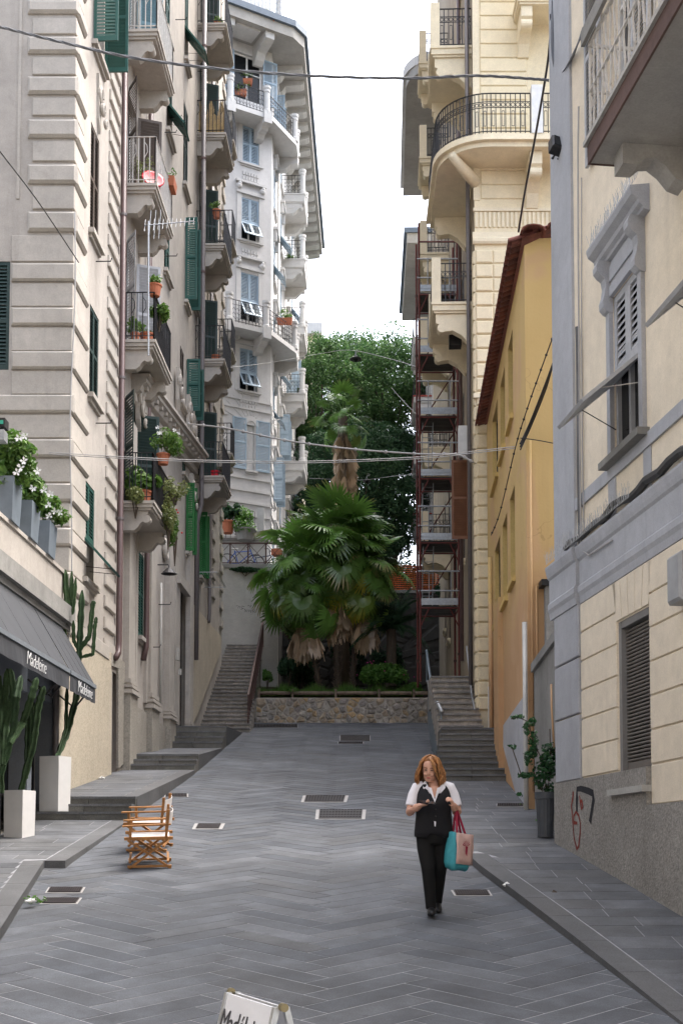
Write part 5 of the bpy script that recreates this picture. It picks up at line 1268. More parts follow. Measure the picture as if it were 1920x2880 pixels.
# ---------------------------------------------------------------- retaining walls
w1 = thing('retaining_wall', (-3.4, 46, 7), 'tall grey rendered retaining wall at the head of the left stairs with scribbled tags', 'wall')
MB().box(-4.6, -2.3, 45.9, 46.3, 6.0, UPZ-.02).build('body', CONC_L, w1); MB().box(-4.6, -2.25, 45.82, 46.4, UPZ-.019, UPZ+.12).build('coping', CONC, w1)
FW = Fr((0, 45.9), (1,0), (0,-1)); TG = paint('thin_black_marker', (.06,.06,.065))
def zz(pts): return [(500+x/3.136, 1400+y/3.136) for x, y in pts]
for s in ([(520,952),(540,955),(530,975)],[(545,955),(548,975),(556,958),(562,975),(570,955),(590,960)],[(555,985),(580,975)],[(590,980),(600,1000),(592,1005)],[(608,985),(605,1008),(625,985),(628,1008)],[(632,990),(640,1005),(650,985),(646,1015)],[(662,985),(660,1020),(685,985),(680,1015),(662,1000)],[(615,955),(630,950),(640,965),(650,945)]):
    graf(w1, FW, zz(s), .018, TG, .004, 'scribble')
w2 = thing('rock_retaining_wall', (0.5, 50.6, 5.2), 'high dark mossy stone retaining wall behind the palms', 'wall')
MB().box(-2.5, 5.0, 50.5, 51.0, 4.5, UPZ).build('body', DARKROCK, w2); MB().box(-2.5, -2.31, 46.31, 50.5, 4.5, UPZ-.05).build('return', DARKROCK, w2); MB().box(-2.5, 5, 50.42, 51.1, UPZ, UPZ+.12).build('coping', CONC, w2)
n = 0
pts = [(rnd.uniform(-2.4, 4.8), rnd.uniform(5, UPZ)) for _ in range(150)]
for p, poly in voronoi(pts, (-2.45, 4.95, 4.8, UPZ-.03)):
    cx = sum(q[0] for q in poly)/len(poly); cy = sum(q[1] for q in poly)/len(poly); k = .9; d_ = rnd.uniform(.02, .07); n = len(poly)
    V = [(cx+(q[0]-cx)*k, 50.5, cy+(q[1]-cy)*k) for q in poly]+[(cx+(q[0]-cx)*k*.75, 50.5-d_, cy+(q[1]-cy)*k*.75) for q in poly]
    link_mesh('stone', V, [(i, (i+1)%n, n+(i+1)%n, n+i) for i in range(n)]+[tuple(range(n, 2*n))], DARKROCK, w2)
# ---------------------------------------------------------------- railings
r1 = thing('stair_railing', (-2.8, 38.5, 3.7), 'rust-brown iron railing climbing the right side of the left stone stairs', 'railing')
path = [Vector((-2.80, 38.3, 3.75)), Vector((-2.80, 45.4, 7.35))]
m = MB(); m.bar(path[0]+Vector((0,0,1.0)), path[1]+Vector((0,0,1.0)), .06, .04); m.build('handrail', RUSTR, r1)
m = MB(); m.bar(path[0]+Vector((0,0,.12)), path[1]+Vector((0,0,.12)), .03, .03); m.build('bottom_rail', RUSTR, r1)
for i in range(46):
    p = path[0].lerp(path[1], i/45); q = .045 if i % 9 == 0 else .02; MB().bar(p, p+Vector((0,0,1.0)), q).build('post' if i % 9 == 0 else 'baluster', RUSTR, r1)
def xrail(name, a, b, h, n, lbl, mat):
    t = thing(name, a, lbl, 'railing'); a = Vector(a); b = Vector(b); Z = Vector((0,0,1))
    MB().bar(a+Z*h, b+Z*h, .05, .05).build('top_rail', mat, t); MB().bar(a+Z*.1, b+Z*.1, .04, .03).build('bottom_rail', mat, t)
    for i in range(n+1):
        p = a.lerp(b, i/n); MB().bar(p, p+Z*h, .05).build('post', mat, t)
        if i < n: q = a.lerp(b, (i+1)/n); m = MB(); m.bar(p+Z*.1, q+Z*h, .018); m.bar(p+Z*h, q+Z*.1, .018); m.build('cross_brace', mat, t)
    return t
xrail('street_railing', (-4.7,46.1,UPZ+.12), (-2.1,46.1,UPZ+.12), .82, 4, 'rust-brown cross-braced railing along the cross street above the retaining wall', RUSTR)
xrail('street_railing', (1.6,50.7,UPZ+.12), (4.6,50.7,UPZ+.12), 1.0, 4, 'dark cross-braced railing behind the orange safety net', RUSTR)
xrail('bank_railing', (-2.4,46.2,8.4), (-1.2,49.5,7.0), 1.0, 4, 'dark iron railing dropping into the planted bank beside the left stairs', RUSTR)
# orange safety net
ON = paint('orange_net', (.90,.20,.035), rough=.5); m = MB(); x0, x1 = 1.7, 4.5; za, zb_ = UPZ+.16, UPZ+1.15
nx, nz = 40, 12
def net(x, z): return (x, 50.55+.05*math.sin(x*4)+.03*math.sin(z*5+x), z-.10*abs(math.sin(x*1.3))*(z-za))
for i in range(nx+1):
    x = x0+(x1-x0)*i/nx
    for j in range(nz): m.bar(net(x, za+(zb_-za)*j/nz), net(x, za+(zb_-za)*(j+1)/nz), .036, .005)
for j in range(nz+1):
    z = za+(zb_-za)*j/nz
    for i in range(nx): m.bar(net(x0+(x1-x0)*i/nx, z), net(x0+(x1-x0)*(i+1)/nx, z), .044, .009)
tag(m.build('safety_net', ON, fix=False), 'orange plastic safety net on the railing above the dark stone wall', 'net')
# steel panels and handrail by the right stairs
sp_ = thing('steel_balustrade', (2.3, 30, 2.3), 'grey sheet-steel stair balustrade with bright tube top beside the dark steps', 'balustrade')
def panel(a, b, za0, zb0, za1, zb1):
    m = MB(); n_ = .018; m.add([(a[0],a[1],za0),(b[0],b[1],zb0),(b[0],b[1],zb1),(a[0],a[1],za1),(a[0]+n_,a[1],za0),(b[0]+n_,b[1],zb0),(b[0]+n_,b[1],zb1),(a[0]+n_,a[1],za1)], [(0,1,2,3),(7,6,5,4),(0,4,5,1),(1,5,6,2),(2,6,7,3),(3,7,4,0)]); m.build('panel', RAILZ, sp_)
    MB().tube([(a[0]+.01,a[1]-.05,za1+.03),(b[0]+.01,b[1],zb1+.03)], .045, 10).build('top_tube', ZINC, sp_, smooth=True)
pa = at(1240, 2006, 29.0); pb_ = at(1212, 1948, 31.6); panel(pa, pb_, street_z(29.0), street_z(31.6), pa.z, pb_.z)
pa = at(1212, 1990, 30.0); pb_ = at(1206, 1962, 31.4); panel(at(1213, 1990, 32.4), at(1203, 1920, 35.2), 2.7, 3.5, at(1213, 1985, 32.4).z, at(1203, 1920, 35.2).z)
MB().tube([at(1216, 1950, 32.4), at(1207, 1890, 34), at(1199, 1830, 36)], .035, 8).build('handrail', RAILZ, sp_)
for p_ in ((1216,1950,32.4),(1207,1890,34),(1199,1830,36)): a = at(*p_); MB().tube([a, a-Vector((0,0,.9))], .02, 6).build('post', RAILZ, sp_)
# wall handrail up the pale stairs
hr = MB(); hr.tube([FD.p(-.4,.1,3.3), FD.p(.6,.1,3.8), FD.p(2.3,.1,5.2)], .02, 6); tag(hr.build('wall_handrail', ZINC), 'thin metal handrail on the yellow building wall beside the pale stairs', 'handrail')
# ---------------------------------------------------------------- scaffold tower
sf = thing('scaffold_tower', (2.9, 36, 4.9), 'tall red scaffold tower with galvanised toe boards against the yellow building', 'scaffold')
sx0, sx1 = at(1180, 1400, 36).x, at(1288, 1400, 36).x; Ys = (36.0, 37.3)
zdk = [at(1230, y, 36).z for y in (1703, 1520, 1340, 1167, 993, 822)]; ztop = at(1178, 628, 36).z
for xi, X in enumerate((sx0, sx1)):
    for Yp in Ys:
        MB().tube([(X,Yp,4.85),(X,Yp,ztop if xi == 0 else ztop-.1)], .032, 8).build('upright', RED, sf)
        z = 5.6
        while z < ztop: MB().tube([(X,Yp,z),(X,Yp,z+.07)], .045, 8).build('coupler', RUSTR, sf); z += 1.83
for k, z in enumerate(zdk):
    for i in range(4):
        y0_ = Ys[0]+.04+i*.31; m = MB(); m.box(sx0+.04, sx1-.04, y0_, y0_+.29, z-.05, z); m.build('deck_plank', DARKDECK, sf)
    m = MB(); m.box(sx0+.03, sx1-.03, Ys[0]-.06, Ys[0]-.04, z+.01, z+.20); m.box(sx0+.03, sx1-.03, Ys[0]-.07, Ys[0]-.04, z+.09, z+.11); m.build('toe_board', ZINC, sf)
    for h_ in (.42, .98):
        MB().tube([(sx0-.06,Ys[0]-.02,z+h_),(sx1+.04,Ys[0]-.02,z+h_)], .022, 6).build('guard_rail', ZINC, sf)
    for xx in (sx0+.25, sx1-.22): MB().tube([(xx,Ys[0]-.03,z+.2),(xx,Ys[0]-.03,z+1.0)], .018, 6).build('guard_post', ZINC, sf)
    for xx, s in ((sx0, 1), (sx1, -1)): MB().tube([(xx,Ys[0],z-.62),(xx+s*.26,Ys[0],z-.06)], .02, 6).build('knee_brace', RED, sf)
    for Yp in Ys: MB().tube([(sx0,Yp,z-.07),(sx1,Yp,z-.07)], .025, 6).build('transom', RED, sf)
    for xx in (sx0, sx1): MB().tube([(xx,Ys[0],z-.07),(xx,Ys[1],z-.07)], .025, 6).build('ledger', RED, sf)
    if k+1 < len(zdk):
        zn = zdk[k+1]; MB().tube([(sx0,Ys[1],z),(sx1,Ys[1],zn-.1)], .02, 6).build('diagonal', RED, sf)
        if k < 3:
            m = MB(); xa, xb = sx0+.12, sx0+.42
            for xx in (xa, xb): m.tube([(xx,Ys[1]-.15,z),(xx,Ys[0]+.5,zn)], .015, 5)
            for q in range(6): t = (q+.5)/6; m.tube([(xa,Ys[1]-.15+(Ys[0]+.5-Ys[1]+.15)*t,z+(zn-z)*t),(xb,Ys[1]-.15+(Ys[0]+.5-Ys[1]+.15)*t,z+(zn-z)*t)], .012, 5)
            m.build('ladder', ZINC, sf)
MB().tube([(sx0,Ys[0],ztop-.55),(sx1,Ys[0],ztop-.55)], .025, 6).build('transom', RED, sf)
# ---------------------------------------------------------------- bicycles
def bicycle(loc, rz, col, lbl, box=False):
    t = thing('bicycle', loc, lbl, 'bicycle', None); L = Vector(loc); M0 = Matrix.Translation(L) @ Matrix.Rotation(rz, 4, 'Z')
    mt = paint('bike_paint', col, rough=.3); rub = paint('tyre', (.02,.02,.021))
    for wx in (-.52, .52):
        m = MB(M0); m.tube([(wx+.33*math.cos(a), 0, .34+.33*math.sin(a)) for a in np.linspace(0, 2*math.pi, 22)], .019, 6, False); w_ = m.build('wheel', rub, t)
        m = MB(M0)
        for a in np.linspace(0, 2*math.pi, 15)[:-1]: m.bar((wx,0,.34), (wx+.32*math.cos(a),0,.34+.32*math.sin(a)), .005)
        m.build('spokes', ZINC, w_, fix=False)
    m = MB(M0)
    for a, b in (((-.52,0,.34),(-.12,0,.30)),((-.12,0,.30),(-.26,0,.80)),((-.52,0,.34),(-.24,0,.72)),((-.12,0,.30),(.34,0,.72)),((-.25,0,.74),(.32,0,.80)),((.32,0,.86),(.52,0,.34))): m.tube([a, b], .02, 6)
    m.build('frame', mt, t)
    m = MB(M0); m.tube([(.32,0,.86),(.29,0,1.0)], .016, 6); m.tube([(.20,-.28,1.0),(.30,-.2,1.02),(.30,.2,1.02),(.20,.28,1.0)], .014, 6); m.build('handlebar', IRON, t)
    m = MB(M0); m.loft([[(x, w_*math.cos(a), .85+.03*math.sin(a)) for a in np.linspace(0, 2*math.pi, 8, endpoint=False)] for x, w_ in ((-.40,.07),(-.30,.08),(-.18,.03),(-.12,.015))]); m.build('saddle', PIPE_W if not box else IRON, t, smooth=True)
    if box: MB(M0).box(.42, .75, -.18, .18, .78, 1.02).build('crate', TERRA, t); 
    return t
p = at(675, 1590, 46.7); bicycle((p.x+.05, 46.75, UPZ+.02), R(8), (.03,.09,.36), 'blue bicycle leaning by the cross street railing above the retaining wall')
bicycle((p.x+.75, 47.6, UPZ+.02), R(-14), (.06,.08,.12), 'dark bicycle with a terracotta crate parked behind the palm fronds', True)
# ---------------------------------------------------------------- vegetation
LF_TREE = leafmat('tree_leaf', (.036,.092,.030), (.090,.165,.045), .35, .7)
LF_DARK = leafmat('dark_leaf', (.018,.055,.026), (.042,.095,.038), .3, .7)
LF_BUSH = leafmat('bush_leaf', (.075,.19,.035), (.14,.28,.055), .4)
LF_GRASS = leafmat('grass_blade', (.08,.19,.035), (.14,.27,.05), .45)
LF_POT = leafmat('pot_plant_leaf', (.07,.16,.03), (.15,.25,.05), .35)
LF_PALE = leafmat('grey_green_leaf', (.14,.18,.06), (.22,.24,.09), .35)
LF_IVY = leafmat('glossy_leaf', (.022,.085,.030), (.05,.13,.045), .25, .35)
BARK = plaster('bark', (.085,.065,.048), var=.4, grain=18, bump=1.0)
FLW = paint('white_petal', (.85,.85,.83)); FLR = paint('red_petal', (.55,.03,.02)); FLM = paint('magenta_petal', (.45,.03,.20))
def frond_mat(name, col, tip, t0, t1, base=None):
    t = NT(name); tc = t.n('ShaderNodeTexCoord'); sep = t.n('ShaderNodeVectorMath', operation='LENGTH'); t.l(tc.outputs['Object'], sep.inputs[0])
    g = t.n('ShaderNodeNewGeometry'); oi = t.n('ShaderNodeObjectInfo')
    v = t.math('ADD', sep.outputs['Value'], t.math('MULTIPLY', g.outputs['Random Per Island'], .18))
    c0 = t.mix(t.rng(oi.outputs['Random'], 0, 1, 0, 1), sc3(col, .5), sc3(col, 1.6))
    c0 = t.mix(t.rng(g.outputs['Random Per Island'], 0, 1, 0, .3), c0, sc3(col, .6))
    c = t.mix(t.rng(v, t0, t1, 0, 1), c0, tip); t.fin(c, .33, 0, .55)
    tr = t.n('ShaderNodeBsdfTranslucent'); t.l(c, tr.inputs[0]); mx = t.n('ShaderNodeMixShader'); mx.inputs[0].default_value = .18
    t.l(t.b.outputs[0], mx.inputs[1]); t.l(tr.outputs[0], mx.inputs[2]); t.l(mx.outputs[0], t.out.inputs[0]); return t.m
FG = frond_mat('palm_green', (.115,.235,.045), (.30,.24,.11), 1.70, 1.92)
FGY = frond_mat('palm_yellowing', (.15,.24,.036), (.52,.40,.035), 1.42, 1.8)
FDEAD = frond_mat('palm_dead', (.50,.36,.23), (.58,.44,.30), 1.2, 1.6)
def frond_mesh(name, mat, bend, Lp=1.05, Lb=.78, nl=24, droop=.25, spread=118):
    "fan leaf: stalk along +x, blade at its end bent downwards"
    V = []; F_ = []
    def quad(a, b, c, d): n = len(V); V.extend([a, b, c, d]); F_.append((n, n+1, n+2, n+3))
    r = .014; n = len(V)
    for x, rr in ((0,.022),(Lp*.5,.014),(Lp,.010)):
        z = -.06*(x/Lp)**2
        for a in range(4): t = math.pi/2*a; V.append(Vector((x, rr*math.cos(t), z+rr*.6*math.sin(t))))
    for k in range(2):
        for a in range(4): F_.append((n+k*4+a, n+k*4+(a+1)%4, n+k*4+4+(a+1)%4, n+k*4+4+a))
    cb, sb = math.cos(bend), math.sin(bend)
    for i in range(nl):
        th = R(-spread+2*spread*(i+.5)/nl+rnd.uniform(-2.5, 2.5)); L = Lb*(1-.28*abs(th)/R(spread))*rnd.uniform(.9, 1.05); w = L*.046+.003
        dx, dy = math.cos(th), math.sin(th); pts = []
        for s in (.06, .45, .72, 1.0):
            q = L*s; zd = -droop*q*s*s*(1 if s > .6 else .4)+.10*abs(dy)*q
            wid = w*(.45 if s < .1 else 1.0 if s < .5 else .85 if s < .9 else .12)
            for sg_ in (-1, 1):
                lx = q*dx-dy*wid*sg_; ly = q*dy+dx*wid*sg_; lz = zd+(.012 if sg_ > 0 else 0)
                pts.append(Vector((Lp+lx*cb+lz*sb, ly, -.06+lz*cb-lx*sb)))
        b = len(V); V.extend(pts)
        for k in range(3): F_.append((b+2*k, b+2*k+1, b+2*k+3, b+2*k+2))
    me = bpy.data.meshes.new(name); me.from_pydata([tuple(v) for v in V], [], F_); me.materials.append(mat); return me
FM = {k: [frond_mesh('frond', mt, R(b), droop=d) for b, d in ((15,.2),(35,.3),(55,.35),(75,.3))] for k, mt in (('g', FG), ('y', FGY), ('d', FDEAD))}
for k, mt in (('g', FG), ('y', FGY)): FM[k] += [frond_mesh('frond', mt, R(b), Lp=lp, droop=d) for b, d, lp in ((45,.3,1.3),(65,.3,1.25),(30,.25,.8),(80,.2,.75))]
FMD = [frond_mesh('frond', FDEAD, R(8), droop=.03, spread=s, nl=24, Lb=.85, Lp=.55) for s in (16, 26)]
def put_frond(par, hub, az, el, me, s=1.0, roll=0):
    d = Vector((math.cos(el)*math.cos(az), math.cos(el)*math.sin(az), math.sin(el))); side = Vector((-math.sin(az), math.cos(az), 0)); up = d.cross(side)
    if up.z < 0: up = -up; side = -side
    o = bpy.data.objects.new('frond', me); COL.objects.link(o); o.parent = par
    M = Mx(hub-root_loc(par), d, side, up) @ Matrix.Rotation(roll, 4, 'X') @ Matrix.Scale(s, 4); o.matrix_local = M; return o
def palm(base, hub, n, lbl, s=1.0, dead=8, yel=.18, elmax=80, elmin=-38, skirt=None, fat=.12, fuzz=True):
    t = thing('fan_palm', base, lbl, 'palm tree'); b = Vector(base); h = Vector(hub)
    P = [b.lerp(h, k/7)+Vector((.03*math.sin(k*1.7), .03*math.cos(k), 0)) for k in range(8)]
    MB().tube(P, [fat*1.15, fat, fat*.95, fat, fat, fat*1.05, fat*1.1, fat*.9], 10).build('trunk', BARK, t, smooth=True)
    if fuzz:                                       # fibrous leaf bases up the trunk
        m = MB(); L = (h-b).length
        for k in range(int(L*70)):
            q = b.lerp(h, rnd.random()); a = rnd.uniform(0, 6.28); e = Vector((math.cos(a), math.sin(a), 0)); p0 = q+e*fat*.9; p1 = p0+e*rnd.uniform(.03,.09)+Vector((0,0,rnd.uniform(-.02,.14))); m.bar(p0, p1, .014, .02)
        m.build('trunk_fibres', paint('fibre', (.10,.07,.05)), t, fix=False)['kind'] = 'stuff'
    for i in range(n):
        f = i/n; az = i*2.39996+rnd.uniform(-.2, .2); el = R(elmax+(elmin-elmax)*f+rnd.uniform(-9, 9))
        k = 0 if f < .2 else 1 if f < .5 else 2 if f < .8 else 3; k = min(3, max(0, k+rnd.choice((-1,0,0,1)))); k = rnd.choice((4,5,6,7)) if f > .15 and rnd.random() < .5 else k
        kind = 'y' if f > .62 and rnd.random() < yel*2.2 else 'g'
        put_frond(t, h+Vector((0,0,-.9*f+.15)), az, el, FM[kind][k], s*rnd.uniform(.74, 1.12), rnd.uniform(-.5, .5))
    for i in range(dead):
        az = i*6.283/max(1, dead)+rnd.uniform(-.35, .35); put_frond(t, h+Vector((.05*math.cos(az), .05*math.sin(az), -.75-rnd.uniform(0,.35))), az, R(rnd.uniform(-84, -62)), rnd.choice(FMD), s*rnd.uniform(1.0, 1.45), rnd.uniform(-.6, .6))
    if skirt:
        for i in range(skirt[0]):
            f = rnd.random(); az = rnd.uniform(0, 6.283); q = h.lerp(b, skirt[1]*f+.01)+Vector((math.cos(az), math.sin(az), 0))*(.10+.16*f)
            put_frond(t, q, az, R(rnd.uniform(-86, -72)), rnd.choice(FMD), s*rnd.uniform(.9, 1.2), rnd.uniform(-1.5, 1.5))
    return t
b0 = at(949, 1932, 44.2); b0.z = 5.15
h0 = at(945, 1545, 44.0); palm(b0, h0, 110, 'large fan palm with dense green crown and yellowing lower leaves in the bed', 1.22, 24, .12, 76, -58)
b1 = at(903, 1930, 43.8); b1.z = 5.15; h1 = at(852, 1620, 43.6); palm(b1, h1, 74, 'shorter fan palm on a thin trunk leaning towards the left stairs', 1.12, 18, .12, 74, -56, fat=.08)
b2 = at(985, 1930, 44.6); b2.z = 5.15; h2 = at(1015, 1605, 44.3); palm(b2, h2, 74, 'shorter fan palm on the side of the orange net, partly yellow', 1.08, 20, .2, 74, -56, fat=.09)
b3 = at(968, 1900, 47.3); b3.z = 5.3; h3 = at(965, 1172, 47.3); palm(b3, h3, 20, 'tall fan palm with a skirt of dry hanging leaves on its trunk', .8, 0, .15, 60, -20, skirt=(240, .36), fat=.2, fuzz=False)
# cycad with feather leaves
cy = thing('cycad', at(1090, 1800, 44.5), 'dark cycad with long feather leaves beside the scaffold foot', 'cycad'); hb = at(1100, 1770, 44.4)
MB().tube([at(1100, 1930, 44.4), hb], [.2,.17], 10).build('trunk', BARK, cy)
def feather_mesh():
    V = []; F_ = []; n = 26
    sp = [Vector((1.5*s, 0, .55*s-.95*s*s)) for s in np.linspace(0, 1, n)]
    for i, p in enumerate(sp[:-1]):
        q = sp[i+1]; b = len(V); V.extend([p+Vector((0,.012,0)), p-Vector((0,.012,0)), q-Vector((0,.01,0)), q+Vector((0,.01,0))]); F_.append((b, b+1, b+2, b+3))
        if i < 2: continue
        L = .26*math.sin(math.pi*min(1, (i+2)/n))+.06
        for s in (-1, 1): b = len(V); V.extend([p, p+Vector((.05,s*L*.5,.02)), p+Vector((.10,s*L,-.05)), p+Vector((.03,s*L*.5,-.01))]); F_.append((b, b+1, b+2, b+3))
    me = bpy.data.meshes.new('leaf'); me.from_pydata([tuple(v) for v in V], [], F_); me.materials.append(LF_DARK); return me
FE_ = feather_mesh()
for i in range(38): put_frond(cy, hb, i*2.4, R(rnd.uniform(-15, 70)), FE_, rnd.uniform(.85, 1.2)).name = 'leaf'
# ---- bushes, grass
def bush(name, C, rad, n, size, mat, lbl, cat='bush', fl=None, nf=0, group=None, clumps=9):
    t = thing(name, (C[0], C[1], C[2]-rad[2]), lbl, cat, group); A = []
    for k in range(clumps):
        d = NR.normal(size=3); d /= np.linalg.norm(d); d[2] = abs(d[2])*.9-.1; c = np.array(C)+d*np.array(rad)*NR.uniform(.35, .75); A.append(leafpatch(c, np.array(rad)*NR.uniform(.35, .5), n//clumps, size, .4, .55))
    np_mesh('foliage', np.concatenate(A), 4, mat, t, 'stuff')
    m = MB()
    for k in range(5): a = k*1.3; m.tube([(C[0],C[1],C[2]-rad[2]-.05),(C[0]+rad[0]*.3*math.cos(a),C[1]+rad[1]*.3*math.sin(a),C[2])], .012, 5)
    m.build('stem', BARK, t)
    if fl:
        for i in range(nf):
            d = NR.normal(size=3); d /= np.linalg.norm(d); d[1] = -abs(d[1]); d[2] = abs(d[2]); p = np.array(C)+d*np.array(rad)*1.02; MB().ball(p, .022, 6, 4).build('flower', fl, t)
    return t
bush('flowering_bush', at(1075, 1908, 42.9), (1.05,.5,.6), 7000, .11, LF_BUSH, 'bright green bush dotted with magenta flowers on the rubble wall', fl=FLM, nf=10, clumps=16)
bush('low_bush', at(1165, 1940, 42.9), (.45,.3,.25), 1800, .10, LF_BUSH, 'low green bush at the scaffold end of the rubble wall', clumps=8)
bush('dark_shrub', at(812, 1885, 43.6), (.42,.4,.5), 2600, .10, LF_DARK, 'dark green shrub in the bed near the left stair railing')
bush('creeping_plant', at(690, 1605, 45.75), (.75,.12,.16), 1700, .10, LF_DARK, 'trailing greenery along the top of the grey retaining wall')
bush('wall_shrub', at(1270, 1670, 49.5), (.8,.4,.6), 2200, .14, LF_DARK, 'dark shrub growing on the stone wall behind the scaffold')
for k_, (x_, z_, rx_, rz_) in enumerate(((-.9,UPZ+.7,1.3,1.0),(1.2,UPZ+1.0,1.3,1.3),(3.2,UPZ+1.2,1.4,1.5))): bush('dark_hedge', (x_, 54.0+k_*.4, z_), (rx_,.8,rz_), 5200, .13, LF_DARK, ['dark hedge above the stone wall behind the tall palm trunk','dark hedge above the stone wall left of the orange net','dark hedge behind the orange net'][k_], 'hedge', clumps=14)
for k_, (x_, z_, rx_, rz_) in enumerate(((-1.6,7.2,.7,1.6),(.2,7.6,.9,1.9),(1.7,7.0,.8,1.5))): bush('shade_shrub', (x_, 49.6, z_), (rx_,.5,rz_), 3600, .14, LF_DARK, ['tall dark shrub on the bank near the left stairs','tall dark shrub on the bank behind the palm trunks','tall dark shrub on the bank behind the cycad'][k_], clumps=12)
bush('small_weed', at(752, 1905, 43), (.2,.2,.35), 700, .09, LF_BUSH, 'small leafy weed at the foot of the stair railing')
n = 9000; x = NR.uniform(-2.7, 2.7, n); y = NR.uniform(42.3, 44.3, n); hgt = NR.uniform(.18, .48, n)*(.7+.5*np.sin(x*3+1)**2); w = NR.uniform(.008, .016, n); a = NR.uniform(0, 6.28, n); ln = NR.normal(size=(n,2))*.09
z = 5.2+(y-42.2)*.05; c = np.stack([x, y, z], 1); sd = np.stack([np.cos(a)*w, np.sin(a)*w, 0*w], 1); tp = c+np.stack([ln[:,0], ln[:,1], hgt], 1)
gr = np_mesh('bed_grass', np.stack([c-sd, c+sd, tp], 1).reshape(-1,3), 3, LF_GRASS); gr['kind'] = 'stuff'; tag(gr, 'green grass and weeds covering the planting bed behind the logs', 'grass')
A = [leafpatch((NR.uniform(-2.6, 2.6), NR.uniform(42.3, 43.4), 5.38), (.3,.2,.12), 160, .08, .6) for _ in range(22)]
gc = np_mesh('bed_groundcover', np.concatenate(A), 4, LF_BUSH); gc['kind'] = 'stuff'; tag(gc, 'leafy ground cover along the front edge of the bed', 'plants')
# ---- trees behind
def tree(base, cen, rad, nclump, nleaf, lbl, size=.16, mat=LF_TREE):
    t = thing('broadleaf_tree', base, lbl, 'tree', None); b = Vector(base); c = Vector(cen)
    MB().tube([b, b.lerp(c, .4)+Vector((.1,0,0)), b.lerp(c, .8), c+Vector((0,0,rad[2]*.4))], [.28,.22,.16,.05], 8).build('trunk', BARK, t)
    A = []; lm = MB()
    for k in range(nclump):
        d = NR.normal(size=3); d /= np.linalg.norm(d); r = NR.uniform(.45, 1.0)**.6; q = np.array(cen)+d*r*np.array(rad)
        s = NR.uniform(.55, 1.05)*min(rad)*.30
        A.append(leafpatch(q, (s*1.1, s*1.1, s*.8), int(nleaf/nclump*NR.uniform(.6, 1.4)), size, .35, .62, shell=.35))
        if k < 16: lm.tube([b.lerp(c, .45+.03*k), Vector(q)], [.08,.02], 5)
    lm.build('limb', BARK, t); np_mesh('crown', np.concatenate(A), 4, mat, t, 'stuff'); return t
g_ = UPZ+.1
def tr(px, py, Y, rx, rz, nc, nl, lbl, mat=LF_TREE, size=.16):
    nl = int(nl*2.3); nc = int(nc*1.5); c = at(px, py, Y); tree((c.x, Y, g_), c, (rx, rx*.9, rz), nc, nl, lbl, size, mat)
tr(905, 1160, 74, 3.0, 4.2, 110, 16000, 'dense green tree beside the white building')
tr(1075, 1140, 77, 3.6, 4.5, 120, 18000, 'tallest pale-topped green tree behind the scaffold')
tr(985, 1110, 80, 3.6, 4.2, 100, 14000, 'rounded green tree in the middle behind the tall palm')
tr(995, 1400, 66, 2.9, 4.0, 110, 15000, 'low dark tree filling the gap behind the palm trunk', LF_DARK)
tr(1105, 1400, 72, 2.2, 4.4, 80, 10000, 'dark tree beside the scaffold above the stone wall', LF_DARK)
tr(890, 1420, 71, 1.7, 4.0, 60, 8000, 'dark tree under the white building balconies', LF_DARK)
# ---------------------------------------------------------------- pots and planters
def pot(loc, r, h, mat, lbl, plant=None, cat='plant pot', group=None, square=None, flowers=None, nm='flower_pot'):
    t = thing(nm, loc, lbl, cat, group); L = Vector(loc)
    if square:
        m = MB(); a, b = square; m.loft([[(L.x+sx*a*k, L.y+sy*b*k, L.z+z) for sx, sy in ((-1,-1),(1,-1),(1,1),(-1,1))] for k, z in ((.86,0),(1,h),(.9,h),(.88,h-.04))]); m.build('pot', mat, t)
    else: MB().lathe([(r*.72,0),(r*.95,h*.86),(r*1.06,h*.86),(r*1.06,h),(r*.9,h),(r*.88,h-.03)], 14, L).build('pot', mat, t)
    if plant:
        c, rad, n, size, pm = plant; A = [leafpatch(np.array(L)+np.array([0,0,h])+np.array(c)+NR.normal(size=3)*np.array(rad)*.4, np.array(rad)*.6, n//6, size, .4, .5) for _ in range(6)]
        np_mesh('foliage', np.concatenate(A), 4, pm, t, 'stuff')
        m = MB()
        for k in range(4): m.tube([L+Vector((0,0,h-.03)), L+Vector((c[0]+.4*rad[0]*math.cos(k*1.6), c[1]+.4*rad[1]*math.sin(k*1.6), h+c[2]))], .006, 4)
        m.build('stem', BARK, t)
        if flowers:
            fm, nf, fs = flowers
            for _ in range(nf):
                d = NR.normal(size=3); d /= np.linalg.norm(d); d[1] = -abs(d[1]); p = np.array(L)+np.array([0,0,h])+np.array(c)+d*np.array(rad)*NR.uniform(.8, 1.25)
                m = MB(); q = Vector(p)
                for k in range(5):
                    a = k*1.2566+rnd.random(); e = Vector((math.cos(a), -.25, math.sin(a))).normalized(); f_ = Vector((-math.sin(a), 0, math.cos(a)))
                    m.add([q, q+e*fs*.6+f_*fs*.28, q+e*fs, q+e*fs*.6-f_*fs*.28], [(0,1,2,3)])
                m.build('flower', fm, t, fix=False)
    return t
BGP = paint('blue_grey_planter', (.15,.18,.21), rough=.6)
zt_par = FS.uw(165, 1592)[1]
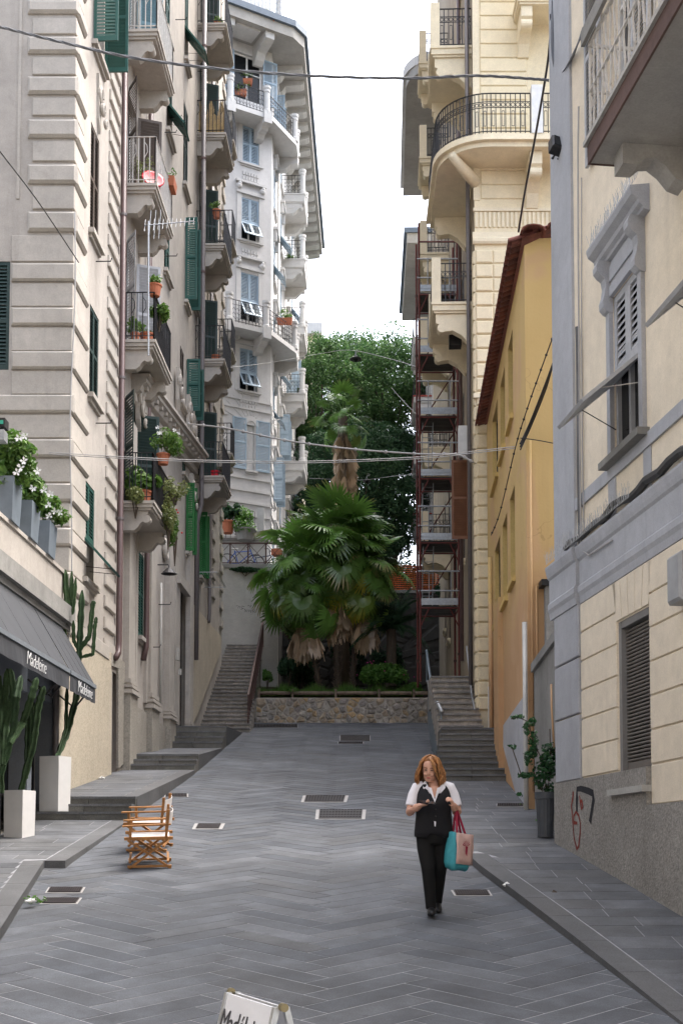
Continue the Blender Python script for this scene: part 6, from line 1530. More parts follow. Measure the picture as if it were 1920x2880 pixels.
for k, (u, hh, ww, lbl, rad, n) in enumerate(((3.35, .62, .2, 'blue-grey planter farthest from the corner blocks on the terrace parapet, full of white flowers', (.42,.3,.42), 1300), (2.35, .55, .19, 'middle blue-grey planter on the terrace parapet with glossy foliage', (.32,.3,.32), 900), (1.30, .52, .22, 'blue-grey planter nearest the corner blocks with trailing white flowers', (.26,.3,.2), 600))):
    p = FS.p(u, -.10, zt_par); pot(p, 0, hh, BGP, lbl, ((.12,0,.22),rad,n,.12,LF_POT), 'planter', 'planters on the terrace parapet', (.19,.26), (FLW, 12 if k != 1 else 5, .065), 'terrace_planter')
# balcony plants of the beige building
def fb(Y, o, w): return FA.p(UA(Y), o, w)
z0 = lev1[0]
pot(fb(26.0,.45,z0), .17, .3, TERRA, 'terracotta pot with strap leaves on the lowest plant-covered balcony', ((0,0,.25),(.35,.3,.25),260,.22,LF_POT))
pot(fb(26.3,.8,z0+.95), .14, .22, TERRA, 'brown pot with flowering plant hung on the lowest balcony rail', ((.05,0,.25),(.3,.35,.3),700,.09,LF_POT), flowers=(FLW,5,.05))
pot(fb(27.2,.85,z0+.35), .13, .2, BROWNS, 'dark hanging basket low on the plant-covered balcony', ((.05,0,.12),(.25,.3,.25),500,.08,LF_PALE))
for (Y, o, w, rad, n, mt, lbl) in ((25.65,.35,z0+.05,(.28,.28,.36),1300,LF_PALE,'pale shaggy trailing plant on the street lamp side of the lowest balcony'),(26.9,.82,z0-.1,(.18,.4,.55),1200,LF_PALE,'trailing pale plant hanging through the lowest balcony railing'),(27.6,.85,z0-.25,(.16,.3,.6),500,LF_POT,'wispy trailing plant with red flowers at the end of the lowest balcony')):
    p = fb(Y, o, w); bush('trailing_plant', p, rad, n, .075, mt, lbl, 'plant', FLR if 'red' in lbl else None, 6, clumps=8)
z1 = lev1[1]
pot(fb(26.0,.5,z1), .16, .26, TERRA, 'wide pale terracotta pot on the balcony under the aerial', ((0,0,.05),(.1,.1,.06),60,.06,LF_POT)); pot(fb(25.8,.28,z1), .1, .2, TERRA, 'small terracotta pot with spiky leaves on the balcony under the aerial', ((0,0,.15),(.15,.15,.15),120,.12,LF_POT))
pot(fb(25.8,.68,z1+.98), .14, .24, TERRA, 'orange pot on the rail of the balcony under the aerial', ((0,0,.12),(.2,.2,.12),260,.07,LF_POT)); bush('trailing_plant', fb(26.1,.72,z1+.7), (.25,.3,.3), 800, .08, LF_POT, 'green plant trailing over the rail of the balcony under the aerial', 'plant', clumps=7)
z2 = lev1[2]
pot(fb(26.1,.28,z2), .13, .2, TERRA, 'terracotta pot with olive shrub beside the red basin', ((0,0,.4),(.18,.18,.42),420,.06,LF_PALE))
rb = MB(); rb.lathe([(.0,-.10),(.14,-.10),(.21,.10),(.23,.10),(.23,.12),(.19,.11)], 16); rbM = Matrix.Translation(fb(26.0,.56,z2+.2)) @ Matrix.Rotation(R(62), 4, 'X') @ Matrix.Rotation(R(20), 4, 'Y')
rb2 = MB(rbM); rb2.lathe([(.05,-.12),(.16,-.12),(.22,.10),(.24,.10),(.24,.12),(.20,.11)], 18); tag(rb2.build('basin', REDP, smooth=True), 'bright red plastic basin propped against the balcony railing', 'basin')
pot(fb(27.5,.7,z2+.85), .1, .2, TERRA, 'terracotta window box on the rail of the red basin balcony', ((0,0,.1),(.12,.2,.1),160,.06,LF_POT), square=(.12,.25))
for i, z in enumerate(lev2[:5]):
    pot(fb(36.8,.55,z+(.0 if i != 2 else .95)), .13, .24, [REDP,TERRA,TERRA,TERRA,TERRA][i], ['dark blue pot on the lowest far balcony','pink-red bucket on the second far balcony','terracotta pot on the rail of the third far balcony','terracotta pot behind the straw screen','terracotta pot on the uppermost far balcony'][i], None if i < 2 else ((0,0,.1),(.15,.15,.15),180,.06,LF_POT))
STRAW = stone('straw', [(.42,.28,.12),(.5,.36,.17),(.36,.23,.10)], scale=9, var=.3, isl=False)
m = MB(); zz_ = lev2[3]
for i in range(46): o = .06+i*.0165; h_ = .72+.22*math.sin(i*.33+1)+rnd.uniform(-.04,.04); p = fb(36.47, o, zz_+.04); m.bar(p, p+Vector((rnd.uniform(-.02,.02),0,h_)), .016)
tag(m.build('straw_screen', STRAW, fix=False), 'frayed straw screen tied inside the railing of a far balcony', 'screen')
# aerial
an = thing('tv_aerial', fb(26.6,.75,z1), 'pale television aerial with many rods on a mast beside the balcony', 'aerial')
a0 = at(418, 1000, 25.0); a1 = at(418, 622, 25.0); MB().tube([a0, a1], .02, 6).build('mast', ZINC, an)
b0_, b1_ = at(408, 634, 25.0), at(545, 622, 25.6); MB().tube([b0_, b1_], .012, 6).build('boom', CABLE, an)
for i in range(12): p = b0_.lerp(b1_, i/11); L_ = .16-.006*i; q = Vector((.02,.35,1)).normalized(); MB().tube([p-q*L_, p+q*L_], .005, 4).build('rod', ZINC, an)
for i in range(3): p = b0_.lerp(b1_, .12+.1*i); MB().tube([p+Vector((0,0,.3)), p-Vector((.04,0,.3))], .006, 4).build('reflector_rod', ZINC, an)
# ---------------------------------------------------------------- cacti and white planters
CAC = stone('cactus_skin', [(.035,.070,.030),(.055,.10,.040),(.045,.082,.035)], scale=9, var=.5, isl=False)
WHP = paint('white_planter', (.70,.69,.67), var=.05, rough=.4)
def cactus_arm(t, pts, r, mat=CAC):
    pts = [Vector(p) for p in pts]; P = []; k = 7
    for a, b in zip(pts, pts[1:]):
        for i in range(k): P.append(a.lerp(b, i/k))
    P.append(pts[-1]); n = len(P); m = MB(); rings = []; px = None
    for i, p in enumerate(P):
        d = (P[min(i+1,n-1)]-P[max(0,i-1)]).normalized(); x = d.cross(Vector((0,1,0))).normalized(); y = d.cross(x); rr = r*.64*(1+.16*math.sin(i*2.3))*(1 if i < n-2 else .75 if i < n-1 else .3)*(.7+.3*min(1, i/4))
        rings.append([p+(x*math.cos(a)+y*math.sin(a))*rr*(1.0 if q % 2 == 0 else .45) for q, a in enumerate(np.linspace(0, 2*math.pi, 10, endpoint=False))])
    m.loft(rings); return m.build('arm', mat, t, smooth=False)
def planter(px0, px1, ytop, ybot, Y, lbl):
    a = at(px0, ybot, Y); b = at(px1, ybot, Y); h = at(px0, ytop, Y).z-a.z; w = (b.x-a.x)*.78; cx = (a.x+b.x)/2; d = w*.95
    t = thing('white_planter', (cx, Y+d/2, a.z), lbl, 'planter', 'white planters by the shop'); M0 = Matrix.Translation((cx, Y+d*.5, a.z)) @ Matrix.Rotation(R(-22), 4, 'Z')
    m = MB(M0); m.loft([[(sx*w/2*k, sy*d/2*k, z) for sx, sy in ((-1,-1),(1,-1),(1,1),(-1,1))] for k, z in ((.94,0),(1,.02),(1.04,h),(.93,h),(.92,h-.05))]); m.build('box', WHP, t)
    MB(M0).box(-w*.46, w*.46, -d*.46, d*.46, h-.08, h-.05).build('soil', SOIL, t); return t, Vector((cx, Y+d*.5, a.z+h-.06))
t1, s1 = planter(8, 87, 2222, 2362, 17.66, 'shorter white planter standing on the pavement below the steps'); t2, s2 = planter(108, 188, 2126, 2284, 19.66, 'taller white planter standing on the lowest pavement step')
ca = thing('cactus', s1, 'thick dark column cactus in the shorter white planter', 'cactus'); Y = s1.y
cactus_arm(ca, [s1, at(95,2090,Y), at(108,1990,Y), at(125,1930,Y)], .085); cactus_arm(ca, [at(75,2190,Y+.1), at(78,2060,Y+.1), at(78,1990,Y+.1)], .06); cactus_arm(ca, [at(85,2130,Y), at(90,2030,Y), at(88,1975,Y)], .055)
cb_ = thing('cactus', s2, 'tall branching column cactus rising beside the end of the small awning', 'cactus'); Y = 21.05
cactus_arm(cb_, [s2, at(190,2060,20.6), at(216,1960,20.9), at(222,1860,Y), at(226,1790,Y), at(232,1660,Y)], .085); cactus_arm(cb_, [at(224,1830,Y), at(252,1790,Y), at(262,1700,Y), at(266,1690,Y)], .065); cactus_arm(cb_, [at(224,1850,Y), at(262,1840,Y), at(268,1760,Y), at(272,1735,Y)], .05); cactus_arm(cb_, [at(222,1830,Y), at(208,1800,Y), at(207,1745,Y)], .05)
cactus_arm(cb_, [at(170,1845,Y+.1), at(180,1770,Y+.1), at(190,1700,Y+.1), at(184,1602,Y+.1)], .085); cactus_arm(cb_, [at(186,1740,Y+.1), at(205,1720,Y+.1), at(214,1625,Y+.1)], .06); cactus_arm(cb_, [at(192,1720,Y+.1), at(200,1690,Y+.1), at(203,1606,Y+.1)], .055); cactus_arm(cb_, [s2+Vector((.0,.05,0)), at(186,2050,20.4), at(190,1920,20.6)], .05)
cc = thing('cactus', at(10, 2300, 16.2), 'dark tangled cactus stems against the shop glass under the long awning', 'cactus'); Y = 16.3
for pts in ([(6,2230),(0,2100),(14,1990),(22,1880)],[(4,2180),(38,2060),(48,1960),(60,1900)],[(30,2090),(66,2030),(90,1960),(105,1905)],[(10,2150),(18,2040),(40,1950),(30,1880)],[(-8,2250),(-5,2060),(2,1900)]): cactus_arm(cc, [at(x, y, Y+rnd.uniform(-.1,.2)) for x, y in pts], .075)
# climbing plant in grey pot on the right pavement
GP = paint('dark_grey_plastic_pot', (.060,.066,.075), rough=.5)
pp_ = G(1533, 2355, .09); gp = thing('potted_climber', pp_, 'leafy climber in a ribbed dark grey pot beside the concrete garden wall', 'potted plant')
h = at(1533, 2228, pp_.y).z-pp_.z; r = (at(1562,2300,pp_.y).x-at(1506,2300,pp_.y).x)/2
rings = []
for z, k in ((0,.80),(.03,.80),(.031,.76),(h*.84,.95),(h*.85,1.05),(h,1.07),(h,.95),(h-.05,.93)):
    rings.append([(pp_.x+r*k*math.cos(a)*(1 if (q % 2 or k > 1) else .965), pp_.y+r*k*math.sin(a)*(1 if (q % 2 or k > 1) else .965), pp_.z+z) for q, a in enumerate(np.linspace(0, 2*math.pi, 36, endpoint=False))])
MB().loft(rings).build('pot', GP, gp)
Yp = pp_.y; A = []
for (px, py, rx, rz, n) in ((1545,2140,.14,.28,420),(1520,2180,.12,.2,200),(1550,2230,.1,.14,180),(1500,2090,.07,.2,130),(1487,2130,.06,.12,80),(1480,2050,.04,.1,50),(1475,2180,.1,.04,60),(1455,2016,.10,.025,40),(1440,2100,.06,.03,26),(1460,2235,.04,.03,16),(1495,2030,.05,.06,50)):
    A.append(leafpatch(at(px, py, Yp+.05), (rx,.12,rz), n, .062, .2, .6))
np_mesh('foliage', np.concatenate(A), 4, LF_IVY, gp, 'stuff')
m = MB()
for pts in ([(1535,2235),(1530,2150),(1500,2090),(1485,2030),(1455,2016),(1436,2022)],[(1538,2235),(1548,2150),(1545,2050)],[(1530,2240),(1500,2170),(1465,2180),(1440,2105)]): m.tube([at(x, y, Yp+.05) for x, y in pts], .008, 5)
m.build('stem', BARK, gp)
A = [leafpatch(G(px, py, .04), (.12,.12,.05), 60, .05, .5, .5) for px, py in ((1475,2268),(1498,2275),(1505,2312),(100,2530))]
wd = np_mesh('kerb_weeds', np.concatenate(A), 4, LF_BUSH); wd['kind'] = 'stuff'; tag(wd, 'small weeds growing at the foot of the ochre wall and kerb', 'weeds')
pb2 = pot(at(690, 1520, 52.0), .45, .45, CONC, 'big round shrub in a stone pot on the terrace of the white building', ((0,0,.45),(.55,.5,.5),1100,.12,LF_BUSH))
pot(at(640, 1500, 52.0), .3, .5, TERRA, 'spiky plant in a tall pot behind the terrace fence', ((0,0,.35),(.4,.4,.4),300,.25,LF_DARK))
for (px, py, Y, lbl) in ((688,228,54.6,'terracotta trough on the upper corner balcony rail of the white building'),(672,258,54.4,'small terracotta pot with cactus on the upper corner balcony'),(815,735,61.5,'terracotta trough on a side balcony of the white building'),(800,900,55.5,'pot with strap leaves on the lower corner balcony'),(752,52,53.5,'terracotta pot on the roof terrace of the white building')):
    p = at(px, py+12, Y); pot(p, .22, .26, TERRA, lbl, ((0,0,.12),(.3,.2,.22),200,.10,LF_POT), square=(.35,.12))
# ---------------------------------------------------------------- grates and covers set in the paving
GRF = paint('pale_frame_stone', (.34,.33,.32)); GRI = metal('cast_iron', (.040,.034,.036), .55, (.07,.05,.045), .4, .4)
def grate(px0, px1, y0, y1, lbl, hf=lambda Y: 0.0, frame=.06, skew=0, nb=14):
    a = G(px0, y1); b = G(px1, y1); c = G(px1+skew, y0); d = G(px0+skew, y0); ctr = (a+b+c+d)/4
    t = thing('drain_cover', ctr, lbl, 'drain cover', 'drain covers in the paving'); Z = lambda Y: street_z(Y)+hf(Y)
    def lift(p, h): return Vector((p.x, p.y, Z(p.y)+h))
    def inn(p, k): return ctr+(p-ctr)*k
    q = [a, b, c, d]; wx = (b-a).length; k = 1-2*frame/wx; ky = 1-2*frame/max(.2, (d-a).length)
    def sh(p, kx, kyy): v = p-ctr; return Vector((ctr.x+v.x*kx, ctr.y+v.y*kyy, 0))
    m = MB(); m.add([lift(p, .012) for p in q]+[lift(p, -.01) for p in q], [(0,1,2,3),(0,4,5,1),(1,5,6,2),(2,6,7,3),(3,7,4,0)]); m.build('frame', GRF, t)
    i4 = [sh(p, k, max(.3, ky)) for p in q]; m = MB(); m.add([lift(p, .0145) for p in i4], [(0,1,2,3)]); pl = m.build('plate', DARK, t)
    m = MB()
    for i in range(nb+1):
        s = i/nb; p0 = i4[0].lerp(i4[1], s); p1 = i4[3].lerp(i4[2], s); m.bar(lift(p0, .018), lift(p1, .018), .016, .008)
    for i in range(6): s = i/5; p0 = i4[0].lerp(i4[3], s); p1 = i4[1].lerp(i4[2], s); m.bar(lift(p0, .0185), lift(p1, .0185), .02, .008)
    m.build('bars', GRI, t)
grate(846, 974, 2239, 2258, 'iron grate in pale frame, upper of the pair in mid street', skew=6); grate(886, 1026, 2279, 2306, 'iron grate in pale frame, lower of the pair in mid street', skew=3)
grate(955, 1041, 2070, 2085, 'dark iron cover near the rubble wall', frame=.02); grate(950, 1022, 2088, 2093, 'narrow sunken iron strip below the dark cover near the rubble wall', frame=.02)
grate(540, 625, 2318, 2334, 'small cover in white frame beside the director chairs', skew=8); grate(127, 231, 2498, 2514, 'gutter grate by the left kerb, farther of two', frame=.03, skew=10); grate(112, 218, 2528, 2545, 'gutter grate by the left kerb, nearer of two', frame=.03, skew=14)
grate(1277, 1384, 2506, 2522, 'gutter grate by the right kerb beside the woman', frame=.03, skew=-10); grate(463, 530, 2234, 2243, 'small dark cover against the landing edge', frame=.03); grate(1395, 1472, 2271, 2279, 'reddish iron cover on the right pavement near the potted climber', hR, frame=.02)
grate(712, 838, 2039, 2047, 'long dark slab cover at the foot of the rubble wall', frame=.02)
# ---------------------------------------------------------------- cables
def cable(pts, r, lbl, mat=CABLE, strands=1, cat='cable', smooth=True, clamps=0, name='overhead_cable', twist=9):
    pts = [Vector(p) for p in pts]; P = []
    for i in range(len(pts)-1):
        p0, p1, p2, p3 = pts[max(0,i-1)], pts[i], pts[i+1], pts[min(len(pts)-1,i+2)]
        for k in range(10):
            t = k/10; P.append(.5*((2*p1)+(p2-p0)*t+(2*p0-5*p1+4*p2-p3)*t*t+(3*p1-p0-3*p2+p3)*t*t*t))
    P.append(pts[-1])
    m = MB()
    for s in range(strands):
        if strands == 1: m.tube(P, r, 6)
        else: m.tube([p+Vector((0, math.cos(i*twist/10+s*6.28/strands), math.sin(i*twist/10+s*6.28/strands)))*r*1.3 for i, p in enumerate(P)], r, 5)
    for i in range(clamps): j = int((i+.5)/clamps*(len(P)-1)); m.ball(P[j], r*2.2, 6, 4)
    return tag(m.build(name, mat, smooth=True), lbl, cat)
cable([at(x, y, Y) for x, y, Y in ((-60,58,16),(0,75,16),(160,115,16.1),(361,160,16.2),(600,192,16.3),(870,213,16.4),(1150,220,16.5),(1340,213,16.6),(1500,222,16.7),(1542,226,16.75))], .009, 'thick twisted cable strung high across the street', CABLE, 3)
cable([at(x, y, Y) for x, y, Y in ((-40,370,17),(0,425,17.5),(110,570,19.5),(222,738,21.3))], .010, 'dark cable running down to the corner of the beige building', CABLEK)
cable([at(x, y, Y) for x, y, Y in ((525,1192,33),(640,1205,32.6),(800,1238,32),(980,1262,31.4),(1180,1277,30.5),(1280,1278,29.6),(1330,1300,29.2))], .022, 'pale sleeved cable crossing in front of the tall palm', CABLEB, clamps=16)
for k in range(2):
    cable([at(x, y+k*5, Y) for x, y, Y in ((140,1272,21.3),(300,1282,21.3),(560,1294,21.2),(860,1297,21.1),(1180,1285,21),(1340,1268,20.9),(1446,1256,20.5))], .007, ['upper of two thin pale wires crossing low over the street','lower of two thin pale wires crossing low over the street'][k], CABLEB)
cable([at(x, y, Y) for x, y, Y in ((640,1034,40),(760,1020,45),(900,995,48),(985,985,48),(1100,1010,46),(1180,1035,40))], .010, 'thin wire carrying the suspended street lamp', CABLEB)
cable([at(x, y, Y) for x, y, Y in ((870,1345,49),(1010,1350,48),(1100,1340,45),(1182,1332,38))], .008, 'thin wire carrying the lower suspended lamp', CABLEB)
cable([at(x, y, Y) for x, y, Y in ((1100,1090,46),(1140,1135,44),(1178,1172,38))], .008, 'slanting wire from the trees to the scaffold', CABLEB)
cable([at(x, y, Y) for x, y, Y in ((1549,40,16.9),(1540,170,17.5),(1505,380,18.8),(1475,540,20),(1457,652,20.8))], .018, 'thick black cable from the grey corner to the tiled roof', CABLEK)
for k in range(5):
    cable([at(1552+k*5, -20, 16.85), at(1549+k*4, 90, 16.8), at(1552+k*3, 160+k*6, 16.8), at(1565+k*6, 214-k*3, 16.8), at(1590+k*4, 190-k*4, 16.2), at(1630+k*2, 110-k*8, 15.2)], .010, ['bundled cable on the grey corner, one of five','bundled cable on the grey corner, one of five','bundled cable on the grey corner, one of five','bundled cable on the grey corner, one of five','bundled cable on the grey corner, one of five'][k], CABLE)['group'] = 'bundled cables on the grey corner'
for k in range(3):
    cable([at(1628, 905+k*4, 16.4), at(1600-k*3, 935+k*5, 16.7), at(1570-k*4, 985+k*6, 17.6), at(1530+k*3, 1090, 19), at(1490+k*2, 1190+k*3, 20.3), at(1462, 1250+k*8, 20.5)], .022-.006*k, ['thickest black cable sagging across the ochre gable','black cable beside the thickest one across the ochre gable','thin black cable along the sagging bundle on the ochre gable'][k], CABLEK)
cable([at(1620, 760, 16.5), at(1608, 830, 16.6), at(1572, 900, 17.3), at(1520, 1040, 19), at(1478, 1160, 20.5), at(1448, 1260, 21.6), at(1405, 1440, 24.5), at(1380, 1505, 27)], .010, 'thin beaded cable crossing from the grey corner along the ochre house', CABLEK, clamps=24)
cable([at(1462, 1232, 20.45), at(1510, 1238, 20.45), at(1572, 1250, 20.45)], .008, 'thin black cable across the ochre gable towards the grey corner', CABLEK)
# hanging lamps
def hang_lamp(px, py, Y, s, lbl):
    c = at(px, py, Y); t = thing('suspended_lamp', c, lbl, 'street lamp', 'lamps hung over the upper street')
    MB().lathe([(.02*s,.16*s),(.07*s,.15*s),(.10*s,.09*s),(.24*s,.02*s),(.25*s,-.03*s),(.23*s,-.03*s),(.12*s,-.02*s)], 18, c).build('shade', IRON, t, smooth=True); MB().ball(c+Vector((0,0,-.04*s)), .09*s).build('bulb', GLASS, t); MB().tube([c+Vector((0,0,.15*s)), c+Vector((0,0,.32*s))], .03*s, 6).build('hanger', ZINC, t)
    m = MB(); m.tube([c+Vector((.05*math.cos(a)+.06, .0, .3*s+.05*math.sin(a)*s+.03*i*.2)) for i, a in enumerate(np.linspace(0, 9, 14))], .009, 5); m.build('cable_coil', CABLEB, t)
hang_lamp(1000, 1010, 48, .92, 'larger dark bell lamp hung on a wire before the trees'); hang_lamp(1031, 1353, 48, .62, 'smaller dark bell lamp hung on a wire right of the dry palm skirt')
# wall lamp on the beige building
u, w = FA.uw(470, 1612, .35); wl_ = thing('wall_lamp', FA.p(u, 0, w), 'black cone wall lamp above the beige building entrance', 'lamp'); c = FA.p(u, .4, w)
MB().lathe([(.03,.13),(.06,.11),(.19,-.02),(.17,-.02),(.05,.08)], 16, c).build('shade', IRON, wl_); MB().tube([FA.p(u, 0, w+.2), FA.p(u, .38, w+.2), c+Vector((0,0,.14))], .015, 6).build('arm', IRON, wl_)
pipe(bA, [FA.p(FA.uw(448,1640)[0], .05, FA.uw(448,1640)[1]), FA.p(FA.uw(448,1640)[0], .05, FA.uw(448,1985)[1])], .03, PIPE_W, 'thin_pipe')
for (px, py, s, lbl) in ((496,1838,.16,'small white intercom box on the beige wall'),(503,1889,.08,'tiny white switch plate on the beige wall')):
    u, w = FA.uw(px, py, .14); FA.mb(); tag(FA.mb().fbox(u, u+s*1.4, .13, .2, w-s, w+s, .01).build('intercom', PIPE_W), lbl, 'box')
# lantern on the left edge
c = at(4, 1195, 17); t = thing('shop_lamp', c, 'dark box lamp with green glass at the picture edge above the terrace flowers', 'lamp'); MB().box(c.x-.3, c.x+.05, 17, 17.2, c.z-.02, c.z+.10).build('housing', IRON, t); MB().box(c.x-.3, c.x+.03, 16.985, 16.998, c.z+.01, c.z+.06).build('glass', paint('green_glass', (.05,.35,.25), rough=.1), t); MB().box(c.x-.3, c.x+.04, 17, 17.2, c.z-.2, c.z-.06).build('lower_housing', ZINC, t)
# ---------------------------------------------------------------- director's chairs
WOODC = stone('oiled_beech', [(.36,.17,.055),(.42,.20,.07),(.33,.15,.05)], scale=12, var=.25, isl=False, bump=.1, rough=.5); CANV = paint('off_white_canvas', (.58,.55,.53), rough=.9, bump=.3)
def chair(loc, rz, lbl, canv=CANV):
    t = thing('director_chair', loc, lbl, 'chair', "director's chairs"); M0 = Matrix.Translation(loc) @ Matrix.Rotation(math.atan(GS), 4, 'X') @ Matrix.Rotation(rz, 4, 'Z') @ Matrix.Diagonal((1.04, 1.0, .80, 1))
    sl = 0                                         # legs shortened on the slope: follow the street
    def leg(a, b, nm='leg'): m = MB(M0); m.bar(a, b, .028, .045, (0,1,0)); m.build(nm, WOODC, t)
    for y in (0, .50):
        zl = lambda yy: sl*yy
        o = .0
        leg((-.24,y,.44),(.25,y,zl(y))); leg((.22,y+.035,.44),(-.23,y+.035,zl(y))); leg((-.25,y+.0,.035+zl(y)),(.26,y,.035+zl(y)),'foot_rail')
        m = MB(M0); m.bar((-.28,y,.465),(.28,y,.465), .04, .045); m.build('seat_rail', WOODC, t)
        m = MB(M0); m.bar((-.30,y,.655),(.26,y,.675), .055, .022); m.build('armrest', WOODC, t)
        m = MB(M0); m.bar((-.21,y,.46),(-.21,y,.655), .04, .03); m.build('arm_post', WOODC, t)
        m = MB(M0); m.bar((.20,y,.46),(.235,y,.90), .04, .03); m.build('back_post', WOODC, t)
    for x, z in ((-.22,.10),(.22,.10)): m = MB(M0); m.bar((x,0,z),(x,.5,z+.04), .025, .03); m.build('cross_rail', WOODC, t)
    n = 8; m = MB(M0); R0 = []
    for i in range(n+1): s = i/n; y = .5*s; z = .475-.05*math.sin(math.pi*s); R0.append([(-.23,y,z),(.24,y,z),(.24,y,z-.006),(-.23,y,z-.006)])
    m.loft(R0); m.build('seat', canv, t)
    m = MB(M0); R0 = []
    for i in range(n+1): s = i/n; y = .5*s; x = .225+.04*math.sin(math.pi*s); R0.append([(x,y,.64),(x+.02,y,.86),(x+.027,y,.86),(x+.007,y,.64)])
    m.loft(R0); m.build('backrest', canv, t)
c1 = G(420, 2445); chair((c1.x, c1.y, street_z(c1.y)+.01), R(8), "director's chair with off-white canvas nearer the drain strip"); c2 = G(415, 2412); chair((c2.x-.07, c2.y+.35, street_z(c2.y+.35)+.01), R(-2), "director's chair with off-white canvas nearer the pavement steps")
# ---------------------------------------------------------------- A-board sign
sg = thing('sandwich_board', (-.4, 5.7, -1.39), 'white folding sidewalk sign with handwritten lettering and silver frame', 'sign')
A_ = Vector((-.51, 6.0, -.642)); B_ = Vector((-.2475, 5.4, -.642)); dx_ = (B_-A_).normalized(); Ln = (B_-A_).length
nb_ = Vector((-dx_.y, dx_.x, 0)); nb_ = nb_ if nb_.y < 0 else -nb_
ALU = metal('brushed_aluminium', (.55,.57,.58), .35)
for sgn, nm in ((1, 'panel'), (-1, 'rear_panel')):
    dn = (Vector((0,0,-1))+nb_*sgn*.24).normalized(); nn = nb_*sgn; O = A_+nb_*sgn*.02; H_ = .78; up = -dn
    Mt = Mx(O+dn*H_, dx_, nn, up); m = MB(Mt); m.box(.03, Ln-.03, -.006, .006, .03, H_-.004); pnl = m.build(nm, paint('white_board', (.72,.73,.76), var=.02, rough=.3), sg)
    m = MB(Mt); m.box(0, .029, -.012, .014, 0, H_); m.box(Ln-.029, Ln, -.012, .014, 0, H_); m.box(.03, Ln-.03, -.012, .014, 0, .029); m.build('frame', ALU, sg)
    if sgn == 1:
        pn = (nn+Vector((0,0,.24))).normalized(); Mt2 = Mx(O+dn*.135+dx_*(Ln*.46)+pn*.009, dx_, up, pn)
        text_mesh('Madéleine', .155, Mt2, paint('black_ink', (.03,.03,.035)), pnl, shear=.12, ext=.0006)
        Mt3 = Mx(O+dn*.30+dx_*.12+pn*.009, dx_, up, pn); m = MB(Mt3); m.ball((0,0,0), .03, 8, 5, sc=(1,1,.05)); m.build('red_mark', REDP, pnl)
for P_ in (A_, B_): m = MB(Mx(P_, dx_, nb_, Vector((0,0,1)))); m.tube([(-.02 if P_ is A_ else -.005,0,0),(.005 if P_ is A_ else .03,0,0)], .018, 12); m.build('hinge', metal('brass', (.25,.21,.12), .4), sg)
# litter
for (px, py, lbl, mt) in ((286,2204,'scrap of white paper on the left landing by the wall',FLW),(88,2542,'scrap of white paper by the left kerb weeds',FLW),(1425,2496,'white fleck of litter on the street by the right kerb',FLW),(1555,2520,'small brown dropping on the right pavement',BARK)):
    p = G(px, py, .05); z_ = p.z
    if px == 286: p = at(px, py, 23.8); z_ = .897+(23.8-20.28)*.136
    m = MB(); m.ball((p.x, p.y, z_+.03), .05, 6, 4, .5, (1,1,.5)); tag(m.build('litter', mt), lbl, 'litter')
# ---------------------------------------------------------------- the woman walking down the street
SKIN = paint('skin', (.60,.34,.25), var=.06, rough=.55, scale=20, bump=.02); VEST = paint('black_vest_cloth', (.009,.009,.012), rough=.85, scale=30, bump=.4); TRS = paint('black_trousers', (.0035,.0035,.004), rough=.85, scale=12, bump=.3)
SHIRT = paint('white_shirt', (.74,.73,.78), var=.04, rough=.8, scale=10, bump=.3); HAIR = stone('ginger_hair', [(.26,.10,.03),(.40,.17,.055),(.52,.27,.11),(.18,.065,.02)], scale=18, var=.45, isl=False, bump=.3, rough=.5); SHOE = paint('black_shoe', (.010,.010,.011), rough=.4)
W0 = Vector((.935, 13.0, street_z(13.0)+.012)); WK = 1.0
def wp(x, y, z): return W0+Vector((x, y, z))
def ell(c, rx, ry, n=18, ax=(1,0,0), ay=(0,1,0)):
    ax = Vector(ax); ay = Vector(ay); return [Vector(c)+ax*(rx*math.cos(a))+ay*(ry*math.sin(a)) for a in np.linspace(0, 2*math.pi, n, endpoint=False)]
def limb(m, pts, rad, n=12):
    pts = [Vector(p) for p in pts]; rings = []
    for i, p in enumerate(pts):
        d = (pts[min(i+1,len(pts)-1)]-pts[max(0,i-1)]).normalized(); x = d.cross(Vector((0,1,0))); x = x.normalized() if x.length > .1 else Vector((1,0,0)); y = d.cross(x)
        r = rad[i] if isinstance(rad[i], tuple) else (rad[i], rad[i]); rings.append(ell(p, r[0], r[1], n, x, y))
    m.loft(rings); return m
def remesh(o, v, sm=4):
    r = o.modifiers.new('remesh', 'REMESH'); r.mode = 'VOXEL'; r.voxel_size = v; r.use_smooth_shade = True
    s = o.modifiers.new('smooth', 'SMOOTH'); s.iterations = sm; s.factor = .5; return o
# body: head, neck, torso core, arms and hands
m = MB(); hc = wp(-.035, -.02, 1.478); tilt = R(18)
Rh = Matrix.Translation(hc) @ Matrix.Rotation(R(16), 4, 'X') @ Matrix.Rotation(R(-14), 4, 'Z')     # chin down, turned to her right
h = MB(Rh)
h.loft([ell((0, oy, z), rx, ry, 20) for z, rx, ry, oy in ((-.118,.020,.020,-.045),(-.112,.042,.040,-.036),(-.095,.056,.062,-.022),(-.065,.066,.080,-.010),(-.030,.072,.090,0),(.01,.075,.097,.004),(.05,.076,.098,.006),(.085,.068,.088,.010),(.11,.048,.062,.012),(.125,.015,.02,.014))])
h.loft([ell((0, y, z), rx, ry, 10) for z, rx, ry, y in ((-.035,.018,.014,-.088),(-.025,.016,.018,-.092),(0,.010,.012,-.092),(.025,.008,.008,-.088))])      # nose
h.ball((-.035,-.078,-.035), .022); h.ball((.035,-.078,-.035), .022); h.ball((0,-.078,-.068), .024, sc=(1,.7,.5)); h.ball((0,-.068,-.10), .022)
h.ball((-.076,.01,-.01), .022, sc=(.4,.8,1.2)); h.ball((.076,.01,-.01), .022, sc=(.4,.8,1.2))
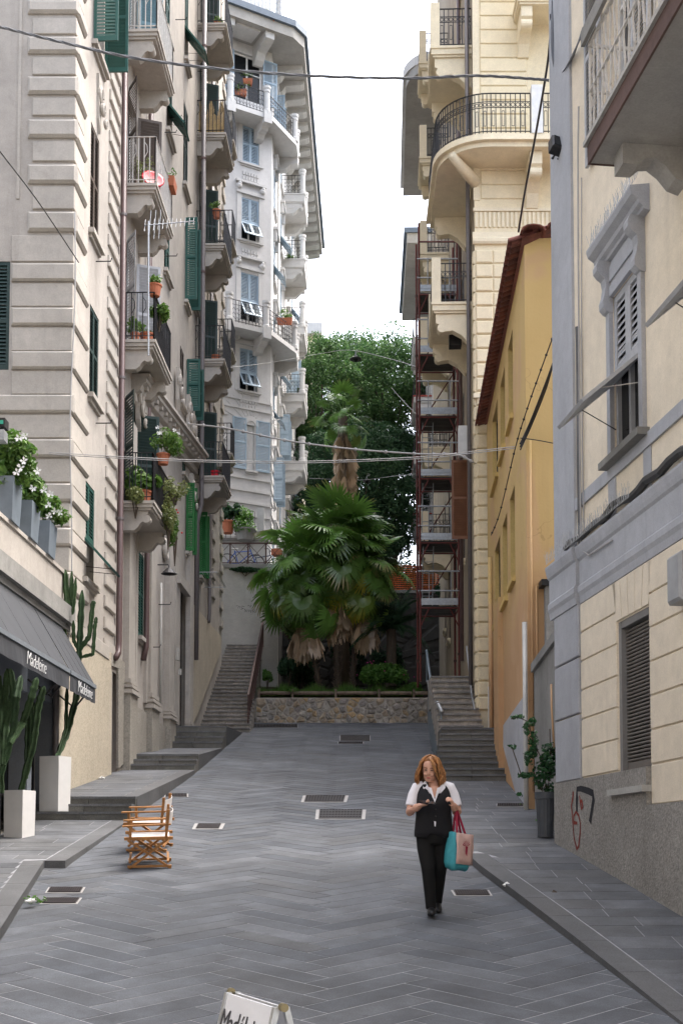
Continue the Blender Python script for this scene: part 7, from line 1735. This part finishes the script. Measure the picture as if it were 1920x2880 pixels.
m.v += h.v; m.f += h.f
def hand(mm, wrist, d, palm_n, s=1.0, curl=.9, thumb=1):
    d = Vector(d).normalized(); nrm = Vector(palm_n).normalized(); side = d.cross(nrm).normalized(); nrm = side.cross(d)
    w = Vector(wrist); mm.loft([ell(w+d*t*s, rx*s, ry*s, 10, side, nrm) for t, rx, ry in ((-.01,.026,.020),(.03,.036,.019),(.06,.040,.017),(.085,.038,.015))])
    for k, (off, L) in enumerate(((-.028,.060),(-.010,.072),(.009,.068),(.027,.052))):
        p0 = w+d*.078*s+side*off*s; p1 = p0+(d*math.cos(curl*.5)+nrm*math.sin(curl*.5))*L*.45*s; p2 = p1+(d*math.cos(curl*1.3)+nrm*math.sin(curl*1.3))*L*.35*s; p3 = p2+(d*math.cos(curl*1.9)+nrm*math.sin(curl*1.9))*L*.25*s
        mm.tube([p0-d*.02*s, p0, p1, p2, p3], [.0095*s,.0095*s,.009*s,.0085*s,.006*s], 8)
    p0 = w+d*.022*s+side*.034*s*thumb; q = (d*.6+side*thumb*.65+nrm*.45).normalized(); mm.tube([p0-q*.015, p0, p0+q*.032*s, p0+q*.032*s+(d*.8+nrm*.6).normalized()*.028*s], [.012*s,.0115*s,.010*s,.007*s], 8)
limb(m, [wp(-.01,.02,1.40), wp(.0,.03,1.34), wp(0,.03,1.26)], [.055,.060,.085])
m.loft([ell(wp(0,.02,z), rx, ry, 18) for z, rx, ry in ((.92,.14,.11),(1.1,.15,.11),(1.25,.15,.10),(1.30,.10,.08))])
aR = [wp(-.185,.03,1.275), wp(-.215,.01,1.17), wp(-.238,-.02,1.045), wp(-.185,-.13,1.085), wp(-.150,-.19,1.105)]
aL = [wp(.185,.03,1.275), wp(.215,.02,1.17), wp(.235,-.0,1.045), wp(.205,-.11,1.085), wp(.185,-.17,1.115)]
limb(m, aR, [.050,.050,.050,.042,.028]); limb(m, aL, [.050,.050,.050,.042,.028])
hand(m, aR[-1], (.75,-.55,.12), (.1,-.2,1), .92, 1.0, -1); hand(m, aL[-1], (-.35,-.5,.55), (-.7,.2,-.3), .92, 1.35, 1)
pw = m.build('person', SKIN); remesh(pw, .0065, 5)
tag(pw, 'woman with ginger hair in black waistcoat and trousers walking, looking at a phone', 'person')
# facial marks
f = MB(Rh); f.ball((-.031,-.089,.012), .0115, sc=(1.25,.35,.45)); f.ball((.031,-.089,.012), .0115, sc=(1.25,.35,.45)); f.build('eyes', paint('eye', (.05,.035,.03)), pw)
f = MB(Rh)
for s in (-1, 1): f.tube([(s*.016,-.094,.030),(s*.032,-.094,.037),(s*.050,-.084,.032)], .0045, 5)
f.build('eyebrows', paint('brow', (.16,.07,.03)), pw)
f = MB(Rh); f.ball((0,-.097,-.066), .019, sc=(1.15,.35,.36)); f.build('lips', paint('lip', (.42,.10,.09)), pw)
# trousers
m = MB()
m.loft([ell(wp(0,.02,z), rx, ry, 18) for z, rx, ry in ((.72,.165,.125),(.80,.182,.14),(.90,.182,.14),(.98,.165,.125))])
limb(m, [wp(-.085,.02,.82), wp(-.082,.0,.68), wp(-.062,-.05,.47), wp(-.050,-.04,.30), wp(-.035,-.03,.10), wp(-.033,-.03,.065)], [(.098,.105),(.090,.098),(.070,.072),(.062,.064),(.054,.056),(.055,.06)], 14)
limb(m, [wp(.085,.02,.82), wp(.082,.03,.68), wp(.065,.05,.47), wp(.055,.13,.30), wp(.048,.22,.16), wp(.047,.24,.12)], [(.098,.105),(.090,.098),(.070,.072),(.062,.064),(.054,.056),(.055,.06)], 14)
remesh(m.build('trousers', TRS, pw), .011, 5)
# shoes
def shoe(an, fwd, pitch):
    m = MB(Matrix.Translation(an) @ Matrix.Rotation(pitch, 4, 'X')); m.loft([ell((0, y, z), rx, rz, 12, (1,0,0), (0,0,1)) for y, z, rx, rz in ((.06,.045,.025,.03),(.05,.05,.038,.05),(.0,.055,.040,.055),(-.06,.043,.044,.043),(-.12,.032,.045,.032),(-.165,.028,.034,.026),(-.185,.024,.012,.012))]); m.box(-.036, .036, .0, .06, -.0, .03); remesh(m.build('shoe', SHOE, pw), .008, 3)
shoe(wp(-.033,-.03,0), 1, R(-2)); shoe(wp(.048,.25,street_z(13.25)-street_z(13.0)+.01), 1, R(12))
# shirt: sleeves, shoulders, collar
m = MB(); limb(m, [wp(-.10,.03,1.315), wp(-.165,.03,1.295), wp(-.200,.02,1.22), wp(-.225,.0,1.11), wp(-.228,-.004,1.098)], [.054,.063,.061,.064,.064], 14); limb(m, [wp(.10,.03,1.315), wp(.165,.03,1.295), wp(.200,.025,1.22), wp(.225,.01,1.11), wp(.228,.008,1.098)], [.054,.063,.061,.064,.064], 14)
m.loft([ell(wp(0,.03,z), rx, ry, 18) for z, rx, ry in ((1.15,.150,.105),(1.24,.15,.10),(1.29,.11,.08),(1.305,.085,.06))])
remesh(m.build('shirt', SHIRT, pw), .009, 4)
m = MB()
for s in (-1, 1):
    a = [wp(s*.015,-.085,1.245), wp(s*.060,-.078,1.30), wp(s*.085,-.02,1.365), wp(s*.055,.045,1.385)]; b = [wp(s*.060,-.100,1.225), wp(s*.110,-.075,1.285), wp(s*.115,-.01,1.335), wp(s*.065,.075,1.345)]
    m.add(a+b, [(i, i+1, 5+i, 4+i) for i in range(3)])
co_ = m.build('collar', SHIRT, pw, fix=False); sd = co_.modifiers.new('thick', 'SOLIDIFY'); sd.thickness = .008
m = MB(); m.add([wp(-.03,-.098,1.30), wp(.03,-.098,1.30), wp(.0,-.118,1.17)], [(0,1,2)]); n_ = m.build('skin_at_neck', SKIN, pw, fix=False); n_.modifiers.new('thick', 'SOLIDIFY').thickness = .01
# vest
n = 28; rings = []
for z, rx, ry, oy in ((.80,.196,.150,.015),(.84,.197,.152,.015),(.92,.190,.152,.012),(1.0,.182,.150,.008),(1.06,.180,.150,.004),(1.12,.182,.156,-.002),(1.18,.180,.150,.0),(1.24,.172,.135,.010),(1.29,.155,.118,.018),(1.328,.128,.098,.026)):
    ring = ell(wp(0, oy, z), rx, ry, n)
    if z < .83:                                   # pointed fronts
        for i, p in enumerate(ring):
            a = 2*math.pi*i/n; fr_ = max(0, -math.sin(a)); p.z += .05*fr_*(abs(math.cos(a)) < .25)-.02*fr_
    if z > 1.2:                                   # V neck
        for i, p in enumerate(ring):
            a = 2*math.pi*i/n
            if math.sin(a) < 0: p.z -= (z-1.2)*1.25*max(0, 1-abs(math.cos(a))/.62)
    rings.append([Vector(p) for p in ring])
m = MB(); m.loft(rings); vs = m.build('vest', VEST, pw, smooth=True)
for z in (.93, 1.0, 1.07, 1.13): MB().ball(wp(.008, -.152, z), .008).build('button', IRON, pw)
m = MB(); m.add([wp(-.008,-.158,.95), wp(.010,-.158,.945), wp(.006,-.160,.895), wp(-.004,-.160,.90)], [(0,1,2,3)]); q = m.build('shirt_gap', SHIRT, pw, fix=False); q.modifiers.new('t', 'SOLIDIFY').thickness = .006
# V of the shirt front above the vest
m = MB(); m.add([wp(-.062,-.104,1.295), wp(-.028,-.118,1.285), wp(.0,-.146,1.165), wp(.028,-.118,1.285), wp(.062,-.104,1.295), wp(.0,-.151,1.135)], [(0,1,2,5),(5,2,3,4)]); q = m.build('shirt_front', SHIRT, pw, fix=False); q.modifiers.new('t', 'SOLIDIFY').thickness = .014
# hair: skull cap, then wavy locks from the parting
m = MB(Rh); m.loft([ell((0, oy, z), rx, ry, 16) for z, rx, ry, oy in ((-.10,.070,.05,.07),(-.03,.088,.070,.05),(.03,.092,.085,.04),(.08,.088,.092,.026),(.112,.068,.076,.018),(.134,.035,.04,.014),(.140,.01,.01,.012))])
for i in range(460):
    a = rnd.uniform(R(-38), R(218)); ca_, sa_ = math.cos(a), math.sin(a); sgn = 1 if ca_ > 0 else -1
    L = rnd.uniform(.20, .31); ph_ = rnd.uniform(0, 6.28); am = rnd.uniform(.010, .026); P = [Vector((ca_*.01, .01+sa_*.01, .147+rnd.uniform(-.004,.004)))]
    for k in range(1, 11):
        t = k/10
        if t < .38: fi = t/.38*math.pi/2; rr = .100*math.sin(fi); z = .035+.112*math.cos(fi)
        else: q_ = (t-.38)/.62; rr = .100+.034*math.sin(q_*2.3); z = .035-(L-.08)*q_
        x = ca_*rr*1.05+am*t*math.sin(ph_+t*13); y = sa_*rr*1.0+.012+am*t*math.cos(ph_+t*13)
        if sa_ < .2 and t > .25: x = sgn*max(abs(x), .066+.034*min(1, t*1.6))
        P.append(Vector((x, max(-.088, y), z)))
    q = rnd.uniform(.38, .8); m.tube(P, [.005*q,.009*q,.011*q,.012*q,.012*q,.012*q,.011*q,.010*q,.009*q,.006*q,.002], 5)
for i in range(16):                              # lock falling beside her left brow
    t = i/15; m.tube([(-.01,-.035,.140),(.022+.012*t,-.084,.112),(.046+.016*t,-.094,.06),(.062+.014*t,-.088,.01-.01*t),(.082+.012*t,-.066,-.05-.02*t),(.092+.014*t,-.05,-.10-.04*t)], [.006,.009,.010,.009,.008,.003], 5)
m.build('hair', HAIR, pw, smooth=True, fix=False)
# phone
m = MB(Mx(aR[-1]+Vector((.070,-.062,.028)), Vector((.9,.25,-.1)).normalized(), Vector((-.25,.85,.45)).normalized(), Vector((.2,-.4,.9)).normalized())); m.box(-.072, .072, -.035, .035, -.004, .005)
ph = m.build('phone', paint('phone_black', (.012,.013,.016), rough=.2)); tag(ph, "dark mobile phone held in the woman's hand", 'phone')
# tote bag on her forearm
TQ = paint('turquoise_fabric', (.05,.31,.37), rough=.6, scale=16, bump=.8); PK = paint('pink_fabric', (.62,.42,.38), rough=.7, scale=16, bump=.8); MG = paint('crimson_strap', (.30,.01,.045), rough=.6)
bg = thing('tote_bag', wp(.23,-.06,.46), 'turquoise and pink tote bag with crimson straps hanging from her forearm', 'bag')
Mb = Matrix.Translation(wp(.225,-.02,.46)) @ Matrix.Rotation(R(42), 4, 'Z') @ Matrix.Rotation(R(5), 4, 'Y') @ Matrix.Scale(.92, 4)
m = MB(Mb); rings = []
for z, a, b in ((0,.10,.06),(.015,.13,.085),(.08,.145,.10),(.2,.150,.095),(.3,.148,.085),(.40,.142,.07)):
    n = 24; rg = []
    for i in range(n):
        t = 2*math.pi*i/n; c_, s_ = math.cos(t), math.sin(t); k = (abs(c_)**4+abs(s_)**4)**-.25; rg.append((a*c_*k*1.0+rnd.uniform(-.005,.005), b*s_*k+rnd.uniform(-.006,.006), z+.012*math.sin(t*3+z*9)))
    rings.append(rg)
m.loft(rings, False); m.f.append(tuple(range(23, -1, -1))); o = m.build('body', TQ, bg, smooth=True, fix=False); o.modifiers.new('t', 'SOLIDIFY').thickness = .006
m = MB(Mb); V = []; nx = 6
for j in range(6):
    z = .06+j*.068
    for i in range(nx): x = -.125+.265*i/(nx-1); V.append((x, -(.10+.007+.004*math.sin(i*2+j))+.012*(z > .3)+(.02 if abs(x) > .15 else 0), z))
m.add(V, [(j*nx+i, j*nx+i+1, (j+1)*nx+i+1, (j+1)*nx+i) for j in range(5) for i in range(nx-1)]); o = m.build('pink_panel', PK, bg, smooth=True, fix=False); o.modifiers.new('t', 'SOLIDIFY').thickness = .004
m = MB(Mb)
for k in range(7): a = R(20+k*23); m.add([(.01,-.126,.26), (.01+.06*math.cos(a)-.01,-.126,.26+.06*math.sin(a)), (.01+.066*math.cos(a+.30),-.126,.26+.066*math.sin(a+.30))], [(0,1,2)])
m.add([(-.008,-.126,.26),(.03,-.126,.26),(.022,-.126,.15),(-.002,-.126,.18)], [(0,1,2,3)]); m.build('flower_motif', MG, bg, fix=False)
fa = aL[2].lerp(aL[3], .45)
for sd_, x in ((-1, -.09), (1, .07)):
    pa, pb2_ = Mb @ Vector((x*.9, -.062*sd_*0-.06, .37)), Mb @ Vector((x*.9+.05, .055, .37)); m = MB(); tp = fa+Vector((0,0,.045))
    m.bar(pa, tp+Vector((0,-.03,-.02)), .022, .006, (0,1,0)); m.bar(tp+Vector((0,-.03,-.02)), tp+Vector((0,.03,-.02)), .022, .006); m.bar(tp+Vector((0,.03,-.02)), pb2_, .022, .006, (0,1,0)); m.build('strap', MG, bg)
